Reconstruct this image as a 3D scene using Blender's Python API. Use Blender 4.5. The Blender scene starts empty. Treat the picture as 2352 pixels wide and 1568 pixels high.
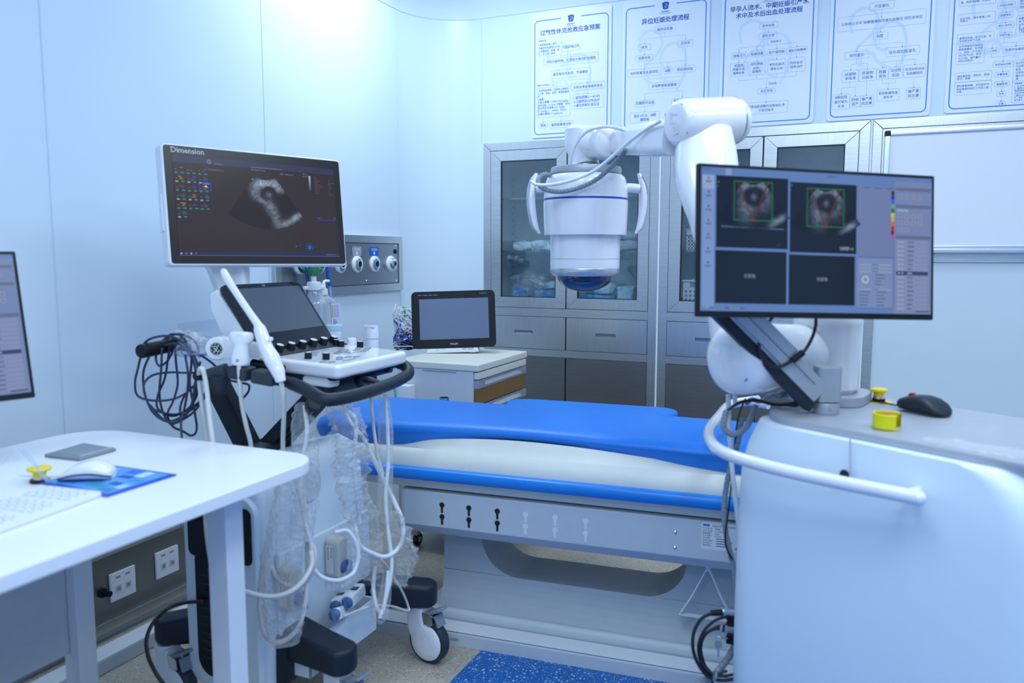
import bpy, bmesh, math, random
from mathutils import Matrix, Vector, noise
R_ = math.radians
PI = math.pi
sc = bpy.context.scene
col = sc.collection

# ------------------------------------------------------------------ camera
FPX, YAW, PITCH, ROLL, CAMH = 1847.28, R_(23.96), R_(6.22), R_(.0836), 1.2
fwd = Vector((-math.sin(YAW)*math.cos(PITCH), math.cos(YAW)*math.cos(PITCH), -math.sin(PITCH)))
_r0 = Vector((math.cos(YAW), math.sin(YAW), 0)); _u0 = _r0.cross(fwd)
rgt = math.cos(ROLL)*_r0 + math.sin(ROLL)*_u0
upv = -math.sin(ROLL)*_r0 + math.cos(ROLL)*_u0
CAM = Vector((0, 0, CAMH))
cd = bpy.data.cameras.new('camera'); cd.sensor_width = 36; cd.lens = FPX/2352*36
cd.clip_start = .05; cd.clip_end = 50
cd.dof.use_dof = True; cd.dof.focus_distance = 3.0; cd.dof.aperture_fstop = 2.5
co = bpy.data.objects.new('camera', cd); col.objects.link(co)
co.matrix_world = Matrix(((rgt.x, upv.x, -fwd.x, 0), (rgt.y, upv.y, -fwd.y, 0), (rgt.z, upv.z, -fwd.z, CAMH), (0, 0, 0, 1)))
sc.camera = co

# ------------------------------------------------------------------ world, lamps, exposure
sc.view_settings.view_transform = 'Standard'; sc.view_settings.look = 'None'
sc.view_settings.gamma = 1; sc.view_settings.use_curve_mapping = False
sc.view_settings.exposure = 0.0
w = bpy.data.worlds.new('world'); sc.world = w; w.use_nodes = True
w.node_tree.nodes['Background'].inputs[0].default_value = (.6, .75, 1, 1)
w.node_tree.nodes['Background'].inputs[1].default_value = .3
LCOL = (.765, .90, 1.0)
def area(name, loc, sx, sy, power, rot=(0, 0, 0), c=LCOL):
    l = bpy.data.lights.new(name, 'AREA'); l.shape = 'RECTANGLE'; l.size = sx; l.size_y = sy; l.energy = power; l.color = c
    o = bpy.data.objects.new(name, l); o.location = loc; o.rotation_euler = rot; col.objects.link(o); return o
area('ceiling_lamp', (-1.66, 2.84, 2.64), .35, .7, 17)
area('ceiling_lamp', (-.65, .6, 2.64), .6, 1.2, 16.5)
area('ceiling_lamp', (.2, 2.2, 2.64), .6, 1.2, 22)
area('ceiling_lamp', (.45, .3, 2.64), .6, 1.2, 18)
area('ceiling_lamp', (1.5, 1.6, 2.64), .6, 1.2, 19)
area('ceiling_lamp', (-.3, -1.1, 2.64), 1.2, .6, 18)

# ------------------------------------------------------------------ pixel -> place on a known plane or at a known distance
def ray(x, y): return fwd + rgt*((x-1176)/FPX) - upv*((y-784)/FPX)
def W(x, y, t): return CAM + ray(x, y)*t
def Zp(x, y, z): d = ray(x, y); return CAM + d*((z-CAMH)/d.z)
def Yp(x, y, Y): d = ray(x, y); return CAM + d*(Y/d.y)
def Xp(x, y, X): d = ray(x, y); return CAM + d*(X/d.x)
def Pp(x, y, p0, n): d = ray(x, y); return CAM + d*((Vector(p0)-CAM).dot(n)/d.dot(n))

# ------------------------------------------------------------------ materials
def lin(h):
    c = [int(h[i:i+2], 16)/255 for i in (0, 2, 4)]
    return tuple(x/12.92 if x <= .04045 else ((x+.055)/1.055)**2.4 for x in c)
MATS = {}
def pm(name, c, rough=.5, metal=0, spec=.5, var=.03, vscale=30, bump=0, bscale=200, coat=0, stretch=None, emit=None, estr=0, trans=0):
    if isinstance(c, str): c = lin(c)
    m = bpy.data.materials.new(name); m.use_nodes = True; nt = m.node_tree; b = nt.nodes['Principled BSDF']
    tc = nt.nodes.new('ShaderNodeTexCoord'); mp = nt.nodes.new('ShaderNodeMapping')
    nt.links.new(tc.outputs['Object'], mp.inputs[0])
    if stretch: mp.inputs['Scale'].default_value = stretch
    n = nt.nodes.new('ShaderNodeTexNoise'); n.inputs['Scale'].default_value = vscale; n.inputs['Detail'].default_value = 3
    nt.links.new(mp.outputs[0], n.inputs[0])
    cr = nt.nodes.new('ShaderNodeValToRGB')
    cr.color_ramp.elements[0].position = .3; cr.color_ramp.elements[1].position = .7
    cr.color_ramp.elements[0].color = tuple(max(0, x*(1-var)) for x in c)+(1,)
    cr.color_ramp.elements[1].color = tuple(min(1, x*(1+var)) for x in c)+(1,)
    nt.links.new(n.outputs[0], cr.inputs[0]); nt.links.new(cr.outputs[0], b.inputs['Base Color'])
    b.inputs['Roughness'].default_value = rough; b.inputs['Metallic'].default_value = metal
    b.inputs['Specular IOR Level'].default_value = spec; b.inputs['Coat Weight'].default_value = coat
    b.inputs['Transmission Weight'].default_value = trans
    if emit: b.inputs['Emission Color'].default_value = tuple(emit)+(1,); b.inputs['Emission Strength'].default_value = estr
    if bump:
        n2 = nt.nodes.new('ShaderNodeTexNoise'); n2.inputs['Scale'].default_value = bscale; n2.inputs['Detail'].default_value = 2
        nt.links.new(mp.outputs[0], n2.inputs[0])
        bp = nt.nodes.new('ShaderNodeBump'); bp.inputs['Strength'].default_value = bump; bp.inputs['Distance'].default_value = .002
        nt.links.new(n2.outputs[0], bp.inputs['Height']); nt.links.new(bp.outputs[0], b.inputs['Normal'])
    MATS[name] = m; return m
def attr_mat(name, rough=.6, emis=0, spec=.3):
    m = bpy.data.materials.new(name); m.use_nodes = True; nt = m.node_tree; b = nt.nodes['Principled BSDF']
    a = nt.nodes.new('ShaderNodeVertexColor'); a.layer_name = 'Col'
    if emis:
        b.inputs['Base Color'].default_value = (.004, .004, .005, 1)
        nt.links.new(a.outputs[0], b.inputs['Emission Color']); b.inputs['Emission Strength'].default_value = emis
    else: nt.links.new(a.outputs[0], b.inputs['Base Color'])
    b.inputs['Roughness'].default_value = rough; b.inputs['Specular IOR Level'].default_value = spec
    MATS[name] = m; return m
def film(name, tint, opac, edge, rough=.12, bump=.4, bscale=60, glossy=.5):
    m = bpy.data.materials.new(name); m.use_nodes = True; nt = m.node_tree; N = nt.nodes; L = nt.links
    N.remove(N['Principled BSDF']); out = N['Material Output']
    tr = N.new('ShaderNodeBsdfTransparent'); tr.inputs[0].default_value = tuple(tint)+(1,)
    gl = N.new('ShaderNodeBsdfGlossy'); gl.inputs['Roughness'].default_value = rough
    df = N.new('ShaderNodeBsdfTranslucent'); df.inputs[0].default_value = (1, 1, 1, 1)
    d2 = N.new('ShaderNodeBsdfDiffuse'); d2.inputs[0].default_value = (1, 1, 1, 1)
    ad = N.new('ShaderNodeMixShader'); ad.inputs[0].default_value = .7; L.new(df.outputs[0], ad.inputs[1]); L.new(d2.outputs[0], ad.inputs[2])
    mg = N.new('ShaderNodeMixShader'); mg.inputs[0].default_value = glossy; L.new(ad.outputs[0], mg.inputs[1]); L.new(gl.outputs[0], mg.inputs[2])
    fr = N.new('ShaderNodeLayerWeight'); fr.inputs[0].default_value = .35
    mr = N.new('ShaderNodeMapRange'); mr.inputs['To Min'].default_value = opac; mr.inputs['To Max'].default_value = edge
    L.new(fr.outputs['Facing'], mr.inputs[0])
    mx = N.new('ShaderNodeMixShader'); L.new(mr.outputs[0], mx.inputs[0]); L.new(tr.outputs[0], mx.inputs[1]); L.new(mg.outputs[0], mx.inputs[2])
    L.new(mx.outputs[0], out.inputs[0])
    if bump:
        tc = N.new('ShaderNodeTexCoord'); n = N.new('ShaderNodeTexNoise'); n.inputs['Scale'].default_value = bscale; n.inputs['Detail'].default_value = 4
        L.new(tc.outputs['Object'], n.inputs[0]); bp = N.new('ShaderNodeBump'); bp.inputs['Strength'].default_value = bump; bp.inputs['Distance'].default_value = .01
        L.new(n.outputs[0], bp.inputs['Height'])
        for s in (gl, df, d2, fr): L.new(bp.outputs[0], s.inputs['Normal'])
    MATS[name] = m; return m

pm('wall_paint', (.68, .80, .92), .32, vscale=3, var=.012, spec=.4)
pm('ceiling_paint', (.68, .80, .92), .5, vscale=3, var=.012)
pm('seam', (.60, .73, .87), .5)
pm('steel', (.64, .65, .65), .33, 1, var=.10, vscale=9, stretch=(1, 1, 60), bump=.04, bscale=40)
pm('steel_h', (.66, .67, .67), .30, 1, var=.08, vscale=9, stretch=(60, 60, 1), bump=.04, bscale=40)
pm('steel_mid', (.40, .42, .44), .34, 1, var=.10, vscale=8, stretch=(1, 60, 60))
pm('steel_dark', (.27, .265, .26), .42, 1, var=.08, vscale=8, stretch=(1, 60, 60))
pm('steel_inside', (.56, .64, .70), .42, .1, var=.05)
pm('chrome', (.75, .78, .8), .12, 1)
pm('aluminium', (.72, .76, .8), .28, 1)
pm('gasket', (.012, .012, .014), .6)
pm('white', (.80, .84, .90), .35, spec=.5, var=.01)
pm('white_gloss', (.83, .85, .91), .16, coat=.5, var=.008)
pm('white_soft', (.75, .86, .95), .42, var=.01, vscale=4)
pm('desk_white', (.84, .87, .92), .3, var=.008, vscale=6)
pm('ivory', (.72, .74, .70), .4, var=.02)
pm('cream', (.70, .70, .62), .45, var=.015)
pm('beige_plastic', (.62, .62, .56), .4)
pm('pale_grey', (.58, .64, .70), .45, var=.02)
pm('grey_paint', (.42, .48, .54), .5, var=.02)
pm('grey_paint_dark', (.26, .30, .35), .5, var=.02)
pm('deck_grey', (.40, .43, .50), .42, .25, var=.03)
pm('arm_silver', (.42, .46, .52), .42, .5)
pm('silver_trim', (.60, .62, .65), .3, .8)
pm('charcoal', (.016, .023, .036), .45, spec=.3, var=.08, bump=.05, bscale=500)
pm('charcoal_soft', (.030, .040, .058), .5, spec=.35, var=.06)
pm('black', (.006, .008, .012), .45, spec=.3)
pm('black_gloss', (.006, .007, .010), .08, spec=.6)
pm('black_rubber', (.015, .017, .02), .65)
pm('bezel_brown', (.020, .014, .014), .25)
pm('screen_off', (.010, .013, .020), .10, spec=.6)
pm('standby', (.04,.065,.12), .22, emit=(.08,.13,.25), estr=.6)
pm('touch_reflection_glow', (.02,.03,.045), .12, spec=.6, emit=(.07,.10,.16), estr=.6)  # faint emission stands in for the room reflected in the glass
pm('vinyl', (.004, .185, .70), .42, var=.04, vscale=60, bump=.05, bscale=700)
pm('vinyl_lip', (.006, .22, .74), .3, var=.03)
pm('wood', (.22, .115, .038), .5, var=.22, vscale=14, stretch=(9, 9, .6))
pm('yellow', (.85, .66, .01), .4)
pm('yellow_acid', (.80, .75, .005), .4)
pm('red', (.55, .02, .02), .45)
pm('teal', (.10, .45, .46), .7, bump=.5, bscale=60)
pm('pack_blue', (.03, .30, .62), .6, bump=.6, bscale=50, var=.15)
pm('pack_pale', (.40, .60, .72), .7, bump=.6, bscale=50, var=.10)
pm('pack_white', (.68, .80, .86), .65, bump=.5, bscale=40, var=.04)
pm('cloth_grey', (.32, .42, .48), .85, bump=.8, bscale=60, var=.15)
pm('cable_beige', (.66, .68, .66), .45)
pm('cable_white', (.74, .79, .84), .4)
pm('cable_navy', (.022, .035, .085), .45)
pm('cable_black', (.010, .011, .014), .4)
pm('cable_blue', (.02, .09, .42), .45)
pm('cable_red', (.45, .02, .03), .45)
pm('cable_green', (.04, .28, .09), .45)
pm('hose_grey', (.22, .27, .33), .5)
pm('knob_blue', (.085, .15, .36), .45)
pm('deep_blue', (.001, .012, .075), .10, spec=.7, coat=.6)
pm('blue_line', (.01, .05, .45), .35)
pm('pad_blue', (.03, .18, .60), .4, var=.1)
pm('pad_edge', (.01, .09, .55), .35)
pm('tablet_grey', (.24, .27, .30), .45)
pm('green', (.02, .17, .07), .35)
pm('valve_white', (.80, .84, .86), .35)
pm('tube_blue', (.30, .45, .75), .3)
pm('print_dark', (.02, .025, .04), .6)
pm('print_blue', (.02, .14, .55), .6)
pm('white_board', (.80, .83, .90), .22, var=.006)
pm('frosted', (.62, .74, .82), .38, var=.02, vscale=2)
pm('poster_board', (.80, .86, .94), .38, var=.008)
attr_mat('print', .45); attr_mat('screen_print', .2, .8, .3)
film('bag_film', (1, 1, 1), .18, .7, .08, bump=.9, bscale=45)
film('sleeve_film', (1, 1, 1), .09, .68, .07, bump=1.0, bscale=70)
film('thin_film', (1, 1, 1), .04, .35, .07, bump=.9, bscale=45)
film('pane', (.92, .96, .98), .05, .6, rough=.02, bump=0, glossy=1)
film('pane_edge', (.25, .62, .60), .25, .6, rough=.05, bump=0, glossy=.6)
film('shelf_glass', (.72, .92, .92), .06, .5, rough=.03, bump=0, glossy=.9)
film('acrylic', (.90, .94, 1), .10, .6, rough=.05, bump=0, glossy=.8)
film('bottle_film', (.92, .96, 1), .22, .8, rough=.12, bump=.15, bscale=20)

# floor: speckled vinyl, two colours
def floor_mat(name, c, dark, light, dens):
    m = bpy.data.materials.new(name); m.use_nodes = True; nt = m.node_tree; N = nt.nodes; L = nt.links; b = N['Principled BSDF']
    tc = N.new('ShaderNodeTexCoord'); prev = None
    n = N.new('ShaderNodeTexNoise'); n.inputs['Scale'].default_value = 6; L.new(tc.outputs['Object'], n.inputs[0])
    cr = N.new('ShaderNodeValToRGB'); cr.color_ramp.elements[0].color = tuple(x*.9 for x in c)+(1,); cr.color_ramp.elements[1].color = tuple(x*1.08 for x in c)+(1,)
    L.new(n.outputs[0], cr.inputs[0]); prev = cr.outputs[0]
    for k, (cc, s, th) in enumerate(((dark, 150, dens), (light, 95, dens*1.05), (light, 210, dens))):
        v = N.new('ShaderNodeTexVoronoi'); v.inputs['Scale'].default_value = s
        mp = N.new('ShaderNodeMapping'); mp.inputs['Location'].default_value = (k*3.3, k*1.7, 0); L.new(tc.outputs['Object'], mp.inputs[0]); L.new(mp.outputs[0], v.inputs[0])
        lt = N.new('ShaderNodeMath'); lt.operation = 'LESS_THAN'; lt.inputs[1].default_value = th; L.new(v.outputs['Distance'], lt.inputs[0])
        sp = N.new('ShaderNodeSeparateColor'); L.new(v.outputs['Color'], sp.inputs[0])
        gt = N.new('ShaderNodeMath'); gt.operation = 'LESS_THAN'; gt.inputs[1].default_value = .35; L.new(sp.outputs[0], gt.inputs[0])
        mu = N.new('ShaderNodeMath'); mu.operation = 'MULTIPLY'; L.new(lt.outputs[0], mu.inputs[0]); L.new(gt.outputs[0], mu.inputs[1])
        mx = N.new('ShaderNodeMixRGB'); mx.inputs[2].default_value = tuple(cc)+(1,); L.new(mu.outputs[0], mx.inputs[0]); L.new(prev, mx.inputs[1]); prev = mx.outputs[0]
    L.new(prev, b.inputs['Base Color']); b.inputs['Roughness'].default_value = .35
    MATS[name] = m
floor_mat('floor_beige', (.47, .42, .35), (.16, .14, .12), (.62, .60, .55), .30)
floor_mat('floor_blue', (.008, .13, .46), (.004, .02, .12), (.45, .62, .85), .30)

# ------------------------------------------------------------------ mesh helpers
I4 = Matrix.Identity(4)
def Fr(x, y, z, o):                    # frame from three axes and an origin
    return Matrix(((x[0], y[0], z[0], o[0]), (x[1], y[1], z[1], o[1]), (x[2], y[2], z[2], o[2]), (0, 0, 0, 1)))
def At(x=0, y=0, z=0, rz=0, rx=0, ry=0):
    return Matrix.Translation((x, y, z)) @ Matrix.Rotation(rz, 4, 'Z') @ Matrix.Rotation(ry, 4, 'Y') @ Matrix.Rotation(rx, 4, 'X')
def axisM(p0, p1):                     # frame whose z runs p0 -> p1
    p0, p1 = Vector(p0), Vector(p1); z = (p1-p0).normalized()
    x = z.cross(Vector((0, 0, 1)) if abs(z.z) < .95 else Vector((0, 1, 0))).normalized(); y = z.cross(x)
    return Fr(x, y, z, p0)
def smooth(pts, n=8, closed=False):
    P = [Vector(p) for p in pts]; out = []
    m = len(P); rng = range(m if closed else m-1)
    for i in rng:
        a, b, c, d = (P[(i-1) % m] if closed or i > 0 else P[0]*2-P[1]), P[i], P[(i+1) % m], (P[(i+2) % m] if closed or i+2 < m else P[-1]*2-P[-2])
        for k in range(n):
            t = k/n
            out.append(.5*((2*b)+(c-a)*t+(2*a-5*b+4*c-d)*t*t+(3*b-a-3*c+d)*t**3))
    if not closed: out.append(P[-1])
    return out
class G:
    def __init__(s): s.v = []; s.f = []; s.mi = []; s.c = []
    def add(s, vs, fs, M=None, mi=0, c=None):
        o = len(s.v)
        s.v += [(M @ Vector(v)) if M is not None else Vector(v) for v in vs]
        s.f += [tuple(i+o for i in f) for f in fs]; s.mi += [mi]*len(fs); s.c += [c]*len(fs); return s
    def bm(s, b, M=None, mi=0):
        b.verts.index_update(); s.add([v.co.copy() for v in b.verts], [[v.index for v in f.verts] for f in b.faces], M, mi); b.free(); return s
    def box(s, lo, hi, bev=0, M=None, mi=0, seg=2):
        b = bmesh.new(); bmesh.ops.create_cube(b, size=1)
        for v in b.verts: v.co = Vector((lo[i]+(hi[i]-lo[i])*(v.co[i]+.5) for i in range(3)))
        if bev: bmesh.ops.bevel(b, geom=b.edges[:], offset=bev, segments=seg, profile=.5, affect='EDGES', clamp_overlap=True)
        return s.bm(b, M, mi)
    def prism(s, poly, z0, z1, bev=0, M=None, mi=0, seg=2):
        b = bmesh.new(); f = b.faces.new([b.verts.new((p[0], p[1], z0)) for p in poly]); b.normal_update()
        r = bmesh.ops.extrude_face_region(b, geom=[f])
        for v in r['geom']:
            if isinstance(v, bmesh.types.BMVert): v.co.z = z1
        bmesh.ops.recalc_face_normals(b, faces=b.faces[:])
        if bev:
            es = [e for e in b.edges if all(abs(v.co.z-z0) < 1e-6 for v in e.verts) or all(abs(v.co.z-z1) < 1e-6 for v in e.verts)]
            bmesh.ops.bevel(b, geom=es, offset=bev, segments=seg, profile=.5, affect='EDGES', clamp_overlap=True)
        return s.bm(b, M, mi)
    def lathe(s, prof, M=None, n=32, mi=0, a0=0, a1=2*PI):
        full = abs(a1-a0-2*PI) < 1e-6; m = n if full else n+1; vs = []; fs = []
        for r, z in prof:
            for k in range(m):
                a = a0+(a1-a0)*k/n; vs.append((r*math.cos(a), r*math.sin(a), z))
        for i in range(len(prof)-1):
            for k in range(n):
                k2 = (k+1) % m
                fs.append((i*m+k, i*m+k2, (i+1)*m+k2, (i+1)*m+k))
        if full:
            if prof[0][0] > 1e-5: fs.append(tuple(range(m-1, -1, -1)))
            if prof[-1][0] > 1e-5: fs.append(tuple((len(prof)-1)*m+k for k in range(m)))
        return s.add(vs, fs, M, mi)
    def cyl(s, p0, p1, r, r1=None, n=24, bev=0, mi=0):
        h = (Vector(p1)-Vector(p0)).length; r1 = r if r1 is None else r1
        pr = [(r, 0), (r1, h)]
        if bev: pr = [(r-bev, 0), (r-bev*.3, bev*.3), (r, bev), (r1, h-bev), (r1-bev*.3, h-bev*.3), (r1-bev, h)]
        return s.lathe(pr, axisM(p0, p1), n, mi)
    def loft(s, rings, caps=True, mi=0, closed=True, M=None):
        n = len(rings[0]); vs = [p for r in rings for p in r]; fs = []
        for i in range(len(rings)-1):
            for k in range(n if closed else n-1):
                k2 = (k+1) % n; fs.append((i*n+k, i*n+k2, (i+1)*n+k2, (i+1)*n+k))
        if caps and closed: fs.append(tuple(range(n-1, -1, -1))); fs.append(tuple((len(rings)-1)*n+k for k in range(n)))
        return s.add(vs, fs, M, mi)
    def tube(s, pts, r, n=10, k=8, closed=False, mi=0, raw=False, squash=None, jit=0, seed=0):
        P = [Vector(p) for p in pts] if raw else smooth(pts, k, closed)
        m = len(P); rr = r if callable(r) else (lambda t: r); rings = []
        T = [((P[(i+1) % m] if closed or i+1 < m else P[i])-(P[(i-1) % m] if closed or i > 0 else P[i])).normalized() for i in range(m)]
        x = T[0].cross(Vector((0, 0, 1)) if abs(T[0].z) < .9 else Vector((1, 0, 0))).normalized()
        for i in range(m):
            x = (x-T[i]*x.dot(T[i])).normalized(); y = T[i].cross(x); R = rr(i/(m-1)); ring = []
            for j in range(n):
                a = 2*PI*j/n; q = R
                if jit:
                    nv = noise.noise(Vector((math.cos(a)*1.6+seed, math.sin(a)*1.6, i*.33)))+.6*noise.noise(Vector((math.cos(a)*3.5, math.sin(a)*3.5+seed, i*.9)))
                    q = R*(1+jit*nv)
                ring.append(P[i]+x*(q*math.cos(a)*(squash or 1))+y*(q*math.sin(a)))
            rings.append(ring)
        if closed: rings.append(rings[0])
        return s.loft(rings, not closed, mi)
    def sheet(s, f, nu, nv, M=None, mi=0):
        vs = [f(i/nu, j/nv) for j in range(nv+1) for i in range(nu+1)]; w_ = nu+1
        return s.add(vs, [(j*w_+i, j*w_+i+1, (j+1)*w_+i+1, (j+1)*w_+i) for j in range(nv) for i in range(nu)], M, mi)
def rrect(x0, y0, x1, y1, r, n=6):
    out = []; r = r if isinstance(r, (list, tuple)) else [r]*4
    for (cx, cy, a, q) in ((x1-r[0], y0+r[0], -PI/2, r[0]), (x1-r[1], y1-r[1], 0, r[1]), (x0+r[2], y1-r[2], PI/2, r[2]), (x0+r[3], y0+r[3], PI, r[3])):
        for k in range(n+1): out.append((cx+q*math.cos(a+k*PI/2/n), cy+q*math.sin(a+k*PI/2/n)))
    return out
MW = {}
def mk(name, g, mat, parent=None, sharp=40, local=False, flat=False):
    """one mesh object; geometry arrives in world space and is stored around its own base or centre"""
    me = bpy.data.meshes.new(name)
    vs = [Vector(v) for v in g.v]
    pm_ = MW[parent] if parent else I4
    if parent and not local: inv = pm_.inverted(); vs = [inv @ v for v in vs]
    lo = Vector((min(v[i] for v in vs) for i in range(3))); hi = Vector((max(v[i] for v in vs) for i in range(3)))
    org = (lo+hi)/2
    if not parent: org.z = lo.z
    me.from_pydata([v-org for v in vs], [], g.f)
    for m in (mat if isinstance(mat, (list, tuple)) else [mat]): me.materials.append(MATS[m])
    me.polygons.foreach_set('material_index', g.mi)
    if any(c is not None for c in g.c):
        a = me.color_attributes.new('Col', 'FLOAT_COLOR', 'CORNER'); k = 0
        for p, c in zip(me.polygons, g.c):
            for q in range(p.loop_total):
                cc = c[q] if isinstance(c, list) else (c or (1, 1, 1)); a.data[k].color = tuple(cc)+(1,); k += 1
    if not flat:
        me.shade_smooth() if hasattr(me, 'shade_smooth') else None
        me.set_sharp_from_angle(angle=R_(sharp))
    me.validate(); me.update()
    o = bpy.data.objects.new(name, me); col.objects.link(o); o.location = org
    if not flat: wn = o.modifiers.new('weighted_normal', 'WEIGHTED_NORMAL'); wn.keep_sharp = True; wn.weight = 60
    if parent: o.parent = parent
    MW[o] = pm_ @ Matrix.Translation(org)
    return o
def tag(o, label=None, cat=None, group=None, kind=None):
    if label: o['label'] = label
    if cat: o['category'] = cat
    if group: o['group'] = group
    if kind: o['kind'] = kind
    return o
def thing(name, label, cat, loc, group=None, M=None):
    o = bpy.data.objects.new(name, None); col.objects.link(o); o.empty_display_size = .05
    MW[o] = M if M is not None else Matrix.Translation(loc)
    o.matrix_world = MW[o]
    return tag(o, label, cat, group)
def struct(name, g, mat, **k): return tag(mk(name, g, mat, **k), kind='structure')
# flat print: coloured shapes and lettering laid on a plane (local x right, y up, z out)
_font = {}
def glyphs(s, bold=0):
    if (s, bold) not in _font:
        c = bpy.data.curves.new('lettering', 'FONT'); c.body = s; c.size = 1; c.resolution_u = 2; c.offset = bold
        o = bpy.data.objects.new('lettering', c); col.objects.link(o); bpy.context.view_layer.update()
        me = bpy.data.meshes.new_from_object(o.evaluated_get(bpy.context.evaluated_depsgraph_get()))
        vs = [v.co.copy() for v in me.vertices]; fs = [tuple(p.vertices) for p in me.polygons]
        bpy.data.objects.remove(o); bpy.data.curves.remove(c); bpy.data.meshes.remove(me)
        _font[(s, bold)] = (vs, fs)
    return _font[(s, bold)]
class Print(G):
    def __init__(s, M, z=.0004): G.__init__(s); s.M = M; s.z = z
    def poly(s, pts, c, lift=0):
        s.add([(p[0], p[1], s.z+lift) for p in pts], [tuple(range(len(pts)))], s.M, 0, c); return s
    def rect(s, x0, y0, x1, y1, c, r=0, lift=0):
        return s.poly(rrect(x0, y0, x1, y1, r, 3) if r else [(x0, y0), (x1, y0), (x1, y1), (x0, y1)], c, lift)
    def disc(s, x, y, r, c, n=20, lift=0): return s.poly([(x+r*math.cos(2*PI*k/n), y+r*math.sin(2*PI*k/n)) for k in range(n)], c, lift)
    def line(s, pts, w_, c, closed=False, lift=0):
        P = [Vector((p[0], p[1])) for p in pts]; m = len(P); L = []; Rr = []
        for i in range(m):
            a = P[i-1] if (i > 0 or closed) else P[i]; b = P[(i+1) % m] if (i+1 < m or closed) else P[i]
            d1 = (P[i]-a); d2 = (b-P[i]); d1 = d1.normalized() if d1.length > 1e-9 else d2.normalized(); d2 = d2.normalized() if d2.length > 1e-9 else d1
            t = d1+d2; t = t.normalized() if t.length > 1e-6 else d1; nn = Vector((-t.y, t.x)); k = w_/2/max(.4, nn.dot(Vector((-d1.y, d1.x))))
            L.append(P[i]+nn*k); Rr.append(P[i]-nn*k)
        vs = [(p.x, p.y, s.z+lift) for p in L]+[(p.x, p.y, s.z+lift) for p in Rr]
        fs = [(i+m, (i+1) % m+m, (i+1) % m, i) for i in range(m if closed else m-1)]
        s.add(vs, fs, s.M, 0, c); return s
    def text(s, body, x, y, h=None, w_=None, c=(0, 0, 0), bold=0, align='l', rot=0, lift=0, stretch=1):
        vs, fs = glyphs(body, bold)
        if not vs: return s
        x0 = min(v.x for v in vs); x1 = max(v.x for v in vs); k = (w_/(x1-x0)) if w_ else h; kx = k*stretch if not w_ else k
        ky = h if (w_ and h) else k
        ox = -x0*kx if align == 'l' else -(x0+x1)/2*kx
        ca, sa = math.cos(rot), math.sin(rot)
        out = []
        for v in vs:
            a, b = v.x*kx+ox, v.y*ky; out.append((x+a*ca-b*sa, y+a*sa+b*ca, s.z+lift))
        s.add(out, fs, s.M, 0, c); return s
# ================================================================== the room
XL, YB, RF, ZS, ZC = -2.142, 3.75, .306, 2.368, 2.66        # left wall, back wall, corner radius, seam height, ceiling
XR, YR = 2.45, -1.7
BLUEX = -1.032                                              # where the blue vinyl starts
g = G(); g.box((XL-.1, YR-.1, -.1), (BLUEX, 4.3, 0)); g.box((BLUEX, YR-.1, -.1), (XR+.1, 2.3, 0), mi=1); g.box((BLUEX, 2.3, -.1), (XR+.1, 4.3, 0))
struct('floor', g, ['floor_beige', 'floor_blue'], flat=True)
g = G(); g.box((XL-.1, YR-.1, ZC), (XR+.1, 4.3, ZC+.1)); struct('ceiling', g, 'ceiling_paint', flat=True)
g = G(); g.box((XL-.1, YR, 0), (XL, YB-RF, ZS))
for y in (-.213, .687, 1.587, 2.489): g.box((XL-.002, y-.0022, .02), (XL+.0014, y+.0022, ZS), mi=1)
g.box((XL-.002, YB-RF-.002, .0), (XL+.0016, YB-RF+.002, ZS), mi=1)
struct('wall_left', g, ['wall_paint', 'seam'], flat=True)
g = G(); g.lathe([(RF, 0), (RF, ZS)], At(XL+RF, YB-RF, 0), 24, 0, PI/2, PI)
g.f = [tuple(reversed(f)) for f in g.f]
struct('wall_corner', g, 'wall_paint', sharp=60)
g = G(); g.box((XL+RF, YB, 1.7555), (XR, YB+.1, ZS)); g.box((.75, YB, 0), (XR, YB+.1, 1.7555))
g.box((XL+RF-.003, YB-.0012, 1.7555), (XL+RF+.001, YB, ZS), mi=1)
g.box((XL+RF, YB, 0), (-1.8262, YB+.1, 1.7555))
struct('wall_back', g, ['wall_paint', 'seam'], flat=True)
g = G(); g.box((XR, YR, 0), (XR+.1, YB, ZC)); struct('wall_right', g, 'wall_paint', flat=True)
g = G(); g.box((XL, YR-.1, 0), (XR, YR, ZC)); struct('wall_rear', g, 'wall_paint', flat=True)
# coved joint between walls and ceiling, following the rounded corner
g = G(); rings = []
CR = .292
for k in range(9):
    a = PI/2*k/8; d = CR*(1-math.cos(a)); z = ZS+CR*math.sin(a); rr = RF-d
    ring = [(XL+d, YR, z)]+[(XL+RF-rr*math.cos(b), YB-RF+rr*math.sin(b), z) for b in [PI/2*j/20 for j in range(21)]]+[(XR, YB-d, z)]
    rings.append(ring)
g.loft(rings, caps=False, closed=False)
g.f = [tuple(reversed(f)) for f in g.f]
struct('ceiling_cove', g, 'wall_paint', sharp=60)
g = G(); path = [(XL+.001, YR, ZS)]+[(XL+RF-(RF-.001)*math.cos(b), YB-RF+(RF-.001)*math.sin(b), ZS) for b in [PI/2*j/24 for j in range(25)]]+[(XR, YB-.001, ZS)]
g.tube(path, .0018, 6, raw=True)
struct('trim_1', g, 'seam')
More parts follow.
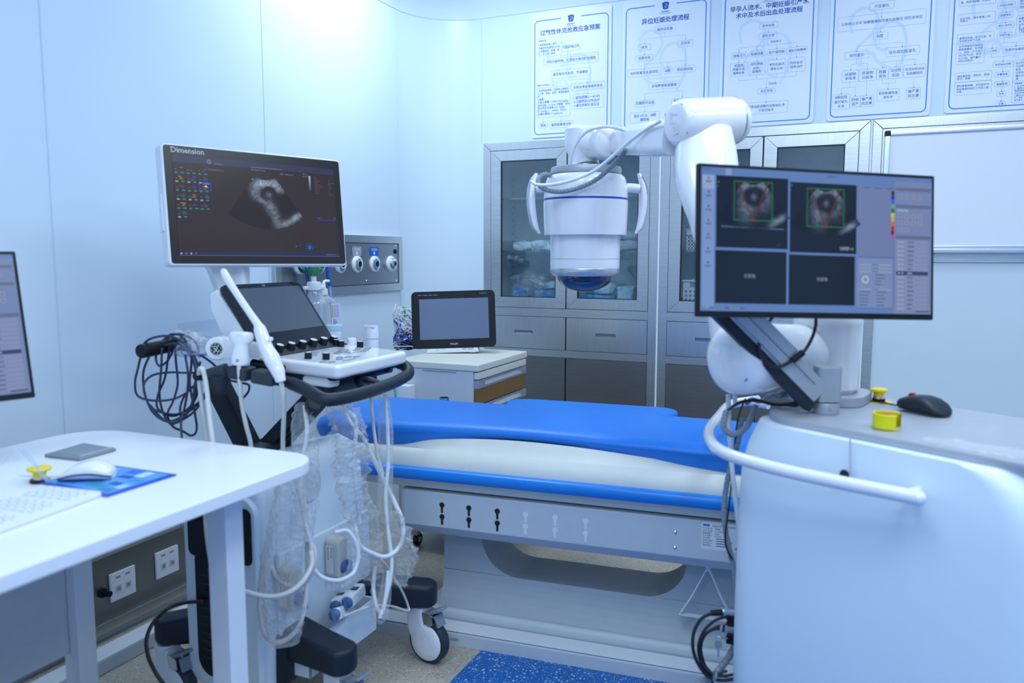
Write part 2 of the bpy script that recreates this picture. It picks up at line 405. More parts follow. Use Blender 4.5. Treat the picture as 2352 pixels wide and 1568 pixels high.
# unseen wooden door added in the right-hand wall for a brown monitor reflection
g = G(); g.box((XR-.05, 1.0, .004), (XR-.003, 1.95, 2.08), .004); d = struct('added_door', g, 'wood')
g = G(); g.cyl((XR-.06, 1.08, 1.0), (XR-.06, 1.2, 1.0), .011); g.cyl((XR-.06, 1.09, 1.0), (XR-.048, 1.09, 1.0), .02); mk('added_door_handle', g, 'steel', d)
g = G()
for a, b in (((XR-.02, .93, 0), (XR, .995, 2.15)), ((XR-.02, 1.955, 0), (XR, 2.02, 2.15)), ((XR-.02, .995, 2.085), (XR, 1.955, 2.15))): g.box(a, b, .003)
struct('added_door_trim', g, 'steel_h')
# ================================================================== steel cabinets set into the back wall
def mitre(g, x0, x1, z0, z1, wl, wr, wb, wt, y0, y1, bev=.0015):
    """four mitred rails round an opening, face at y0"""
    o = [(x0, z0), (x1, z0), (x1, z1), (x0, z1)]; i = [(x0+wl, z0+wb), (x1-wr, z0+wb), (x1-wr, z1-wt), (x0+wl, z1-wt)]
    for k in range(4):
        q = [o[k], o[(k+1) % 4], i[(k+1) % 4], i[k]]
        cx = sum(p[0] for p in q)/4; cz = sum(p[1] for p in q)/4
        q = [(p[0]+(cx-p[0])*.0012, p[1]+(cz-p[1])*.0012) for p in q]
        g.prism(q, 0, y1-y0, bev, Fr((1, 0, 0), (0, 0, 1), (0, -1, 0), (0, y1, 0)), k % 2)
def cabinet(x0, x1, label, drawers=True):
    c = thing('storage_cabinet', label, 'cabinet', (x0, YB, 0), 'steel cabinets built into the back wall')
    y = YB; D = .34; xi0, xi1 = x0+.041, x1-.041; xm = (x0+.453) if drawers else (x0+.441)
    g = G(); T = .012
    g.box((x0+.02, y+.03, .05), (x0+.02+T, y+D, 1.74)); g.box((x1-.02-T, y+.03, .05), (x1-.02, y+D, 1.74)); g.box((x0+.02, y+D, .05), (x1-.02, y+D+T, 1.74))
    g.box((x0+.02, y+.03, 1.72), (x1-.02, y+D, 1.74)); g.box((x0+.02, y+.03, .955), (x1-.02, y+D, .967)); g.box((x0+.02, y+.03, .05), (x1-.02, y+D, .06))
    mk('carcass', g, 'steel_inside', c)
    g = G(); mitre(g, x0, x1, .02, 1.7555, .041, .041, .10, .0395, y-.003, y+.03)
    g.box((xi0, y-.003, .8865), (xi1, y+.02, .9275), .001, mi=1); g.box((xi0, y-.003, .684), (xi1, y+.02, .7205), .001, mi=1)
    mk('face_frame', g, ['steel_h', 'steel'], c)
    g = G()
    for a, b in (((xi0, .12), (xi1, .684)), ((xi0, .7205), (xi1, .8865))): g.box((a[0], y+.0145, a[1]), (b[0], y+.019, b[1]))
    mk('gap_shade_board', g, 'gasket', c)  # dark sheet painted as the shade in drawer and door gaps
    for s, (a, b) in enumerate(((xi0, xm-.0015), (xm+.0015, xi1))):
        a += .0015; b -= .0015
        g = G(); mitre(g, a, b, .9295, 1.7135, .055, .053, .052, .0505, y-.004, y+.012)
        d = mk('glass_door', g, ['steel_h', 'steel'], c)
        g = G(); mitre(g, a+.0545, b-.0525, .981, 1.6635, .0045, .0045, .0045, .0045, y-.002, y+.008, 0); mk('gasket', g, 'gasket', d, flat=True)
        g = G(); g.box((a+.056, y+.002, .984), (b-.054, y+.006, 1.661)); mk('pane', g, 'pane', d, flat=True)
        g = G(); g.box((a, y-.004, .7225), (b, y+.012, .8845), .0015); dr = mk('drawer', g, 'steel_h' if s else 'steel_h', c)
        mx = (a+b)/2-(.02 if s == 0 else -.0); pw, pz = .055, .806
        g = G(); g.prism([(mx-pw, pz-.013), (mx+pw, pz-.013), (mx+pw, pz+.013), (mx-pw, pz+.013)], 0, .0015, 0, Fr((1, 0, 0), (0, 0, 1), (0, -1, 0), (0, y-.004, 0)))
        g.prism([(mx-pw+.004, pz-.009), (mx+pw-.004, pz-.009), (mx+pw-.004, pz+.009), (mx-pw+.004, pz+.009)], .0012, .0019, 0, Fr((1, 0, 0), (0, 0, 1), (0, -1, 0), (0, y-.004, 0)), 1)
        g.add([(mx-pw+.004, y-.006, pz-.009), (mx+pw-.004, y-.006, pz-.009), (mx+pw-.016, y-.0062, pz-.003), (mx-pw+.016, y-.0062, pz-.003)], [(0, 1, 2, 3)], None, 2)
        mk('recessed_pull', g, ['aluminium', 'steel_dark', 'chrome'], dr, flat=True)
        g = G(); g.box((a, y-.004, .122), (b, y+.012, .682), .0015); ld = mk('lower_door', g, 'steel_dark', c)
        g = G(); hx = b-.03 if s == 0 else a+.03; g.box((hx-.006, y-.012, .30), (hx+.006, y-.004, .40), .002); mk('door_pull', g, 'steel', ld)
    for z in (1.478, 1.212):
        g = G(); g.box((x0+.035, y+.05, z-.004), (x1-.035, y+D-.01, z+.004)); s = mk('glass_shelf', g, 'shelf_glass', c, flat=True)
        g = G(); g.box((x0+.035, y+.048, z-.0042), (x1-.035, y+.0505, z+.0042)); mk('shelf_edge', g, 'pane_edge', s, flat=True)
        g = G()
        for xx in (x0+.032, x1-.044): g.box((xx, y+.07, z-.012), (xx+.012, y+.13, z-.0045), .001)
        mk('shelf_bracket', g, 'chrome', s)
    g = G()
    for k in range(17):
        for yy in (y+.10, y+D-.05): g.cyl((x0+.0322, yy, 1.02+k*.036), (x0+.0335, yy, 1.02+k*.036), .004, n=8)
    mk('shelf_pin_holes', g, 'gasket', c, flat=True)
    return c
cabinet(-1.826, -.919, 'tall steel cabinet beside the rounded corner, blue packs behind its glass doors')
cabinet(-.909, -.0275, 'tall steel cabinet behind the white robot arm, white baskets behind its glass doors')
for xx in (-.914, -.0225):
    g = G(); g.box((xx-.0045, YB-.0045, .02), (xx+.0045, YB+.02, 1.757), .002); struct('trim_3', g, 'white')
# third steel unit: whiteboard above, pale door below
c = thing('whiteboard_cabinet', 'steel framed wall unit on the right with a whiteboard above a pale lower panel', 'cabinet', (-.0175, YB, 0))
x0, x1 = -.0175, .75
g = G(); mitre(g, x0, x1, .02, 1.7555, .036, .036, .10, .036, YB-.003, YB+.03); g.box((x0+.036, YB-.003, 1.168), (x1-.036, YB+.02, 1.203), .001, mi=1)
mk('face_frame', g, ['steel_h', 'steel'], c)
g = G(); g.box((x0+.037, YB+.004, .121), (x1-.037, YB+.03, 1.167), .001); mk('lower_panel', g, 'frosted', c)
g = G(); g.box((x0+.0375, YB+.003, 1.204), (x1-.0375, YB+.03, 1.7185), .001); mk('back_panel', g, 'steel_h', c)
wb = thing('whiteboard', 'blank whiteboard with aluminium rim and black corner cap, right of the cabinets', 'whiteboard', (.3, YB, 1.22))
g = G(); g.box((.03, YB-.012, 1.215), (.72, YB-.002, 1.70)); mk('board', g, 'white_board', wb)
g = G(); g.box((.028, YB-.02, 1.212), (.05, YB-.001, 1.704), .003); g.box((.028, YB-.02, 1.686), (.722, YB-.001, 1.706), .004); g.box((.70, YB-.02, 1.212), (.722, YB-.001, 1.704), .003)
mk('rim', g, 'aluminium', wb)
g = G(); g.box((.027, YB-.021, 1.684), (.051, YB-.0005, 1.707), .003); mk('corner_cap', g, 'black', wb)
g = G(); g.box((.028, YB-.045, 1.206), (.722, YB-.001, 1.214), .002); g.box((.028, YB-.05, 1.206), (.722, YB-.045, 1.222), .002); g.box((.028, YB-.02, 1.214), (.722, YB-.001, 1.235), .002)
mk('pen_tray', g, 'aluminium', wb)

# ---------------- what stands in the cabinets
def lump(lo, hi, seed, amp=.012, n=14, bev=.35):
    """soft folded pack: rounded box with a wrinkled surface"""
    b = bmesh.new(); bmesh.ops.create_cube(b, size=1); bmesh.ops.subdivide_edges(b, edges=b.edges[:], cuts=n, use_grid_fill=True)
    S = Vector((hi[i]-lo[i] for i in range(3))); Cc = Vector(((hi[i]+lo[i])/2 for i in range(3)))
    for v in b.verts:
        p = v.co*2; m = max(abs(p.x), abs(p.y), abs(p.z)); q = p.normalized()*m
        p = p*(1-bev)+q*bev; w_ = Vector((p.x*S.x/2, p.y*S.y/2, p.z*S.z/2))
        nz = noise.noise_vector(w_*22+Vector((seed*7.1, seed*3.3, 0)))+.5*noise.noise_vector(w_*55+Vector((0, seed, seed)))
        v.co = w_+nz*amp*(.3 if p.z < -.9 else 1)
        v.co.z = max(v.co.z, -S.z/2)
    g = G(); g.bm(b, Matrix.Translation(Cc)); return g
def pack(name, lo, hi, mat, label, cat, group, seed, **k):
    return tag(mk(name, lump(lo, hi, seed, **k), mat, sharp=70), label, cat, group)
zb, z2 = .9685, 1.2175
pack('folded_pack', (-1.72, YB+.10, z2), (-1.55, YB+.24, z2+.045), 'pack_white', 'white folded drape at the left end of the middle glass shelf', 'pack', 'packs on the middle shelf', 1)
pack('folded_pack', (-1.60, YB+.06, z2), (-1.47, YB+.09+.10, z2+.042), 'pack_white', 'crumpled white drape in front, beside the white folded drape on the middle shelf', 'pack', 'packs on the middle shelf', 2, amp=.02)
pack('cloth_roll', (-1.56, YB+.20, z2), (-1.36, YB+.30, z2+.065), 'teal', 'teal cloth roll lying on the middle glass shelf behind the white drapes', 'cloth', None, 3, bev=.7)
pack('folded_cloth', (-1.20, YB+.08, z2), (-.99, YB+.26, z2+.05), 'cloth_grey', 'lower grey blue folded cloth on the right of the middle shelf', 'cloth', 'grey cloths on the middle shelf', 4)
pack('folded_cloth', (-1.21, YB+.085, z2+.052), (-.99, YB+.25, z2+.098), 'cloth_grey', 'upper grey blue folded cloth stacked on another in the corner cabinet', 'cloth', 'grey cloths on the middle shelf', 5, amp=.009)
pack('blue_pack', (-1.70, YB+.06, zb), (-1.60, YB+.2, zb+.06), 'pack_blue', 'blue wrapped pack under clear film at the bottom left of the corner cabinet', 'pack', 'blue packs at the cabinet bottom', 6)
pack('blue_pack', (-1.59, YB+.08, zb), (-1.43, YB+.22, zb+.05), 'pack_blue', 'wide blue wrapped pack beside the filmed pack at the cabinet bottom', 'pack', 'blue packs at the cabinet bottom', 7, amp=.007)
pack('pale_pack', (-1.56, YB+.085, zb+.056), (-1.44, YB+.2, zb+.085), 'pack_pale', 'pale blue pouch on the wide blue pack in the corner cabinet', 'pack', None, 8)
pack('blue_pack', (-1.36, YB+.06, zb), (-1.16, YB+.2, zb+.03), 'pack_blue', 'flat blue pack behind the right glass door below the robot dome', 'pack', 'blue packs at the cabinet bottom', 9, amp=.007)
pack('pale_pack', (-1.33, YB+.07, zb+.036), (-1.165, YB+.2, zb+.082), 'pack_pale', 'pale pouch lying on the flat blue pack below the robot dome', 'pack', None, 10)
pack('pale_pack', (-1.14, YB+.07, zb), (-1.05, YB+.2, zb+.075), 'pack_pale', 'squat pale blue pack at the right edge of the corner cabinet', 'pack', None, 11, amp=.008)
g = G(); gg = lump((-1.715, YB+.045, zb), (-1.50, YB+.24, zb+.13), 12, .03, 10, .6); tag(mk('film_bag', gg, 'bag_film', sharp=20), 'clear film bag loosely over the blue packs in the corner cabinet', 'bag')
def basket(x0, x1, z, h, y, round_holes, label):
    b = thing('plastic_basket', label, 'basket', ((x0+x1)/2, y, z), 'white baskets in the second cabinet')
    D = .2; g = G()
    def wall(M, L):
        if not round_holes:
            nx = max(3, int(L/.014)); nz = max(3, int(h*.62/.014)); 
            for i in range(nx+1): g.box((L*i/nx-.0026, 0, 0), (L*i/nx+.0026, .003, h*.68), M=M)
            for i in range(nz+1): g.box((0, 0, h*.68*i/nz-.0026), (L, .003, h*.68*i/nz+.0026), M=M)
            g.box((0, 0, h*.68), (L, .004, h), M=M)
        else: g.box((0, 0, 0), (L, .003, h), M=M)
    wall(Matrix.Translation((x0, y, z)), x1-x0); wall(Matrix.Translation((x0, y+D, z)), x1-x0)
    wall(At(x0, y, z, PI/2), D); wall(At(x1, y, z, PI/2), D)
    g.box((x0, y, z), (x1, y+D, z+.004))
    mk('basket_body', g, 'white', b, flat=True)
    g = G(); g.tube([(x0-.004, y-.004, z+h), (x1+.004, y-.004, z+h), (x1+.004, y+D+.004, z+h), (x0-.004, y+D+.004, z+h)], .005, 6, raw=True, closed=True); mk('basket_rim', g, 'white', b)
    if round_holes:
        g = G(); nx = int((x1-x0)/.02)
        for i in range(nx):
            for j in range(3): g.cyl((x0+.012+i*.02, y-.0008, z+.015+j*.02), (x0+.012+i*.02, y+.001, z+.015+j*.02), .0062, n=12)
        g.box((x0+.03, y-.001, z+h*.72), (x0+.085, y+.001, z+h*.95))
        mk('vent_holes', g, 'grey_paint_dark', b, flat=True)
    return b
basket(-.80, -.62, z2+.001, .10, YB+.09, False, 'white lattice basket on the middle shelf, partly hidden by the robot arm')
basket(-.805, -.60, zb+.001, .105, YB+.06, True, 'white basket with round holes on the bottom shelf behind the robot monitor')
tag(mk('film_bag', lump((-.79, YB+.08, z2+.06), (-.64, YB+.25, z2+.16), 14, .03, 10, .7), 'bag_film', sharp=20), 'crumpled clear film stuffed in the white lattice basket', 'bag')

# ================================================================== posters
PB, PL, PT = lin('2f86e6'), lin('7fa9dd'), lin('4d7fc4')
TITLE = lin('0a4db4'); INK = lin('3f78bd'); MARK = lin('d9e6fa')
class Poster:
    def __init__(s, x0, x1, z0, z1, label, ox, oy, sc_):
        s.t = thing('wall_poster', label, 'poster', ((x0+x1)/2, YB-.004, z0), 'procedure posters above the cabinets')
        s.x0, s.x1, s.z0, s.z1 = x0, x1, z0, z1; s.ox, s.oy, s.s = ox, oy, sc_
        s.M = Fr((1, 0, 0), (0, 0, 1), (0, -1, 0), (0, YB-.0055, 0))
        g = G(); g.prism(rrect(x0, z0, x1, z1, .014, 4), 0, .004, .0008, Fr((1, 0, 0), (0, 0, 1), (0, -1, 0), (0, YB-.0015, 0)))
        mk('board', g, 'poster_board', s.t)
        s.mark = Print(s.M, .0002); s.border = Print(s.M, .0004); s.boxes = Print(s.M, .0004); s.ink = Print(s.M, .0006); s.title = Print(s.M, .0006); s.emb = Print(s.M, .0006)
        m = .0165; r = .02; xc = (x0+x1)/2; gap = .05
        pts = [(xc+gap, z1-.036)]; xa, xb, za, zb_ = x0+m, x1-m, z0+m, z1-.036
        for cx, cz, a in ((xb-r, zb_-r, PI/2), (xb-r, za+r, 0), (xa+r, za+r, -PI/2), (xa+r, zb_-r, -PI)):
            for k in range(7): pts.append((cx+r*math.cos(a-k*PI/12), cz+r*math.sin(a-k*PI/12)))
        pts.append((xc-gap, z1-.036)); s.border.line(pts, .0042, PB)
        # pale curling ribbon printed behind the chart
        u = lambda a, b: (x0+(x1-x0)*a, z0+(z1-z0)*b)
        for cps in ([(.22, .60), (.21, .70), (.30, .755), (.42, .735), (.47, .66), (.42, .58), (.30, .51), (.27, .45), (.32, .40), (.33, .365)],
                    [(.58, .47), (.50, .47), (.45, .52), (.48, .60), (.58, .645), (.69, .62), (.74, .54), (.74, .44), (.70, .36), (.64, .29)],
                    [(.30, .37), (.33, .44), (.42, .45), (.47, .40), (.55, .355), (.62, .335)]):
            s.mark.line([p[:2] for p in smooth([u(*q)+(0,) for q in cps], 8)], .0125, MARK, lift=.00003*len(s.mark.f)/20)
        # fan-shaped emblem and its caption
        e = (xc, z1-.045)
        s.emb.poly([(e[0]-.016, e[1]+.017), (e[0], e[1]+.0215), (e[0]+.016, e[1]+.017), (e[0]+.0115, e[1]-.010), (e[0], e[1]-.0125), (e[0]-.0115, e[1]-.010)], TITLE)
        s.emb.line([(e[0]-.006, e[1]+.010), (e[0]+.002, e[1]+.013), (e[0]+.004, e[1]+.004), (e[0]-.004, e[1]+.001), (e[0]-.002, e[1]-.006), (e[0]+.006, e[1]-.004)], .0012, (.75, .85, 1), lift=.0002)
        s.emb.line([(e[0]+.007, e[1]+.011), (e[0]+.0085, e[1]+.002), (e[0]+.004, e[1]-.003)], .0012, (.75, .85, 1), lift=.0002)
        s.emb.text('和睦家医疗', e[0], e[1]-.0245, w_=.038, c=TITLE, align='c'); s.emb.text('United Family Healthcare', e[0], e[1]-.0315, w_=.052, c=TITLE, align='c')
    def p(s, x, y): q = Yp(s.ox+x/s.s, s.oy+y/s.s, YB-.006); return (q.x, q.z)
    def box(s, x0, y0, x1, y1):                      # corners read off along the slanted outline
        a, b = s.p(x0, y0), s.p(x1, y1)
        s.boxes.line(rrect(min(a[0], b[0]), min(a[1], b[1]), max(a[0], b[0]), max(a[1], b[1]), .005, 3), .0009, PL, closed=True)
    def txt(s, t, x0, y0, x1, y1=None, title=False):  # lettering from its left end to its right end, along its middle
        a, b = s.p(x0, y0), s.p(x1, y1 if y1 is not None else y0)
        W_ = b[0]-a[0]; vs, _ = glyphs(t, .012 if title else .004)
        k = W_/(max(v.x for v in vs)-min(v.x for v in vs)); zm = (max(v.y for v in vs)+min(v.y for v in vs))/2*k
        (s.title if title else s.ink).text(t, a[0], (a[1]+b[1])/2-zm, w_=W_, c=TITLE if title else INK, bold=.012 if title else .004)
    def ln(s, *pts, arrow=False):
        q = [s.p(*a) for a in pts]; 
        q2 = [q[0]]
        for a in q[1:]:                               # square up: the chart's lines are level or plumb
            l = q2[-1]; q2.append((l[0], a[1]) if abs(a[0]-l[0]) < abs(a[1]-l[1]) else (a[0], l[1]))
        s.boxes.line(q2, .0008, PL)
        if arrow: e = q2[-1]; s.ink.poly([(e[0]-.0024, e[1]+.003), (e[0], e[1]-.0018), (e[0]+.0024, e[1]+.003)], INK)
    def done(s):
        for n, pr in (('ribbon_print', s.mark), ('printed_border', s.border), ('chart_lines', s.boxes), ('chart_lettering', s.ink), ('title_lettering', s.title), ('emblem', s.emb)):
            if pr.v: mk(n, pr, 'print', s.t, flat=True)
p = Poster(-1.561, -1.157, 1.766, 2.356, 'leftmost wall poster, for allergic shock first aid, beside the rounded corner', 1200, 0, 4.752)
p.txt('过敏性休克抢救应急预案', 195, 360, 850, 287, True)
p.box(155, 430, 423, 598)
for i, t in enumerate(('药物处理：', '1.保留输液袋、皮条、', '冷藏封存在我院24小时', '2. 家属疑议、家属、医', '生、护士封口签名')): p.txt(t, 174, 454+i*36-(0 if i else 2), (265, 385, 408, 402, 356)[i], 442+i*33.5)
p.box(430, 495, 627, 545); p.txt('可疑药物过敏', 436, 516, 620, 500); p.ln((525, 545), (525, 615), arrow=True)
p.box(232, 650, 830, 645); p.box(232, 628, 830, 672); p.txt('停用可疑药物、生理盐水维持静脉通路', 262, 676, 798, 626); p.ln((525, 690), (525, 758), arrow=True)
p.box(312, 772, 744, 818); p.txt('是否有休克表现、气道梗阻', 335, 812, 714, 780); p.ln((520, 838), (520, 872)); p.ln((520, 872), (712, 856), (712, 905), arrow=True); p.ln((520, 872), (334, 888), (334, 935), arrow=True)
p.txt('具有上列征象之一', 162, 934, 322, 922)
p.box(157, 965, 518, 1262)
for i, (t, a) in enumerate((('1.立即就地抢救，并呼叫上级医生', 503), ('2.心电、呼吸、血压、氧饱和度监', 508), ('护', 188), ('3.吸氧', 232), ('4.肾上腺素 1:1000 0.01mg/kg，', 505), ('肌内注射，5-15min 可重复，如对', 516), ('肌注无反应准备 0.01 mg/kg', 460), ('（0.1ml/kg 1：10000）IV/IO，', 482), ('必要时维持0.1-1ug/kg.min', 440))): p.txt(t, 168, 990+i*32.5, a, 990+i*32.5-(a-168)*.07)
p.box(530, 925, 898, 955); p.box(530, 912, 898, 965); p.txt('仅有皮疹或荨麻疹表现', 555, 952, 873, 930); p.ln((712, 970), (712, 1020), arrow=True)
p.box(543, 1035, 887, 1165)
for i, (t, a) in enumerate((('1.留院观察2～4小时', 845), ('2.口服药抗过敏治疗', 840), ('3.填写药物不良反应', 840))): p.txt(t, 560, 1064+i*43.5, a, 1048+i*43.5)
p.ln((225, 1280), (225, 1338), arrow=True); p.ln((422, 1265), (422, 1322), arrow=True)
p.box(178, 1345, 272, 1395); p.txt('转院', 197, 1372, 257, 1366); p.box(302, 1330, 547, 1385); p.txt('留院观察或住院', 316, 1364, 532, 1346); p.done()
p = Poster(-1.104, -.705, 1.769, 2.36, 'second wall poster from the left, for ectopic pregnancy, above the robot forearm', 1200, 0, 4.752)
p.txt('异位妊娠处理流程', 1303, 238, 1820, 182, True)
p.box(1448, 290, 1667, 340); p.txt('疑异位妊娠', 1470, 322, 1640, 308); p.ln((1551, 350), (1551, 402)); p.ln((1551, 402), (1780, 382), (1780, 430), arrow=True); p.ln((1551, 402), (1333, 424), (1333, 475), arrow=True)
p.box(1262, 492, 1400, 538); p.txt('休克', 1298, 518, 1364, 512); p.box(1698, 450, 1860, 500); p.txt('无休克', 1728, 472, 1830, 464)
p.ln((1330, 545), (1330, 598), arrow=True); p.box(1236, 612, 1425, 655); p.txt('抢救休克', 1264, 636, 1395, 626)
p.ln((1330, 665), (1328, 755), arrow=True); p.ln((1330, 702), (1775, 662)); p.ln((1587, 682), (1587, 733), arrow=True); p.ln((1780, 505), (1775, 715), arrow=True)
p.box(1148, 765, 1513, 815); p.txt('妇科检查及全身体检', 1178, 802, 1480, 778); p.box(1540, 745, 1635, 795); p.txt('B超', 1560, 772, 1615, 766); p.box(1657, 728, 1892, 778); p.txt('尿妊娠试验', 1687, 760, 1860, 746)
p.ln((1328, 828), (1328, 868), (1773, 832), (1773, 782)); p.ln((1543, 850), (1543, 905)); p.box(1378, 908, 1713, 955); p.txt('后穹窿穿刺或腹穿', 1410, 940, 1683, 920)
p.ln((1540, 965), (1540, 1005)); p.ln((1540, 1005), (1747, 992), (1747, 1060), arrow=True); p.ln((1540, 1005), (1335, 1022), (1335, 1090), arrow=True)
p.box(1232, 1105, 1440, 1150); p.txt('无腹腔内出血', 1238, 1130, 1436, 1112); p.box(1630, 1080, 1863, 1120); p.txt('有腹腔内出血', 1650, 1098, 1845, 1084)
p.ln((1333, 1160), (1333, 1222), arrow=True); p.box(1173, 1235, 1495, 1325); p.txt('血β-HCG、B超', 1215, 1268, 1455, 1252); p.txt('腹腔镜', 1285, 1306, 1382, 1300); p.done()
p = Poster(-.655, -.2545, 1.76, 2.357, 'third wall poster from the left, for bleeding in early termination, two-line title', 1640, 0, 5.228)
p.txt('早孕人流术、中期妊娠引产术', 196, 108, 1140, 20, True); p.txt('术中及术后出血处理流程', 262, 195, 1065, 105, True)
p.box(545, 280, 762, 330); p.txt('术中出血', 580, 310, 727, 298); p.ln((651, 342), (651, 390), arrow=True); p.box(540, 402, 757, 455); p.txt('清空子宫', 575, 432, 723, 420)
p.ln((648, 468), (648, 542)); p.txt('出血未止', 679, 498, 808, 488); p.ln((648, 542), (998, 510), (998, 560), arrow=True); p.ln((648, 542), (302, 574), (302, 628), arrow=True); p.ln((521, 556), (521, 608), arrow=True); p.ln((757, 532), (757, 584), arrow=True)
for a, b, c_, d, t, e, f in ((212, 645, 398, 690, '宫缩乏力', 233, 378), (425, 622, 612, 668, '胎盘因素', 445, 592), (640, 598, 860, 650, '软产道撕裂', 657, 845), (875, 575, 1117, 625, '凝血功能障碍', 893, 1103)): p.box(a, b, c_, d); p.txt(t, e, (b+d)/2+4, f, (b+d)/2-5)
for x in (299, 517, 755, 993): p.ln((x, 700-(x-299)*.09), (x, 752-(x-299)*.09), arrow=True)
p.box(198, 765, 395, 905); p.box(415, 745, 613, 890); p.box(650, 722, 855, 872); p.box(888, 700, 1092, 850)
for t, x, y, e in (('宫缩剂、', 244, 790, 368), ('按摩子宫、', 225, 836, 382), ('填塞纱条', 225, 880, 367), ('排空膀胱、', 443, 770, 602), ('刮宫、', 470, 818, 555), ('宫缩剂', 458, 860, 567), ('寻找出血点', 664, 775, 845), ('缝合止血', 678, 825, 825), ('内科会诊', 914, 755, 1066), ('指导治疗', 914, 803, 1062)): p.txt(t, x, y, e, y-(e-x)*.06)
p.ln((294, 915), (294, 968), (988, 915), (988, 860)); p.ln((512, 895), (512, 952)); p.ln((748, 875), (748, 932)); p.ln((633, 942), (631, 1055), arrow=True); p.txt('仍出血', 655, 1003, 752, 996)
p.box(524, 1068, 735, 1115); p.txt('纠正休克', 558, 1094, 706, 1084); p.ln((628, 1125), (626, 1235), arrow=True); p.box(370, 1240, 882, 1345); p.txt('子宫动脉或髂内动脉结扎术', 405, 1284, 850, 1258); p.txt('子宫切除术', 533, 1326, 716, 1314); p.done()
p = Poster(-.204, .190, 1.7605, 2.354, 'fourth wall poster from the left, for uterine perforation, above the robot monitor', 1880, 0, 4.983)
p.box(587, 35, 863, 92); p.txt('子宫穿孔', 638, 72, 813, 58); p.ln((724, 105), (720, 195), arrow=True); p.box(225, 205, 1225, 265); p.txt('立即停止手术 观察腹痛和阴道出血情况 测生命体征', 262, 280, 1192, 190)
p.ln((716, 278), (713, 368), arrow=True); p.box(628, 378, 793, 442); p.txt('B超', 670, 412, 740, 406); p.ln((702, 452), (702, 505)); p.ln((702, 505), (963, 484), (963, 542), arrow=True); p.ln((702, 505), (440, 530), (438, 590), arrow=True)
p.box(305, 602, 572, 662); p.txt('探针穿孔', 355, 638, 522, 622); p.box(772, 550, 1155, 618); p.txt('吸头或刮匙穿孔', 807, 600, 1117, 574)
p.ln((436, 672), (436, 732)); p.ln((436, 732), (563, 722), (563, 790), arrow=True); p.ln((436, 732), (372, 738), (370, 805), arrow=True)
p.ln((958, 625), (956, 690)); p.ln((956, 690), (1104, 676), (1102, 745), arrow=True); p.ln((956, 690), (738, 708), (738, 775), arrow=True); p.ln((890, 696), (890, 762), arrow=True)
for a, b, c_, d in ((272, 812, 455, 932), (466, 798, 655, 918), (668, 785, 795, 902), (803, 772, 962, 890), (978, 750, 1220, 872), (165, 1085, 352, 1245), (357, 1110, 475, 1218), (480, 1100, 630, 1212), (675, 1030, 920, 1145), (1008, 1010, 1165, 1125)): p.box(a, b, c_, d)
for t, x, y, e in (('妊娠物', 303, 852, 428), ('未吸净', 302, 898, 425), ('妊娠物', 497, 835, 625), ('已吸净', 497, 886, 622), ('脏器', 690, 822, 775), ('损伤', 690, 872, 772), ('活动性', 822, 805, 948), ('出血', 842, 858, 926), ('无活动性出血', 990, 792, 1212), ('无脏器损伤', 1004, 840, 1190), ('B超监视', 192, 1115, 328), ('避开穿孔', 183, 1168, 332), ('手术', 218, 1218, 295), ('药物', 378, 1142, 458), ('流产', 375, 1192, 456), ('催产素', 492, 1132, 614), ('抗生素', 490, 1182, 613), ('即刻剖腹探查', 690, 1068, 908), ('修补术', 742, 1112, 852), ('催产素', 1022, 1044, 1152), ('抗生素', 1022, 1096, 1150)): p.txt(t, x, y, e, y-(e-x)*.05)
p.ln((362, 935), (362, 1000)); p.ln((362, 1000), (424, 994), (420, 1100), arrow=True); p.ln((362, 1000), (264, 1008), (262, 1075), arrow=True); p.ln((555, 920), (550, 1090), arrow=True)
p.ln((728, 905), (726, 958), (880, 946), (882, 895)); p.ln((800, 952), (798, 1020), arrow=True); p.ln((1097, 880), (1093, 1000), arrow=True); p.done()
p = Poster(.2395, .64, 1.764, 2.36, 'rightmost wall poster, for resuscitation, cut off by the picture edge', 1880, 0, 4.983)
cx = ((2150, 58, '评估与判断', 2072, 2228), (2145, 172, '放置体位', 2082, 2205), (2138, 290, '胸外心脏按压', 2058, 2215), (2132, 402, '开放气道', 2068, 2192), (2112, 735, '有效指征判断', 2020, 2205), (2107, 850, '安置患者', 2042, 2165), (2100, 962, '健康教育', 2036, 2162), (2093, 1074, '洗手', 2062, 2122), (2086, 1186, '记录', 2056, 2118))
for x, y, t, a, b in cx: p.box(a-20, y-24, b+20, y+22); p.txt(t, a, y+5, b, y-6)
for (x, y, *_), (x2, y2, *_2) in zip(cx, cx[1:]):
    if not (y == 402): p.ln((x, y+28), (x, y2-26), arrow=True)
p.ln((2126, 430), (2126, 490)); p.ln((2126, 490), (2264, 482), (2262, 530), arrow=True); p.ln((2126, 490), (1990, 508), (1985, 556), arrow=True)
p.box(1908, 560, 2062, 605); p.txt('人工呼吸', 1922, 588, 2045, 578); p.box(2115, 540, 2450, 592); p.txt('简易呼吸器的使用', 2136, 572, 2425, 550); p.ln((1980, 612), (1980, 655), (2256, 634), (2258, 590)); p.ln((2117, 645), (2113, 706), arrow=True)
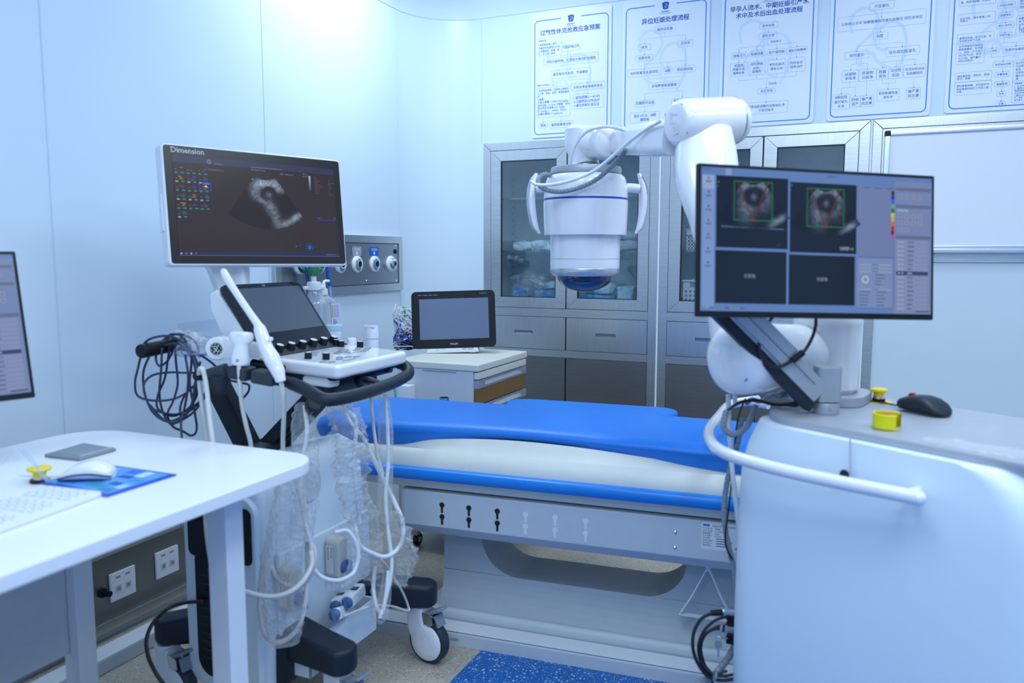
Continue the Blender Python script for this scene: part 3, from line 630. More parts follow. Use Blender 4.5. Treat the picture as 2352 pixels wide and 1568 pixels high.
for a, b, c_, d, ls in ((1615, -10, 2025, 40, (('盘、简易呼吸器、记录单', 1632, 22, 1965),)), (1602, 160, 2020, 258, (('去枕平卧，解开患者上衣、', 1620, 210, 1975), ('松裤口', 1620, 244, 1708))), (1590, 388, 2005, 480, (('清理呼吸道，取下义齿、采', 1610, 435, 1978), ('取抬颏法或下压法', 1610, 468, 1850))),
    (1582, 490, 1892, 722, (('左手拇指和示指捏住', 1605, 530, 1882), ('患者鼻翼部，右手撑', 1605, 564, 1880), ('口，深吸一口气后口', 1602, 600, 1878), ('对口吹气2次，每次', 1602, 634, 1862), ('大于1秒，通气量为', 1600, 668, 1855), ('500-600ml', 1598, 698, 1765))), (1568, 828, 1980, 920, (('撤去复苏板、垫枕头，舒适', 1588, 872, 1955), ('体位，保暖', 1586, 904, 1735))), (1560, 940, 1975, 1070, (('告知患者病情，并在监护中', 1580, 984, 1950), ('做好患者的安抚工作及心理', 1580, 1020, 1946), ('护理', 1580, 1054, 1636)))):
    p.box(a, b+8, c_, d-6); [p.txt(t, x, y, e, y-(e-x)*.05) for t, x, y, e in ls]
for a, b, ls in ((2286, -20, ('部、', '启动', '救护')), (2272, 180, ('放置患者', '中下段，', '关节伸直', '5-6cm', '/分，')), (2238, 690, ('在5个循环', '扪及颈动脉', '面色、口唇', '出现自主', '瞳孔对光', '面')), (2222, 930, ('注意事项', '1. 人工呼吸', '2. 胸外心脏', '深度和频率', '充分的回弹', '3.胸外心脏', '时，手掌', '能不离开'))):
    n = len(ls); hgt = 37 if n < 8 else 27; p.box(a, b, a+250, b+n*hgt+18)
    for i, t in enumerate(ls): p.txt(t, a+20, b+26+i*hgt, a+20+len(t)*30*(.75 if n == 8 else 1))
p.done()
# ================================================================== treatment bed (local u along it, v to the back)
BM = At(-1.30, 2.075, 0, R_(4.85))
def bp(u, v, z): return BM @ Vector((u, v, z))
bed = thing('treatment_bed', 'blue padded treatment bed on a grey pedestal with a blue bumper rail', 'bed', None, M=BM)
U0, U1 = -.40, 1.20
def hump(u):
    t = min(1, max(0, (u+.05)/1.08)); return math.sin(PI*t**.72)**1.4 if 0 < t < 1 else 0
# white moulded shell: one section swept along the bed
prof = lambda u, h: [(.035, .478), (.022, .505), (.016, .512), (.016, .548), (.020, .565), (.030, .583), (.045, .597), (.056, .597-.004*h), (.070, .588), (.084, .590+.020*h), (.097, .600+.034*h), (.112, .600+.030*h), (.125, .592), (.30, .592), (.52, .59), (.545, .56), (.54, .50), (.50, .478)]
g = G(); rings = []
N = 40
for i in range(N+1):
    t = i/N; u = U0+(U1-U0)*t
    e = max(0, 1-(u-U0)/.16); e2 = max(0, 1-(U1-u)/.06); q = math.sqrt(max(0, 1-e*e))*.5+.5 if e > 0 else 1
    if e2 > 0: q = min(q, math.sqrt(max(.0, 1-e2*e2))*.3+.7)
    vm = .28
    rings.append([(u, vm+(v-vm)*q, z-(.02*e*e if z > .55 else 0)) for v, z in prof(u, hump(u))])
g.loft(rings, M=BM); mk('shell', g, 'ivory', bed, sharp=50)
# blue bumper rail
g = G(); sec = [(-.004, .513), (-.010, .518), (-.0125, .530), (-.010, .542), (-.004, .548), (.017, .548), (.017, .513)]
g.loft([[(u, v, z) for v, z in sec] for u in [U0+.10+k*.1 for k in range(15)]], M=BM); mk('bumper_rail', g, 'vinyl_lip', bed, sharp=50)
# mattress
def mat_ring(u):
    t = (u-U0)/(U1-U0); e = max(0, 1-(u-U0+.0)/.14); q = math.sqrt(max(0, 1-e*e)); h = hump(u)
    v0 = .072+.036*h; v1 = .515-.03*max(0, t-.55)/.45
    vm = (v0+v1)/2; v0 = vm+(v0-vm)*(.45+.55*q); v1 = vm+(v1-vm)*(.45+.55*q)
    zb_ = .598+.030*h; zt = .668; zt = zb_+(zt-zb_)*(.35+.65*q)
    n = 12; pts = []
    r = min(.03, (zt-zb_)*.62)
    pts.append((v0+.012, zb_-.004)); 
    for k in range(7): a = PI+PI/2*k/6; pts.append((v0+r*1.5+r*1.5*math.cos(a), zt-r-r*math.sin(a)))
    for k in range(1, 8): s = k/8; pts.append((v0+r*1.5+(v1-v0-r*3)*s, zt+.008*math.sin(PI*s)))
    for k in range(7): a = -PI/2+PI/2*k/6; pts.append((v1-r*1.5+r*1.5*math.cos(a), zt-r-r*math.sin(a)))
    pts.append((v1-.012, zb_-.004))
    return [(u, v, z) for v, z in pts]
us = [U0-.012+.0005, U0-.004, U0+.008, U0+.025, U0+.05, U0+.08, U0+.11, U0+.14]+[U0+.19+k*.06 for k in range(23)]
us = [u for u in us if u < U1-.07]+[U1-.06]
g = G(); g.loft([mat_ring(max(U0+.001, u)) if u < U0+.001 else mat_ring(u) for u in us[1:]], M=BM); mk('mattress', g, 'vinyl', bed, sharp=60)
# padded arm board behind the mattress
g = G()
def pad(x0, x1, y0, y1, z0, z1, r):
    P = rrect(x0, y0, x1, y1, r, 8); g.prism(P, z0, z1, .013, BM, seg=4)
pad(.11, .755, .60, .76, .606, .641, .08); mk('arm_pad', g, 'vinyl', bed, sharp=60)
g = G(); g.box((.3, .5, .585), (.36, .70, .605), .003, BM); g.box((.56, .5, .585), (.62, .70, .605), .003, BM); mk('arm_pad_bracket', g, 'grey_paint', bed)
# apron with key-hole slots
g = G(); sec = [(.026, .470), (.022, .466), (.022, .362), (.030, .352), (.060, .326), (.075, .322), (.10, .322), (.10, .470)]
g.loft([[(u, v, z) for v, z in sec] for u in (.0, .4, .8, 1.16)], M=BM)
g.box((-.012, .03, .322), (.0, .12, .47), .003, BM); g.box((.05, .10, .34), (1.1, .30, .49), .0, BM)
mk('apron', g, 'pale_grey', bed, sharp=20)
for i, u in enumerate((.131, .220, .312, .401, .492, .584)):
    for z in (.425, .388):
        g = G(); pts = [(.0085*math.cos(a), .008+.0085*math.sin(a)) for a in [R_(-60+k*30) for k in range(11)]]
        pts += [(-.0035, -.004), (-.0035, -.017), (.0035, -.017), (.0035, -.004)]
        g.prism(pts, 0, .0012, 0, BM @ Fr((1, 0, 0), (0, 0, 1), (0, -1, 0), (u, .0222, z))); k = mk('keyhole_slot', g, 'gasket' if i < 3 else 'white', bed, flat=True)
        k['label'] = 'dark key-hole slot' if i < 3 else 'pale key-hole slot'
for z in (.430, .385):
    g = G(); g.lathe([(.0, .004), (.003, .0035), (.0055, .001), (.0055, 0)], BM @ Fr((1, 0, 0), (0, 0, 1), (0, -1, 0), (.84, .022, z)), 12); mk('screw', g, 'chrome', bed)
LM = BM @ Fr((1, 0, 0), (0, 0, 1), (0, -1, 0), (.911, .0218, .392))
pr = Print(LM); pr.rect(0, 0, .115, .075, (.78, .80, .84)); K = lin('33405e')
lb = mk('rating_label', pr, 'print', bed, flat=True)
pr = Print(LM, .0008); pr.rect(.004, .066, .022, .0715, lin('2f6fd0')); pr.text('检查治疗床使用说明书铭牌', .028, .066, w_=.062, c=K)
for i, (a, b) in enumerate((('产 品 名 称：', '检查床'), ('型 号 规 格：', 'HC-5000'), ('额定载重：', '135kg'), ('生产日期：', '2023-05'), ('出厂编号：', ''), ('注册人地址：', ''), ('生产地址：', ''), ('服务电话：', ''))):
    pr.text(a, .004, .058-i*.0068, h=.0052, c=K); pr.text(b, .036, .058-i*.0068, h=.0052, c=K) if b else pr.rect(.040, .059-i*.0068, .072+.006*(i % 3), .061-i*.0068, K)
pr.poly([(.088, .006), (.100, .006), (.094, .0155)], lin('e8b800')); pr.poly([(.0935, .0075), (.0945, .0075), (.0945, .012), (.0935, .012)], K, lift=.0002)
mk('label_lettering', pr, 'print', lb, flat=True)
# pedestal: front and back walls pierced by a round-ended tunnel, skirt flaring to the floor
def ped_v(z): 
    if z > .19: return .155
    t = (.19-z)/.13; return .155-.055*t**2.2
TU0, TU1, TZ0, TR = .21, .86, .175, .125              # tunnel
def wallsheet(front):
    g = G(); UL, UR = .078, 1.14
    zs = [.065, .08, .10, .12, .14, .155, .175]; 
    for i in range(len(zs)-1):
        a, b = zs[i], zs[i+1]; va, vb = (ped_v(a), ped_v(b)) if front else (.345, .345)
        g.add([(UL, va, a), (UR, va, a), (UR, vb, b), (UL, vb, b)], [(0, 1, 2, 3)], BM)
    v = .155 if front else .345; top = .33
    arcL = [(TU0+TR-TR*math.cos(a)*1, TZ0+TR-TR*math.sin(a)) for a in [PI/2*k/12 for k in range(13)]]     # from left side down to the bottom
    arcR = [(TU1-TR+TR*math.cos(a), TZ0+TR-TR*math.sin(a)) for a in [PI/2*k/12 for k in range(12, -1, -1)]]
    edge = [(TU0, top)]+arcL+arcR+[(TU1, top)]
    low = [(UL, top)]+[(UL, z) for z in ()]
    vs = [(x, v, z) for x, z in edge]; n = len(edge)
    out = []
    for x, z in edge:
        if x <= TU0+TR*.999 and z > TZ0+1e-4: out.append((UL, v, z))
        elif x >= TU1-TR*.999 and z > TZ0+1e-4: out.append((UR, v, z))
        else: out.append((x, v, TZ0))
    g.add(vs+out, [(i, i+1, n+i+1, n+i) for i in range(n-1)], BM)
    mid = [(UL, v, TZ0), (TU0+TR, v, TZ0)]
    return g, edge
gf, edge = wallsheet(True); gb, _ = wallsheet(False)
g = gf; g.add(gb.v, gb.f)
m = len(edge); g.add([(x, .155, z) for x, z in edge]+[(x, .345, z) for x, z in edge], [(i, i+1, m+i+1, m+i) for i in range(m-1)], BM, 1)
for u in (.078, 1.14): g.add([(u, ped_v(z), z) for z in (.065, .10, .14, .175, .33)]+[(u, .345, .33), (u, .345, .065)], [tuple(range(7))], BM)
mk('pedestal', g, ['grey_paint', 'grey_paint_dark'], bed, sharp=30, flat=True)
g = G(); sec = [(.075, .001), (.075, .060), (.079, .070), (.087, .076), (.097, .074), (.105, .066), (.48, .066), (.48, .001)]
g.loft([[(u, v, z) for v, z in sec] for u in (.055, .6, 1.16)], M=BM); mk('plinth', g, 'pale_grey', bed, sharp=50)
g = G(); g.cyl(bp(.925, .10, .322), bp(.925, .10, .308), .009); 
M_ = BM @ Fr((1, 0, 0), (0, 0, 1), (0, -1, 0), (.925, .10, 0))
tri = smooth([(0, .306, 0), (.007, .303, 0), (.043, .225, 0), (.075, .168, 0), (.072, .160, 0), (0, .160, 0), (-.072, .160, 0), (-.075, .168, 0), (-.043, .225, 0), (-.007, .303, 0)], 5, True)
inn = [(p.x*.93, .2+(p.y-.2)*.945, 0) for p in tri]; n = len(tri)
vs = [(p[0], p[1], z) for z in (-.009, .009) for p in tri]+[(p[0], p[1], z) for z in (-.009, .009) for p in inn]
fs = []
for i in range(n):
    j = (i+1) % n; fs += [(i, j, n+j, n+i), (2*n+j, 2*n+i, 3*n+i, 3*n+j), (i, 2*n+i, 2*n+j, j), (n+i, n+j, 3*n+j, 3*n+i)]
g.add(vs, fs, M_); mk('triangle_pull', g, 'white', bed, sharp=50)
# floor trunking round the pedestal
T_ = thing('cable_trunking', 'white floor trunking along the foot of the bed pedestal, dark print on its face', 'trunking', bp(.5, .03, 0))
tsec = [(-.004, .0005), (-.004, .034), (.000, .040), (.008, .043), (.060, .043), (.070, .038), (.072, .0005)]
g = G(); g.loft([[(u, v, z) for v, z in tsec] for u in (-.27, .3, .7, 1.13)], M=BM); mk('duct', g, 'pale_grey', T_, sharp=35)
g = G(); g.box((-.27, -.0015, .0442), (1.13, .068, .0455), .0006, BM); mk('duct_lid', g, 'white', T_)
for u, s, w_ in ((.195, 'LESSO', .028), (-.16, 'LESSO  PVC-U电缆槽 GB/T', .15)):
    pr = Print(BM @ Fr((-1, 0, 0), (0, 0, -1), (0, -1, 0), (u, -.0045, .024))); pr.text(s, 0, 0, w_=w_, c=lin('3a3f4c')); mk('trunking_print', pr, 'print', T_, flat=True)
T_ = thing('cable_trunking', 'white floor trunking running back along the end of the bed pedestal', 'trunking', bp(.03, .35, 0))
g = G(); g.loft([[(u, v, z) for u, z in ((.008, .0005), (.008, .043), (.045, .043), (.045, .0005))] for v in (.075, .9)], M=BM); mk('duct', g, 'grey_paint', T_, sharp=35)
g = G(); g.box((.007, .075, .0442), (.046, .9, .0455), .0005, BM); mk('duct_lid', g, 'white', T_)
T_ = thing('cable_trunking', 'white floor trunking beside the left wall, under the desk', 'trunking', (-1.99, 1.6, 0))
g = G(); g.box((-2.03, .2, .0005), (-1.955, 2.3, .043), .003); mk('duct', g, 'pale_grey', T_); g = G(); g.box((-2.028, .2, .0435), (-1.957, 2.3, .0455), .0006); mk('duct_lid', g, 'white', T_)
# ================================================================== ultrasound machine (faces +X)
us = thing('ultrasound_machine', 'white and charcoal ultrasound trolley with a large dark monitor, standing between desk and bed', 'ultrasound machine', (-1.45, 1.73, 0))
XZ = lambda Y: Fr((1, 0, 0), (0, 0, 1), (0, -1, 0), (0, Y, 0))       # draw in x-z, extrude towards the camera side
# tower body
g = G()
side = [(-1.60, .085), (-1.36, .085), (-1.335, .10), (-1.330, .30), (-1.335, .455), (-1.345, .60), (-1.372, .655), (-1.42, .672), (-1.52, .645), (-1.60, .60)]
g.prism(side, -.44, 0, .022, XZ(1.505), seg=4)
body = mk('tower_body', g, 'white_soft', us, sharp=50)
g = G(); g.box((-1.3345, 1.535, .105), (-1.318, 1.935, .452), .008); mk('front_panel', g, 'white_soft', us)
g = G(); sk = [(-1.605, .09), (-1.37, .09)]
g.prism(rrect(-1.588, .088, -1.352, .60, .045, 8), 0, .022, .006, XZ(1.512)); fr = mk('side_cover', g, 'white_soft', us)
g = G(); g.prism(rrect(-1.572, .43, -1.362, .575, .018, 5), .0, .004, .002, XZ(1.4915)); mk('side_grille', g, 'black', us)
g = G(); g.prism(rrect(-1.552, .112, -1.405, .435, [.05, .012, .012, .05], 6), 0, .004, .002, XZ(1.4915)); gr = mk('side_grille', g, 'black', us)
for k in range(11):
    g = G(); g.box((-1.535, 1.4855, .16+k*.022), (-1.42, 1.488, .168+k*.022), .001); s = mk('vent_slot', g, 'charcoal', gr)
g = G(); g.cyl((-1.331, 1.62, .655), (-1.322, 1.62, .655), .045, n=32); 
g = G(); g.lathe([(0, .003), (.046, .002), (.052, 0)], Fr((0, 1, 0), (0, 0, 1), (1, 0, 0), (-1.3435, 1.69, .595)) @ Matrix.Rotation(-.16, 4, 'X'), 32); mk('front_recess', g, 'pale_grey', us)
# tray at the foot
g = G(); X0, X1, Y0, Y1, Z0, Z1, w_ = -1.335, -1.25, 1.56, 1.862, .125, .222, .006
for a, b in (((X0, Y0, Z0), (X1, Y1, Z0+w_)), ((X1-w_, Y0, Z0), (X1, Y1, Z1)), ((X0, Y0, Z0), (X1, Y0+w_, Z1)), ((X0, Y1-w_, Z0), (X1, Y1, Z1))): g.box(a, b, .002)
mk('tray', g, 'white_soft', us)
# feet: charcoal leg covers and braked casters
def leg(p0, p1, w0, w1, name='leg_cover'):
    p0, p1 = Vector(p0), Vector(p1); d = (p1-p0).normalized(); L = (p1-p0).length; n_ = Vector((-d.y, d.x, 0)); g = G()
    out = [(0, -w0), (L*.6, -w1)]+[(L+w1*math.sin(a)*.9, -w1*math.cos(a)) for a in [PI*k/12 for k in range(1, 12)]]+[(L*.6, w1), (0, w0)]
    b = G(); b.prism(out, .0, .068, .014, seg=4)
    for v in b.v: v.z += .02*max(0, 1-v.x/L)*(1 if v.z > .034 else .2)
    g.add([p0+d*v.x+n_*v.y+Vector((0, 0, v.z)) for v in b.v], b.f); return mk(name, g, 'charcoal', us, sharp=45)
leg((-1.345, 1.592, .168), (-1.158, 1.562, .170), .050, .043); leg((-1.345, 1.90, .168), (-1.165, 1.985, .168), .052, .043); leg((-1.57, 1.56, .172), (-1.66, 1.496, .176), .048, .040); leg((-1.57, 1.89, .168), (-1.70, 1.98, .168), .05, .045)
for (x0, y0, x1, y1) in ((-1.335, 1.53, -1.31, 1.62), (-1.335, 1.87, -1.31, 1.945)):
    g = G(); g.prism([(-1.345, .08), (-1.30, .12), (-1.30, .235), (-1.345, .245)], -(y1-y0), 0, .006, XZ(y0)); mk('leg_root', g, 'charcoal', us)
for (x, y) in ((-1.172, 1.568), (-1.178, 1.978), (-1.66, 1.49), (-1.70, 1.98)):
    cM = At(x, y, 0, R_(-8)); c = bpy.data.objects.new('caster', None); col.objects.link(c); c.parent = us; MW[c] = cM; c.matrix_world = cM
    c.matrix_parent_inverse = Matrix.Identity(4); c.matrix_basis = MW[us].inverted() @ cM
    ox, zc, R0 = .036, .066, .066
    Ym = cM @ Fr((1, 0, 0), (0, 0, 1), (0, -1, 0), (ox, 0, zc))
    g = G(); g.lathe([(R0-.012, -.018), (R0-.004, -.016), (R0, -.008), (R0, .008), (R0-.004, .016), (R0-.012, .018)], Ym, 40); mk('tyre', g, 'charcoal_soft', c)
    g = G(); g.lathe([(0, -.027), (.034, -.027), (.048, -.0245), (.0545, -.019), (.0545, .019), (.048, .0245), (.034, .0265), (.0335, .0262), (.033, .0268), (0, .0275)], Ym, 40); mk('wheel_cover', g, 'white', c)
    g = G(); pts = [(-.031, .168), (.026, .168), (.026, .14), (.030, .118), (.040, .105), (-.012, .05), (-.020, .075), (-.030, .10), (-.031, .12)]
    g.prism(pts, -.024, .024, .008, cM @ XZ(0), seg=3); g.cyl(cM @ Vector((-.003, 0, .16)), cM @ Vector((-.003, 0, .174)), .027); mk('fork', g, 'white', c, sharp=50)
    g = G()
    g.prism([(.026, .158), (.062, .150), (.066, .126), (.05, .118), (.032, .128)], .020, .0225, 0, cM @ XZ(0)); g.prism([(.026, .158), (.062, .150), (.066, .126), (.05, .118), (.032, .128)], -.0225, -.020, 0, cM @ XZ(0))
    g.box((.028, -.022, .150), (.056, .022, .153), .001, cM @ At(0, 0, 0)); mk('brake_bracket', g, 'aluminium', c)
    g = G(); g.box((-.005, -.022, -.004), (.038, .022, .004), .002, cM @ At(.052, 0, .158, 0, 0, R_(-24))); g.box((-.004, -.018, -.02), (.004, .018, .016), .002, cM @ At(.074, 0, .138, 0, 0, R_(-22)))
    mk('brake_pedal', g, 'hose_grey', c)
# crossed lift arms between tower and console
def bar(p0, p1, w_, d_, mat, name, bev=.008):
    p0, p1 = Vector(p0), Vector(p1); z = (p1-p0).normalized(); y = Vector((0, 1, 0)); x = y.cross(z).normalized(); y = z.cross(x)
    g = G(); g.box((-w_/2, -d_/2, 0), (w_/2, d_/2, (p1-p0).length), bev, Fr(x, y, z, p0)); return mk(name, g, mat, us)
A = W(492, 868, 2.31); Bm = W(588, 1042, 2.31); C = W(728, 893, 2.31)
bar(Bm+Vector((.01, -.01, -.02)), A, .060, .05, 'charcoal', 'lift_arm'); bar(Bm+Vector((0, .02, .0)), C+Vector((0, .02, 0)), .040, .05, 'charcoal', 'lift_arm')
bar(Bm+Vector((.02, .02, -.035)), C+Vector((.01, .03, -.035)), .020, .035, 'black', 'lift_strut')
g = G(); g.box((-1.62, 1.69, .58), (-1.52, 1.83, .665), .02); mk('lift_foot', g, 'charcoal', us)
# console
TILT = R_(2.6)
CM = Matrix.Translation((-1.345, 1.815, .915)) @ Matrix.Rotation(TILT, 4, 'Y')          # local x to the front, y to the far side
g = G(); out = rrect(-.125, -.170, .138, .168, [.016, .02, .02, .02], 6)
g.prism(out, -.024, .012, .010, CM, seg=4); mk('console', g, 'white_gloss', us, sharp=50)
g = G(); g.prism(rrect(-.12, -.155, .112, .155, .02, 4), -.034, -.025, .003, CM); mk('console_base', g, 'charcoal', us)
g = G(); g.prism(rrect(.01, -.158, .105, -.105, .018, 4), -.052, -.0245, .008, CM); g2 = mk('console_underside', g, 'white_gloss', us)
g = G(); g.box((-.10, -.10, -.085), (.075, .10, -.034), .02, CM); mk('console_mount', g, 'charcoal', us)
g = G(); g.box((.02, .06, -.052), (.10, .15, -.034), .006, CM); mk('console_latch', g, 'cable_navy', us)
def on_c(x, y, z=0): return CM @ Vector((x, y, .0122+z))
def knob(x, y, r, h, cap=True):
    g = G(); g.lathe([(r*1.05, 0), (r, h*.1), (r*.97, h*.85), (r*.9, h)], CM @ Matrix.Translation((x, y, .0122)), 20); k = mk('knob', g, 'black', us)
    if cap: g = G(); g.lathe([(0, h+.0008), (r*.72, h+.0006), (r*.8, h)], CM @ Matrix.Translation((x, y, .0122)), 20); mk('knob_cap', g, 'pale_grey', k)
for x, y in ((.010, -.125), (.052, -.105)): knob(x, y, .0095, .017)
for x, y in ((-.060, .115), (-.012, .142)): knob(x, y, .0095, .017)
knob(-.075, .112, .0085, .020)
g = G(); g.lathe([(0, .010), (.010, .0085), (.015, .003), (.0155, 0)], CM @ Matrix.Translation((.020, .012, .0122)), 24); mk('trackball', g, 'hose_grey', us)
g = G(); g.lathe([(.017, .0), (.018, .003), (.023, .003), (.024, 0)], CM @ Matrix.Translation((.020, .012, .0122)), 24); mk('trackball_ring', g, 'arm_silver', us)
bts = [(-.03, -.05, .010), (-.012, -.075, .009), (-.045, -.02, .009), (-.048, .025, .009), (.062, -.060, .009), (.080, -.085, .009), (.075, -.04, .009), (.088, -.02, .009), (-.005, .06, .009), (.015, .085, .009), (.035, .105, .008), (-.03, .075, .009), (.0, .115, .008), (.02, .135, .009), (.045, .075, .008), (.094, -.135, .008), (.075, -.148, .008)]
for x, y, r in bts:
    g = G(); g.lathe([(0, .0022), (r*1.05, .002), (r*1.2, 0)], CM @ Matrix.Translation((x, y, .0122)) @ Matrix.Diagonal((.8, 1.15, 1, 1)), 16); mk('console_button', g, 'hose_grey', us)
g = G(); g.box((.10, -.10, .0118), (.106, -.045, .0135), .0006, CM); g.box((.036, .035, .0118), (.041, .085, .0135), .0006, CM); mk('console_key_bar', g, 'tablet_grey', us)
pr = Print(CM @ Fr((0, 1, 0), (0, 0, 1), (1, 0, 0), (.1255, 0, -.006))); pr.text('◁▷', -.02, 0, h=.010, c=lin('b8c6dc')); pr.text('❘❘', .085, 0, h=.010, c=lin('b8c6dc')); mk('console_print', pr, 'print', us, flat=True)
# knob strip and tilted touch screen
g = G(); sec = [(-.135, .004), (-.072, .0125), (-.070, .0155), (-.096, .023), (-.138, .032), (-.15, .01)]
g.loft([[(x, y, z) for x, z in sec] for y in (-.158, .16)], M=CM); strip = mk('knob_strip', g, 'charcoal', us, sharp=30)
for k in range(6):
    Mk = CM @ At(-.094, -.115+k*.0475, .0225, 0, 0, R_(14)); r, h = .0118, .017
    g = G(); g.lathe([(r*1.08, -.003), (r, h*.15), (r*.97, h*.85), (r*.88, h)], Mk, 22); kb = mk('knob', g, 'black', us)
    g = G(); g.lathe([(0, h+.001), (r*.75, h+.0008), (r*.84, h-.0002)], Mk, 22); mk('knob_cap', g, 'pale_grey', kb)
bl, tr_, tl = Vector((-1.452, 1.632, .955)), Vector((-1.572, 1.955, 1.117)), Vector((-1.572, 1.632, 1.117))
ty = (tl-bl).normalized(); tx = Vector((0, 1, 0)); tn = tx.cross(ty); TM = Fr(tx, ty, tn, bl); TWd, THt = .323, (tl-bl).length
g = G(); g.prism(rrect(0, -.012, TWd, THt, [.004, .018, .018, .004], 6), -.010, 0, .002, TM); ts = mk('touch_screen', g, 'black_gloss', us)
g = G(); g.prism(rrect(.055, .040, TWd-.012, THt-.016, .003, 3), .0002, .0008, 0, TM); mk('touch_display', g, 'touch_reflection_glow', ts, flat=True)
pr = Print(TM, .001); pr.text('Vol', .155, THt-.012, h=.010, c=(.5, .55, .6)); mk('touch_print', pr, 'print', ts, flat=True)
g = G(); g.prism([(-1.452+.005, .945), (-1.47, .93), (-1.56, .955), (-1.612, 1.05), (-1.612, 1.094), (-1.588, 1.104)], -.318, 0, .007, XZ(1.635), seg=3); mk('touch_housing', g, 'white', us, sharp=45)
# hinge hub with the maker's round emblem
hb = W(497, 801, 2.07); HM = Fr((1, 0, 0), (0, 0, 1), (0, -1, 0), hb) @ Matrix.Rotation(R_(24), 4, 'Y')
g = G(); g.lathe([(.028, -.05), (.030, -.046), (.030, -.004), (.0285, -.0008), (.026, 0), (0, .0002)], HM, 36); hub = mk('hinge_hub', g, 'white_gloss', us)
g = G(); h2 = hb+Vector((.10, .03, -.004)); g.loft([[hb+Vector((0, .008, -.029)), hb+Vector((0, .008, .029)), hb+Vector((0, .045, .029)), hb+Vector((0, .045, -.029))], [hb+Vector((.045, .008, -.020)), hb+Vector((.045, .008, .022)), hb+Vector((.045, .045, .022)), hb+Vector((.045, .045, -.020))], [hb+Vector((.12, .03, -.022)), hb+Vector((.12, .03, .012)), hb+Vector((.12, .06, .012)), hb+Vector((.12, .06, -.022))]]); mk('hinge_arm', g, 'white_gloss', us, sharp=45)
E1 = Print(HM, .0008); E1.disc(0, 0, .0165, (.01, .01, .012), 32); 
for k in range(8):
    a = PI/4*k+.2; E1.line([( .0118*math.cos(a+q), .0118*math.sin(a+q)) for q in (-.22, 0, .22)], .0011, (.85, .88, .92), lift=.0003)
E1.line([(.0150*math.cos(2*PI*k/32), .0150*math.sin(2*PI*k/32)) for k in range(32)], .0008, (.85, .88, .92), closed=True, lift=.0003)
for pts in ([(-.001, .006, 0), (-.004, .0075, 0), (-.0065, .004, 0), (-.0045, -.001, 0), (-.0015, -.002, 0), (-.0012, .001, 0), (-.004, .001, 0)], [(-.0014, -.001, 0), (-.002, -.006, 0), (-.0055, -.0075, 0), (-.007, -.004, 0)], [(.0065, .005, 0), (.004, .0078, 0), (.001, .005, 0), (.0035, .0015, 0), (.001, .0, 0), (.001, -.0055, 0), (.0045, -.0075, 0), (.007, -.004, 0), (.006, -.002, 0)]):
    E1.line([p[:2] for p in smooth(pts, 5)], .0013, (.9, .92, .95), lift=.0005)
mk('emblem', E1, 'print', hub, flat=True)
# push handle: charcoal loop round the front
hp = [W(600, 868, 2.08), W(655, 876, 2.03), W(700, 893, 1.97), W(742, 916, 1.93), W(780, 915, 1.955), W(850, 898, 2.06), W(905, 878, 2.2), W(934, 862, 2.28), W(938, 850, 2.31), W(926, 838, 2.33), W(905, 832, 2.33), W(885, 842, 2.28)]
g = G(); g.tube(hp, lambda t: .0165 if t > .12 else .014, 14, 6); mk('push_handle', g, 'charcoal', us, sharp=60)
g = G(); g.tube([W(822, 872, 2.16), W(832, 885, 2.13), W(842, 898, 2.08)], .013, 10); g.tube([W(872, 880, 2.12), W(850, 872, 2.12), W(838, 870, 2.13)], .008, 8); mk('handle_bracket', g, 'charcoal', us)
g = G(); g.tube([W(722, 925, 1.98), W(716, 935, 1.99), W(722, 944, 1.99)], .019, 12); mk('cable_hook', g, 'charcoal', us)
# probe rail on the near side
g = G()
for (x0, y0, t0, x1, y1, t1, hh) in ((474, 862, 2.03, 520, 848, 2.03, .030), (532, 852, 2.02, 574, 860, 2.0, .034), (582, 862, 2.0, 634, 872, 1.99, .034)):
    a, b = W(x0, y0, t0), W(x1, y1, t1); d = (b-a).normalized(); n_ = Vector((-d.y, d.x, 0)).normalized()
    g.box((0, -.018, -hh/2), ((b-a).length, .03, hh/2), .007, Fr(d, n_, d.cross(n_), a))
mk('probe_rail', g, 'charcoal_soft', us)
g = G(); a = W(450, 862, 2.03); g.cyl(a, W(500, 866, 2.10), .013, bev=.003); mk('rail_peg', g, 'black', us)
for a_, b_, r_ in (((560, 850, 2.06), (640, 862, 2.05), .012), ((580, 836, 2.08), (650, 850, 2.06), .014)): g = G(); g.cyl(W(*a_), W(*b_), r_); mk('rail_core', g, 'black', us)
cpx = W(505, 876, 2.03); g = G(); g.lathe([(0, -.036), (.012, -.034), (.020, -.022), (.0235, .0), (.026, .004), (.026, .016), (.023, .018)], Matrix.Translation(cpx), 24); mk('probe_cup', g, 'charcoal', us)
# rear rod, acrylic tray
g = G(); g.cyl(W(322, 807, 2.06), W(420, 787, 2.2), .0185, bev=.004); mk('rear_rod', g, 'black', us)
g = G(); q0, q1, q2, q3 = W(428, 815, 2.07), W(588, 806, 2.08), W(565, 752, 2.28), W(408, 770, 2.28)
g.add([q0, q1, q2, q3], [(0, 1, 2, 3)]); up_ = Vector((0, 0, .034))
g.add([q0, q1, q1+up_*.6, q0+up_*.0+Vector((-.02, 0, .03)), q3, q3+up_, q2, q2+up_], [(0, 1, 2, 3), (4, 6, 7, 5), (4, 0, 3, 5)])
mk('acrylic_tray', g, 'acrylic', us, flat=True)
g = G(); g.tube([q0+Vector((-.012, 0, .02)), q0+Vector((.004, 0, 0)), q1+Vector((-.03, 0, 0)), q1+Vector((-.008, 0, .006)), q1+Vector((.004, .01, .035))], .0014, 6); mk('acrylic_tray_edge', g, 'cable_blue', us)
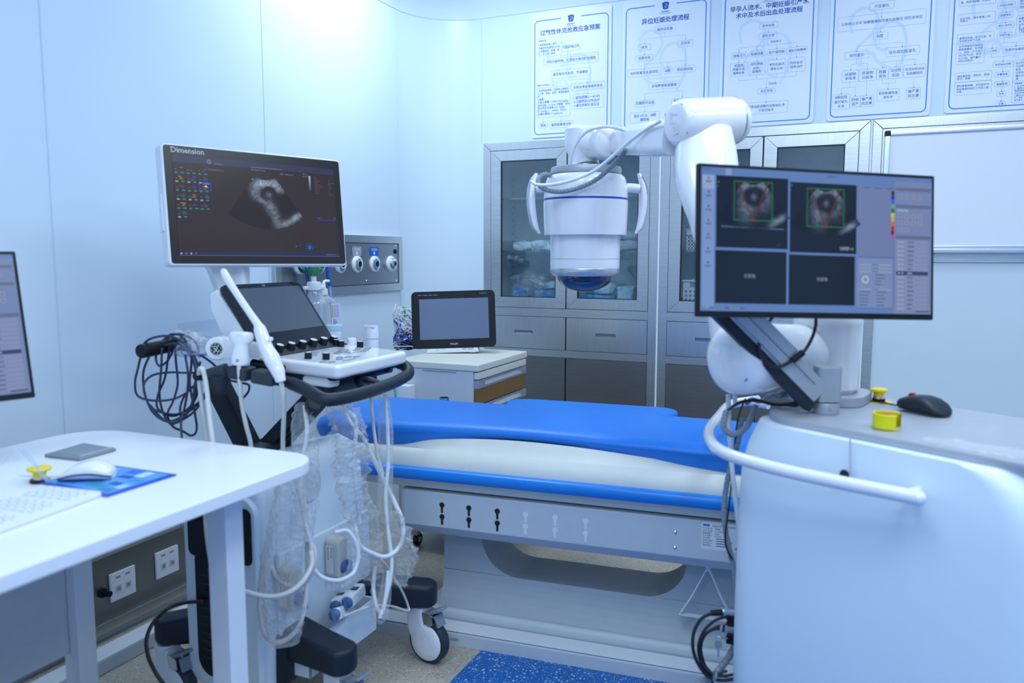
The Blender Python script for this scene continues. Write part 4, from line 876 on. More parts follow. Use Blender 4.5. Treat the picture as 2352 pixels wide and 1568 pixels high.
# ---------------- monitor
mc = [W(372, 327, 2.15), W(783, 368, 2.52), W(794, 610, 2.52), W(385, 610, 2.15)]
cen = (mc[0]+mc[1]+mc[2]+mc[3])/4; mx_ = ((mc[1]+mc[2])-(mc[0]+mc[3])).normalized(); my_ = ((mc[0]+mc[1])-(mc[2]+mc[3])); my_ = (my_-mx_*my_.dot(mx_)).normalized(); mn = mx_.cross(my_)
MM = Fr(mx_, my_, mn, cen); MWd, MHt = ((mc[1]+mc[2])-(mc[0]+mc[3])).length/2, ((mc[0]+mc[1])-(mc[2]+mc[3])).length/2
g = G(); g.prism(rrect(-MWd/2, -MHt/2, MWd/2, MHt/2, .012, 5), -.045, 0, .005, MM, seg=3); mo = mk('monitor', g, 'white', us)
g = G(); g.prism(rrect(-MWd*.32, -MHt*.34, MWd*.32, MHt*.34, .03, 5), -.085, -.045, .012, MM, seg=3); g.box((-MWd/2-.004, -.07, -.035), (-MWd/2+.002, .03, -.015), .002, MM); mk('monitor_back', g, 'white', mo)
g = G(); g.prism(rrect(-MWd/2+.006, -MHt/2+.006, MWd/2-.005, MHt/2-.005, .008, 4), .0003, .0018, .0006, MM); mk('monitor_bezel', g, 'bezel_brown', mo)
SX0, SX1, SY0, SY1 = -MWd/2+.027, MWd/2-.026, -MHt/2+.026, MHt/2-.031
g = G(); g.prism([(SX0, SY0), (SX1, SY0), (SX1, SY1), (SX0, SY1)], .0018, .0024, 0, MM); mk('monitor_display', g, 'screen_off', mo, flat=True)
pr = Print(MM, .0022); pr.text('Dimension', -MWd/2+.026, SY1+.0075, w_=.090, c=(.55, .53, .52), bold=.018); mk('monitor_print', pr, 'print', mo, flat=True)
SWd, SHt = SX1-SX0, SY1-SY0
class Screen(Print):
    def __init__(s, M, z, x0, y1, w_, h): Print.__init__(s, M, z); s.x0, s.y1, s.w, s.h = x0, y1, w_, h
    def q(s, u, v): return (s.x0+u*s.w, s.y1-v*s.h)
    def r(s, u0, v0, u1, v1, c, lift=0): a, b = s.q(u0, v1), s.q(u1, v0); s.rect(a[0], a[1], b[0], b[1], c, lift=lift)
    def t(s, body, u, v, h, c, align='l', lift=.0003, w_=None): x, y = s.q(u, v); s.text(body, x, y, h=h*s.h, c=c, align=align, lift=lift)
    def l(s, pts, w_, c, closed=False, lift=.0003): s.line([s.q(*p) for p in pts], w_*s.h, c, closed, lift)
def grad(s, u0, v0, u1, v1, c0, c1, lift=0, nstep=12):          # a bar that runs between two display colours
    for k in range(nstep):
        t = (k+.5)/nstep; s.r(u0+(u1-u0)*k/nstep, v0, u0+(u1-u0)*(k+1)/nstep, v1, tuple(c0[i]+(c1[i]-c0[i])*t for i in range(3)), lift)
ui = Screen(MM, .0026, SX0, SY1, SWd, SHt); BG = lin('3a3235')  # brown background puts the glare on the glass into the display colour
ui.r(0, 0, 1, 1, BG); ui.r(0, 0, 1, .068, lin('3d3f5e'), lift=.0002); ui.r(0, .955, 1, .994, lin('2c3766'), lift=.0002); ui.r(0, .990, 1, .994, lin('6a78a8'), lift=.0003)
rng = random.Random(5)
TX = lin('8f93ad')
for u, v, h, b in ((.236, .062, .022, '20230815'), (.45, .062, .022, 'United Family Women and Children 2-5'), (.45, .092, .022, '20230815 101512'), (.63, .112, .022, 'ABD1  Abdominal'), (.785, .092, .022, 'MI 1.2'), (.785, .118, .022, 'TI 0.2'), (.195, .125, .02, '20/02/2020 10:17:12')): ui.t(b, u, v, h, TX)
x, y = ui.q(.205, .04); ui.disc(x, y, .0072, lin('5a6285'), lift=.0003); ui.line([(x+.0045*math.cos(a*.6), y+.0045*math.sin(a*.6)) for a in range(11)], .0009, TX, lift=.0005)
CY, OR, LB, PU = lin('2f8f9a'), lin('b5793f'), lin('8fb4d8'), lin('5a5f9c')
for r in range(6):
    for c_ in range(3):
        u, v = .012+c_*.065, .115+r*.088
        if r == 5 and c_ > 0: continue
        cc = (PU, OR, PU)[(r+c_) % 3] if r else PU
        for k in range(3): ui.r(u+.012+rng.random()*.02, v+k*.012, u+.028+rng.random()*.022, v+.010+k*.012, tuple(x*(.5+rng.random()*.6) for x in cc), lift=.0003)
        ui.r(u+.03, v+.048, u+.047, v+.061, CY, lift=.0003); ui.r(u-.002, v+.05, u+.013, v+.064, LB if r % 2 else CY, lift=.0003)
        ui.r(u+.002, v+.02, u+.006, v+.03, lin('8f9a4a'), lift=.0003)
ui.l([(.138, .252), (.205, .252), (.205, .338), (.138, .338)], .006, lin('1f5fe0'), True, .0005)
ui.r(.170, .285, .182, .30, (.8, .85, .95), lift=.0005); ui.r(.160, .262, .198, .274, lin('6f82b8'), lift=.0005)
for u, v in ((.455, .185), (.37, .435), (.32, .56)): x, y = ui.q(u, v); ui.poly([(x-.003, y+.003), (x+.003, y+.0025), (x, y-.003)], lin('7faa3a'), .0003)
for k in range(14):
    c_ = .95-.065*k; ui.r(.822, .10+k*.0125, .835-.0003*k, .1126+k*.0125, tuple(c_*x for x in lin('b9cbe6')), lift=.0003)
for k, (a, b) in enumerate((('Gain', ''), ('Freq', '2D'), ('Frequency', 'Coded mix'), ('Power', '96%'), ('Direction', '27.0'), ('Dynamic Range', 'S.Mid'), ('Persistence', '0.5'), ('Contrast', 'Pb'), ('Sector', 'Mid'), ('Speckle', 'Mid CD'))):
    ui.t(a, .86, .115+k*.0195, .018, lin('6c6f86')); ui.t(b, .955, .13+k*.0195, .018, lin('6c6f86'))
ui.r(.862, .578, .992, .592, lin('2a3f8f'), lift=.0003); ui.t('0 sec', .865, .568, .018, TX); ui.t('100', .975, .568, .018, TX)
cx_, cy_ = ui.q(.795, .893); ui.disc(cx_, cy_, .0062, lin('1e6fd6'), lift=.0003)
for k in range(8): a = PI/4*k+.39; ui.line([(cx_+.0105*math.cos(a+d_), cy_+.0105*math.sin(a+d_)) for d_ in (-.25, 0, .25)], .0036, lin('15529f'), lift=.0003)
ui.t('Zoom', .72, .875, .018, lin('2b62b8')); ui.disc(*ui.q(.705, .885), .002, lin('2f7fe8'), lift=.0003); ui.t('Pan', .728, .892, .016, lin('2b62b8')); ui.t('Focus', .825, .893, .018, lin('2b62b8'))
for k in range(4): ui.disc(*ui.q(.012+k*.027, .973), .0022, lin(('c9d4ef', '7f97cc', 'c9d4ef', 'b0405a')[k]), lift=.0004)
ui.t('20/08/2023 10:15', .905, .979, .018, TX)
mk('display_graphics', ui, 'screen_print', mo, flat=True)
def scan(M, z, x0, y1, w_, h, name, parent, apex, r0, r1, a0, a1, fn, nr=70, na=80):
    g = G(); g.c = []; vs = []; fs = []; cs = []
    P = lambda i, j: (apex[0]+(r0+(r1-r0)*i/nr)*math.sin(a0+(a1-a0)*j/na), apex[1]+(r0+(r1-r0)*i/nr)*math.cos(a0+(a1-a0)*j/na))
    asp = w_/h
    C_ = []
    for i in range(nr+1):
        for j in range(na+1):
            u, v = P(i, j); vs.append((x0+u/asp*w_, y1-v*h, z)); 
            b = max(0, fn(u, v, i/nr, j/na)); C_.append((BG[0]*.62+b*.55, BG[1]*.62+b*.74, BG[2]*.72+b*.98))
    g.v = [M @ Vector(v) for v in vs]; W1 = na+1
    for i in range(nr):
        for j in range(na):
            f = (i*W1+j, (i+1)*W1+j, (i+1)*W1+j+1, i*W1+j+1); g.f.append(f); g.mi.append(0); g.c.append([C_[k] for k in f])
    return mk(name, g, 'screen_print', parent, flat=True)
def ga(x, y, cx, cy, sx, sy, rot=0):
    dx, dy = x-cx, y-cy; c, s_ = math.cos(rot), math.sin(rot); a, b = dx*c+dy*s_, -dx*s_+dy*c; return math.exp(-(a/sx)**2-(b/sy)**2)
def spk(u, v, k): return .65+.5*noise.noise(Vector((u*k, v*k, 3)))+.45*noise.noise(Vector((u*k*2.7, v*k*2.7, 7)))
def echo(u, v, a, b):                                # u measured in screen heights from the left, v from the top
    i = .85*ga(u, v, .90, .225, .085, .05, -.35)*spk(u, v, 40)+.75*ga(u, v, 1.08, .225, .075, .05, .35)*spk(u, v, 40)+.6*ga(u, v, .98, .225, .07, .035)*spk(u, v, 45)
    i += .45*ga(u, v, .84, .33, .05, .06)*spk(u, v, 40)+.45*ga(u, v, .91, .405, .055, .03, .5)*spk(u, v, 40)+.35*ga(u, v, 1.12, .285, .05, .03)*spk(u, v, 40)
    d = math.hypot(u-1.0, v-.33)/.085
    i *= 1-.95*max(0, min(1, (1.15-d)/.3))
    i += .75*ga(u, v, .995, .335, .035, .025)*max(0, spk(u, v, 95)-.55)*2.2
    i += .48*ga(u, v, 1.0, .47, .05, .07, -.2)*spk(u, v, 35)+.40*ga(u, v, 1.06, .59, .045, .09, -.1)*spk(u, v, 35)
    i += .85*ga(u, v, 1.30, .565, .075, .030, -.62)*spk(u, v, 28)+.55*ga(u, v, 1.17, .645, .09, .040, -.35)*spk(u, v, 30)
    return i*.8
scan(MM, .0032, SX0, SY1, SWd, SHt, 'ultrasound_image', mo, (.97, .0), .182, .705, R_(-38), R_(36), echo)
# neck behind the touch screen
g = G(); a, b = W(478, 606, 2.26), W(560, 606, 2.34); lo_ = W(512, 668, 2.33); hi_ = W(562, 668, 2.38)
dd = Vector((-.05, .03, 0))
g.loft([[a, b, b+dd, a+dd], [a+(lo_-a)*.35, b+(hi_-b)*.35, b+(hi_-b)*.35+dd, a+(lo_-a)*.35+dd], [lo_+Vector((0, 0, -.03)), hi_+Vector((0, 0, -.03)), hi_+dd+Vector((0, 0, -.03)), lo_+dd+Vector((0, 0, -.03))]]); mk('monitor_neck', g, 'white', us, sharp=25)
g = G(); g.box((-.022, -.03, -.06), (.022, .02, .03), .008, Matrix.Translation(W(553, 628, 2.36)) @ Matrix.Rotation(R_(20), 4, 'Z')); mk('neck_joint', g, 'white', us)

# ---------------- probes in the rail and their leads
def conn(root, M, mat='beige_plastic'):
    M = M @ Matrix.Diagonal((1.3, 1.3, 1.25, 1))                  # plug: beige body with a label and a blue twist knob on the end
    g = G(); g.prism(rrect(-.016, -.044, .016, .044, .012, 5), 0, .038, .006, M, seg=3); c = mk('probe_plug', g, mat, root)
    g = G(); g.lathe([(0, .052), (.006, .05), (.0125, .046), (.0135, .038)], M @ At(.002, -.018, 0), 20); g.box((-.004, -.036, .046), (.004, .0, .060), .003, M); k = mk('twist_knob', g, 'knob_blue', c)
    pr = Print(M @ Fr((0, -1, 0), (0, 0, 1), (-1, 0, 0), (-.0164, .0, .005)), .0006)
    pr.rect(-.03, 0, .03, .020, (.78, .78, .76)); pr.text('RIC5-9-D', -.026, .013, h=.006, c=(.05, .05, .08), lift=.0003); pr.text('SN 253418', -.026, .004, h=.006, c=(.05, .05, .08), lift=.0003); mk('plug_label', pr, 'print', c, flat=True)
    return c
FX = lambda y, z, x=-1.318: Fr((0, 1, 0), (0, 0, 1), (1, 0, 0), (x, y, z))      # on the tower's front face
# endocavity wand
t0 = 1.97
wand = thing('wand_probe', 'long white wand probe with a bulbous tip, leaning upright in the near probe rail', 'ultrasound probe', W(645, 880, t0))
cl = [(514, 624, 2.06), (522, 640, 2.05), (545, 676, 2.03), (572, 716, 2.01), (590, 742, 2.0), (597, 757, 1.995), (603, 775, 1.99), (612, 800, 1.985), (625, 825, 1.98), (637, 850, 1.975), (643, 868, 1.97), (645, 876, 1.97)]
rad = [.0095, .0105, .0092, .0092, .0100, .0155, .0168, .0175, .0205, .0175, .0135, .0125]
def rf(t):
    x = t*(len(rad)-1); i = min(int(x), len(rad)-2); f_ = x-i; f_ = f_*f_*(3-2*f_); return rad[i]*(1-f_)+rad[i+1]*f_
g = G(); g.tube([W(*p) for p in cl], rf, 18, 6); 
tip = W(*cl[0]); g.lathe([(.0, .0095), (.004, .0085), (.0075, .0055), (.0095, 0)], axisM(tip, tip+(tip-W(*cl[1]))), 16)
mk('probe_body', g, 'white_gloss', wand, sharp=60)
g = G(); b_ = W(622, 778, 1.975); g.lathe([(0, .006), (.004, .005), (.0055, 0)], axisM(b_, b_+(rgt*1-fwd*.4)), 12); mk('probe_button', g, 'white_gloss', wand)
g = G(); g.tube([W(594, 757, 1.975), W(598, 757.5, 1.972), W(603, 757, 1.975)], .001, 6); 
g = G(); g.tube([W(645, 874, 1.97), W(650, 905, 1.98), W(652, 950, 2.0), W(650, 1000, 2.02), W(649, 1040, 2.03), W(640, 1100, 2.03), W(622, 1180, 2.02), W(604, 1300, 2.0), W(598, 1400, 1.99), W(612, 1462, 1.97), W(650, 1472, 1.95), W(690, 1430, 1.95), W(706, 1330, 1.98), W(702, 1200, 2.03), W(696, 1120, 2.06), W(694, 1040, 2.07)], .0058, 8, 6); mk('probe_lead', g, 'cable_beige', wand)
conn(wand, FX(*Xp(768, 1278, -1.30).yz))
# flat convex probe
cv = thing('convex_probe', 'small white convex probe, flared top, second in the near rail beside the round emblem', 'ultrasound probe', W(548, 840, 1.98))
c0 = W(553, 800, 2.0); VM = Fr(rgt, upv, -fwd, c0) @ Matrix.Rotation(R_(-3), 4, 'Z')
def ellring(y, a, b): return [(a*math.cos(2*PI*k/20), y, b*math.sin(2*PI*k/20)) for k in range(20)]
g = G(); g.loft([ellring(y, a, b) for y, a, b in ((-.043, .0155, .010), (-.041, .0205, .012), (-.034, .0225, .013), (-.022, .0225, .014), (-.010, .0200, .013), (.004, .0185, .012), (.012, .0205, .0125), (.018, .028, .0135), (.026, .0315, .014), (.036, .0305, .0135), (.0405, .026, .011), (.0425, .015, .007))], M=VM); mk('probe_body', g, 'white_gloss', cv, sharp=70)
pr = Print(VM @ At(0, 0, .0142)); pr.text('C2-9', -.006, .030, h=.007, c=lin('b9c9e0')); pr.disc(-.002, -.030, .0035, lin('28324a')); pr.disc(-.002, -.030, .0022, (.6, .65, .7), lift=.0002); mk('probe_print', pr, 'print', cv, flat=True)
g = G(); g.tube([W(549, 838, 1.99), W(551, 880, 2.0), W(556, 930, 2.02), W(566, 980, 2.03), W(576, 1020, 2.04), W(582, 1090, 2.05), W(598, 1180, 2.05), W(612, 1260, 2.03), W(640, 1330, 2.0), W(690, 1345, 1.98), W(718, 1310, 1.97), W(722, 1262, 1.98), W(700, 1235, 2.02)], .0056, 8, 6); mk('probe_lead', g, 'cable_beige', cv)
conn(cv, FX(*Xp(662, 1350, -1.30).yz))
# third lead looped over the peg, its probe resting in the cup
lp = thing('looped_lead', 'beige probe lead looped over the rail peg, dropping behind the desk edge', 'cable', W(470, 850, 2.02))
g = G(); g.tube([W(500, 1110, 1.9), W(494, 1050, 1.95), W(487, 1000, 1.98), W(480, 940, 2.0), W(473, 880, 2.01), W(466, 850, 2.01), W(459, 848, 2.015), W(458, 870, 2.04), W(464, 930, 2.05), W(472, 1000, 2.06), W(474, 1060, 2.06)], .0062, 9, 6)
g.tube([W(474, 1060, 2.06), W(472, 1150, 2.02), W(476, 1230, 1.97), W(495, 1320, 1.9), W(540, 1350, 1.86), W(620, 1370, 1.86), W(680, 1350, 1.88), W(715, 1300, 1.93), W(712, 1255, 1.97)], .0062, 9, 6)
g.tube([W(500, 1110, 1.9), W(478, 1170, 1.93), W(490, 1230, 1.9), W(512, 1275, 1.88), W(540, 1310, 1.88)], .0062, 9, 6)
mk('lead', g, 'cable_beige', lp)
# probe and gel things on the far side of the console
fp = thing('convex_probe', 'white probe with a grey blue cap standing behind the touch screen, far side', 'ultrasound probe', W(772, 790, 2.6))
c0 = W(768, 765, 2.62); VM = Fr(rgt, upv, -fwd, c0)
g = G(); g.loft([ellring(y, a, b) for y, a, b in ((-.075, .012, .010), (-.05, .014, .012), (-.03, .017, .013), (-.008, .024, .014), (.006, .0265, .0145))], M=VM); mk('probe_body', g, 'white', fp, sharp=70)
g = G(); g.loft([ellring(y, a, b) for y, a, b in ((.006, .027, .015), (.024, .0265, .0145), (.028, .023, .012))], M=VM); mk('probe_cap', g, 'pack_pale', fp, sharp=70)
g = G(); g.tube([W(768, 815, 2.62), W(775, 870, 2.62), W(784, 905, 2.6), W(800, 960, 2.55), W(838, 1010, 2.4), W(860, 1060, 2.32)], .0056, 8); mk('probe_lead', g, 'cable_beige', fp)
gb = thing('gel_bottle', 'white squeeze bottle with a flip cap standing behind the console', 'bottle', W(857, 800, 2.5))
b0 = W(856, 815, 2.5); b0.z -= .02
g = G(); g.lathe([(0, 0), (.019, 0), (.021, .004), (.0205, .055), (.0195, .072)], Matrix.Translation(b0), 24); mk('bottle_body', g, 'white', gb)
g = G(); g.lathe([(.0215, .0725), (.0222, .075), (.0205, .107), (.019, .110), (0, .110)], Matrix.Translation(b0), 24); g.box((-.018, -.021, .106), (.018, .003, .114), .002, Matrix.Translation(b0)); mk('bottle_cap', g, 'white_gloss', gb)
g = G(); g.box((-.03, -.03, -.012), (.03, .03, -.001), .003, Matrix.Translation(b0)); g.cyl(b0+Vector((0, 0, -.09)), b0+Vector((0, 0, -.01)), .012); bx = mk('bottle_holder', g, 'charcoal', us)
sm = thing('probe_cup_cap', 'small translucent white cap behind the console knobs', 'cap', W(810, 780, 2.42))
b1 = W(808, 790, 2.42); b1.z -= .01; g = G(); g.lathe([(0, 0), (.014, 0), (.015, .02), (.013, .028), (0, .029)], Matrix.Translation(b1), 20); mk('cap_body', g, 'white', sm)

# navy lead coiled over the rear rod
cb = thing('navy_cable_coil', 'tangled coil of thin navy cable hanging from the rod at the back of the trolley', 'cable', W(400, 960, 2.1))
loops = [[(330, 790), (318, 840), (310, 880), (318, 910), (360, 920), (410, 912), (450, 880), (455, 840), (430, 795), (390, 772), (345, 778), (322, 800)],
         [(352, 800), (330, 850), (332, 900), (350, 945), (385, 968), (420, 960), (446, 920), (452, 870), (440, 820), (412, 790), (372, 795)],
         [(372, 800), (370, 850), (366, 900), (372, 940), (388, 970), (402, 972), (440, 950), (468, 915), (476, 880), (455, 858), (420, 856), (390, 855), (350, 862), (330, 885), (340, 925), (365, 945), (410, 950), (455, 925), (478, 890)],
         [(390, 790), (385, 830), (378, 870), (362, 910), (364, 940), (400, 955), (440, 930), (456, 890), (452, 850), (438, 815), (420, 775), (392, 768), (368, 790), (358, 820), (366, 840), (385, 828), (400, 800)],
         [(402, 790), (404, 830), (408, 880), (398, 920), (385, 950), (396, 978), (420, 990), (440, 1000), (452, 985), (446, 940), (436, 880), (440, 830), (436, 790)],
         [(425, 815), (432, 860), (430, 900), (424, 935), (416, 970), (418, 1010)], [(445, 820), (452, 860), (445, 910), (430, 950), (408, 965)], [(460, 830), (448, 880), (440, 930), (420, 960), (414, 935), (430, 900), (470, 870), (478, 900), (440, 940), (400, 965), (372, 960), (345, 930)],
         [(410, 800), (450, 810), (480, 828), (500, 845)], [(520, 872), (560, 880), (572, 885), (570, 900), (555, 915), (540, 910)], [(362, 795), (400, 768), (430, 772), (452, 790), (458, 820)]]
rn = random.Random(3)
for L_ in loops:
    g = G(); z0 = 2.08+rn.random()*.08; g.tube([W(x, y, z0+.02*math.sin(i*1.3+z0*50)) for i, (x, y) in enumerate(L_)], .0031, 6, 7); mk('cable_loop', g, 'cable_navy', cb)
tag(mk('clear_bag', lump(tuple(W(440, 800, 2.16)-Vector((.06, .03, .022))), tuple(W(440, 800, 2.16)+Vector((.07, .04, .035))), 21, .03, 9, .75), 'bag_film', sharp=20), 'crumpled clear bag folded over the navy cable on the rear rod', 'bag')

# ---------------- loose plugs in the foot tray
def loose(M, label):
    r_ = thing('spare_plug', label, 'plug', None, 'loose plugs in the foot tray', M=M)
    g = G(); g.prism(rrect(-.015, -.035, .015, .045, .008, 4), -.016, .016, .005, M, seg=3); c = mk('plug_body', g, 'white', r_)
    g = G(); g.lathe([(0, .012), (.008, .011), (.015, .006), (.0155, 0)], M @ Fr((1, 0, 0), (0, 0, 1), (0, -1, 0), (0, -.0355, 0)), 20); g.box((-.0045, -.055, -.018), (.0045, -.0455, .018), .003, M); mk('twist_knob', g, 'knob_blue', r_)
    pr = Print(M @ At(0, 0, .0165)); pr.rect(-.010, .0, .010, .020, lin('1d2b47')); pr.text('11L', -.007, .007, h=.009, c=(.6, .65, .75), lift=.0002); mk('plug_print', pr, 'print', r_, flat=True)
dirv = lambda a, b: (W(*b)-W(*a))
def plugM(px, py, t, ex, ey, et):                     # frame with +y running from the knob end to the far end
    o = W(px, py, t); y = (W(ex, ey, et)-o).normalized(); z = (Vector((0, 0, 1))+Vector((0, -.7, 0))); z = (z-y*z.dot(y)).normalized(); return Fr(y.cross(z), y, z, o)
loose(plugM(813, 1368, 2.19, 845, 1335, 2.27), 'larger loose plug with a dark label, blue knob towards the camera, in the foot tray')
loose(plugM(782, 1380, 2.2, 810, 1350, 2.3), 'loose plug with a blue knob lying behind the larger one in the foot tray')
loose(plugM(778, 1408, 2.13, 800, 1400, 2.22), 'lowest loose plug, half buried under thin leads in the foot tray')
g = G()
for k in range(7):
    c_ = W(735+rn.random()*40, 1418+rn.random()*14, 2.07+rn.random()*.06); c_.z = .135+rn.random()*.03; rr_ = .018+rn.random()*.012
    g.tube([c_+Vector((rr_*math.cos(a)*.7, rr_*math.sin(a)*1.6, .012*math.sin(a*1.5+k))) for a in [2*PI*j/9 for j in range(9)]], .0026, 6, 4, closed=True)
tag(mk('thin_lead_bundle', g, 'cable_beige'), 'tangle of thin beige leads lying in the foot tray', 'cable')
g = G(); g.tube([W(790, 1415, 2.08), W(826, 1400, 2.12), W(862, 1390, 2.16), W(900, 1392, 2.22), W(936, 1402, 2.27), W(937, 1390, 2.28), W(925, 1360, 2.26), W(905, 1325, 2.24), W(885, 1295, 2.22), W(868, 1280, 2.22), W(848, 1270, 2.22)], .0032, 7, 7); tag(mk('thin_lead', g, 'cable_beige'), 'single thin grey lead trailing over the front tray edge to the caster', 'cable')

# ---------------- plastic film sleeves over the leads
def sleeve(label, pts, r, jit, seed, lead=None, n=22, k=9):
    s = thing('film_sleeve', label, 'plastic sleeve', W(*pts[-1]), 'clear film sleeves over the probe leads')
    g = G(); g.tube([W(*p) for p in pts], r, n, k, jit=jit, seed=seed, squash=.62); mk('film', g, 'sleeve_film', s, sharp=25)
    if lead: g = G(); g.tube([W(*p) for p in lead], .0052, 8, 7); mk('inner_lead', g, 'cable_white', s)
    return s
bell = lambda a, b, c: (lambda t: a+(b-a)*math.sin(PI*min(1, t*1.02))**.7 if t < .5 else c+(b-c)*math.sin(PI*min(1, t*1.0))**.7)
sleeve('clear sleeve hanging from the cable hook down to the desk edge', [(698, 925, 1.985), (694, 960, 1.985), (700, 1010, 1.98), (702, 1080, 1.975), (700, 1160, 1.97), (690, 1240, 1.96)], bell(.012, .036, .026), .30, 1, [(700, 930, 1.985), (705, 1000, 1.98), (690, 1080, 1.975), (696, 1180, 1.97), (712, 1240, 1.96), (716, 1270, 1.96)])
sleeve('wide clear sleeve draped in front of the tower, sagging to the near leg', [(668, 1080, 1.96), (660, 1180, 1.95), (650, 1280, 1.94), (648, 1370, 1.93), (650, 1440, 1.925), (655, 1482, 1.92)], bell(.024, .056, .034), .22, 2, None)
sleeve('thickest crumpled sleeve, hanging from the middle of the push handle', [(752, 935, 1.99), (782, 945, 2.0), (800, 985, 2.02), (806, 1040, 2.04), (806, 1100, 2.06), (815, 1150, 2.09), (832, 1200, 2.12)], bell(.018, .042, .028), .45, 3, [(760, 935, 2.0), (815, 960, 2.02), (812, 1060, 2.05), (818, 1120, 2.07), (826, 1200, 2.1)], 28, 12)
sleeve('ruffled sleeve section bunched below the thickest sleeve', [(828, 1140, 2.12), (842, 1180, 2.14), (850, 1220, 2.16), (848, 1262, 2.17), (842, 1292, 2.18), (852, 1330, 2.19)], bell(.020, .033, .020), .6, 4, None, 28, 12)
sleeve('slim clear sleeve at the far end of the push handle, before the blue mattress', [(880, 905, 2.2), (884, 950, 2.2), (886, 1010, 2.19), (886, 1080, 2.18), (884, 1150, 2.17), (888, 1200, 2.16)], bell(.012, .022, .016), .22, 5, [(884, 905, 2.2), (890, 980, 2.2), (892, 1060, 2.19), (886, 1140, 2.17), (892, 1220, 2.16), (900, 1300, 2.15), (885, 1380, 2.13), (872, 1420, 2.11)])
sleeve('ruffled sleeve end beside the far caster, widest and lowest on the right', [(898, 1175, 2.17), (912, 1215, 2.17), (922, 1255, 2.18), (930, 1285, 2.18), (920, 1315, 2.18), (905, 1335, 2.18)], bell(.018, .034, .022), .6, 6, None, 28, 12)
sleeve('clear sleeve round the plug on the tower front', [(768, 1222, 2.04), (795, 1215, 2.05), (815, 1245, 2.06), (815, 1300, 2.05), (790, 1340, 2.02), (750, 1345, 1.99)], bell(.012, .017, .012), .3, 7, [(770, 1222, 2.03), (800, 1220, 2.04), (822, 1260, 2.05), (815, 1310, 2.04), (780, 1332, 2.0), (740, 1325, 1.98), (715, 1300, 1.97)])
sleeve('clear sleeve hanging over the far corner of the foot tray', [(862, 1290, 2.16), (868, 1320, 2.16), (868, 1360, 2.15), (868, 1400, 2.13), (875, 1410, 2.12), (884, 1370, 2.14), (892, 1320, 2.16)], bell(.014, .022, .014), .3, 8, [(862, 1300, 2.16), (858, 1350, 2.15), (866, 1395, 2.13), (878, 1405, 2.12), (886, 1370, 2.13), (892, 1310, 2.15)])
g = G(); g.tube([W(846, 1030, 2.25), W(866, 1070, 2.22), W(885, 1110, 2.2), W(905, 1150, 2.19), W(922, 1190, 2.18), W(926, 1230, 2.17), W(912, 1262, 2.16), W(885, 1278, 2.14), W(855, 1270, 2.12), (W(825, 1250, 2.1)), W(815, 1200, 2.1)], .0062, 9, 8); tag(mk('white_lead', g, 'cable_white'), 'plain white probe lead making a round loop beside the ruffled sleeves', 'cable')
g = G(); g.tube([W(850, 850, 2.38), W(852, 910, 2.36), W(856, 960, 2.33), W(862, 1010, 2.3), W(868, 1050, 2.28), W(880, 1090, 2.24)], .0048, 8, 7); tag(mk('straight_lead', g, 'cable_beige'), 'straight beige lead running down before the end of the blue mattress', 'cable')
# ================================================================== treatment robot on its cart
OB, AX, BX = Vector((-.205, 1.82, 0)), Vector((.866, -.5, 0)), Vector((.5, .866, 0))
RM = Fr(AX, BX, (0, 0, 1), OB)                           # local a along the cart, b to its far side
rb = thing('treatment_robot', 'white robot cart with a jointed arm holding a dome-tipped head, monitor on a grey arm', 'robot', None, M=Matrix.Translation(OB+AX*.2+BX*.2))
# white hood: rounded in plan, top end drawn in, right shoulder rounded
def hood_ring(z):
    t = max(0, (z-.70)/.135); sh = .035*t*t; bulge = -.012*math.sin(PI*min(1, z/.8))
    foot = .02*max(0, (.12-z)/.12)
    R = .62 if z < .70 else .62-.13*(1-math.sqrt(max(0, 1-((z-.70)/.137)**2)))
    return [(x, y, z) for x, y in rrect(-.070+sh+foot, -.03+bulge+.3*sh+foot, R-foot, .40-sh-foot, [.10, .12, .09, .09], 10)]
zs = [.03, .05, .10, .2, .3, .4, .5, .6, .68, .70, .72, .74, .76, .78, .80, .815, .826, .833]
g = G(); g.loft([hood_ring(z) for z in zs], M=RM); hood = mk('hood', g, 'white_soft', rb, sharp=60)
g = G(); P_ = Pp(1953, 1007, OB-BX*.034, BX); Q_ = Pp(1953, 1088, OB-BX*.044, BX); g.tube([P_, (P_+Q_)/2, Q_], .0014, 5); mk('hood_seam', g, 'arm_silver', hood)
g = G(); g.lathe([(0, .003), (.010, .002), (.0105, 0)], Fr(AX, (0, 0, 1), -BX, Pp(1940, 1090, OB-BX*.045, BX)), 16); mk('hood_button', g, 'charcoal', hood)
for a, b in ((.06, .06), (.06, .30), (.52, .06), (.52, .30)):
    g = G(); g.cyl(RM @ Vector((a, b-.012, .027)), RM @ Vector((a, b+.012, .027)), .026, bev=.004); g.box((a-.02, b-.02, .028), (a+.02, b+.02, .05), .004, RM); mk('cart_caster', g, 'black_rubber', rb)
# grey deck
def deck(z, ins): return [(x, y, z) for x, y in rrect(-.045+ins, .006+ins, .60-ins, .425-ins, [.02, .16, .10, .12], 10)]
g = G(); g.loft([deck(.815, .012), deck(.826, .004), deck(.838, 0), deck(.8455, .0005), deck(.849, .003), deck(.850, .007)], M=RM); dk = mk('deck', g, 'deck_grey', rb, sharp=35)
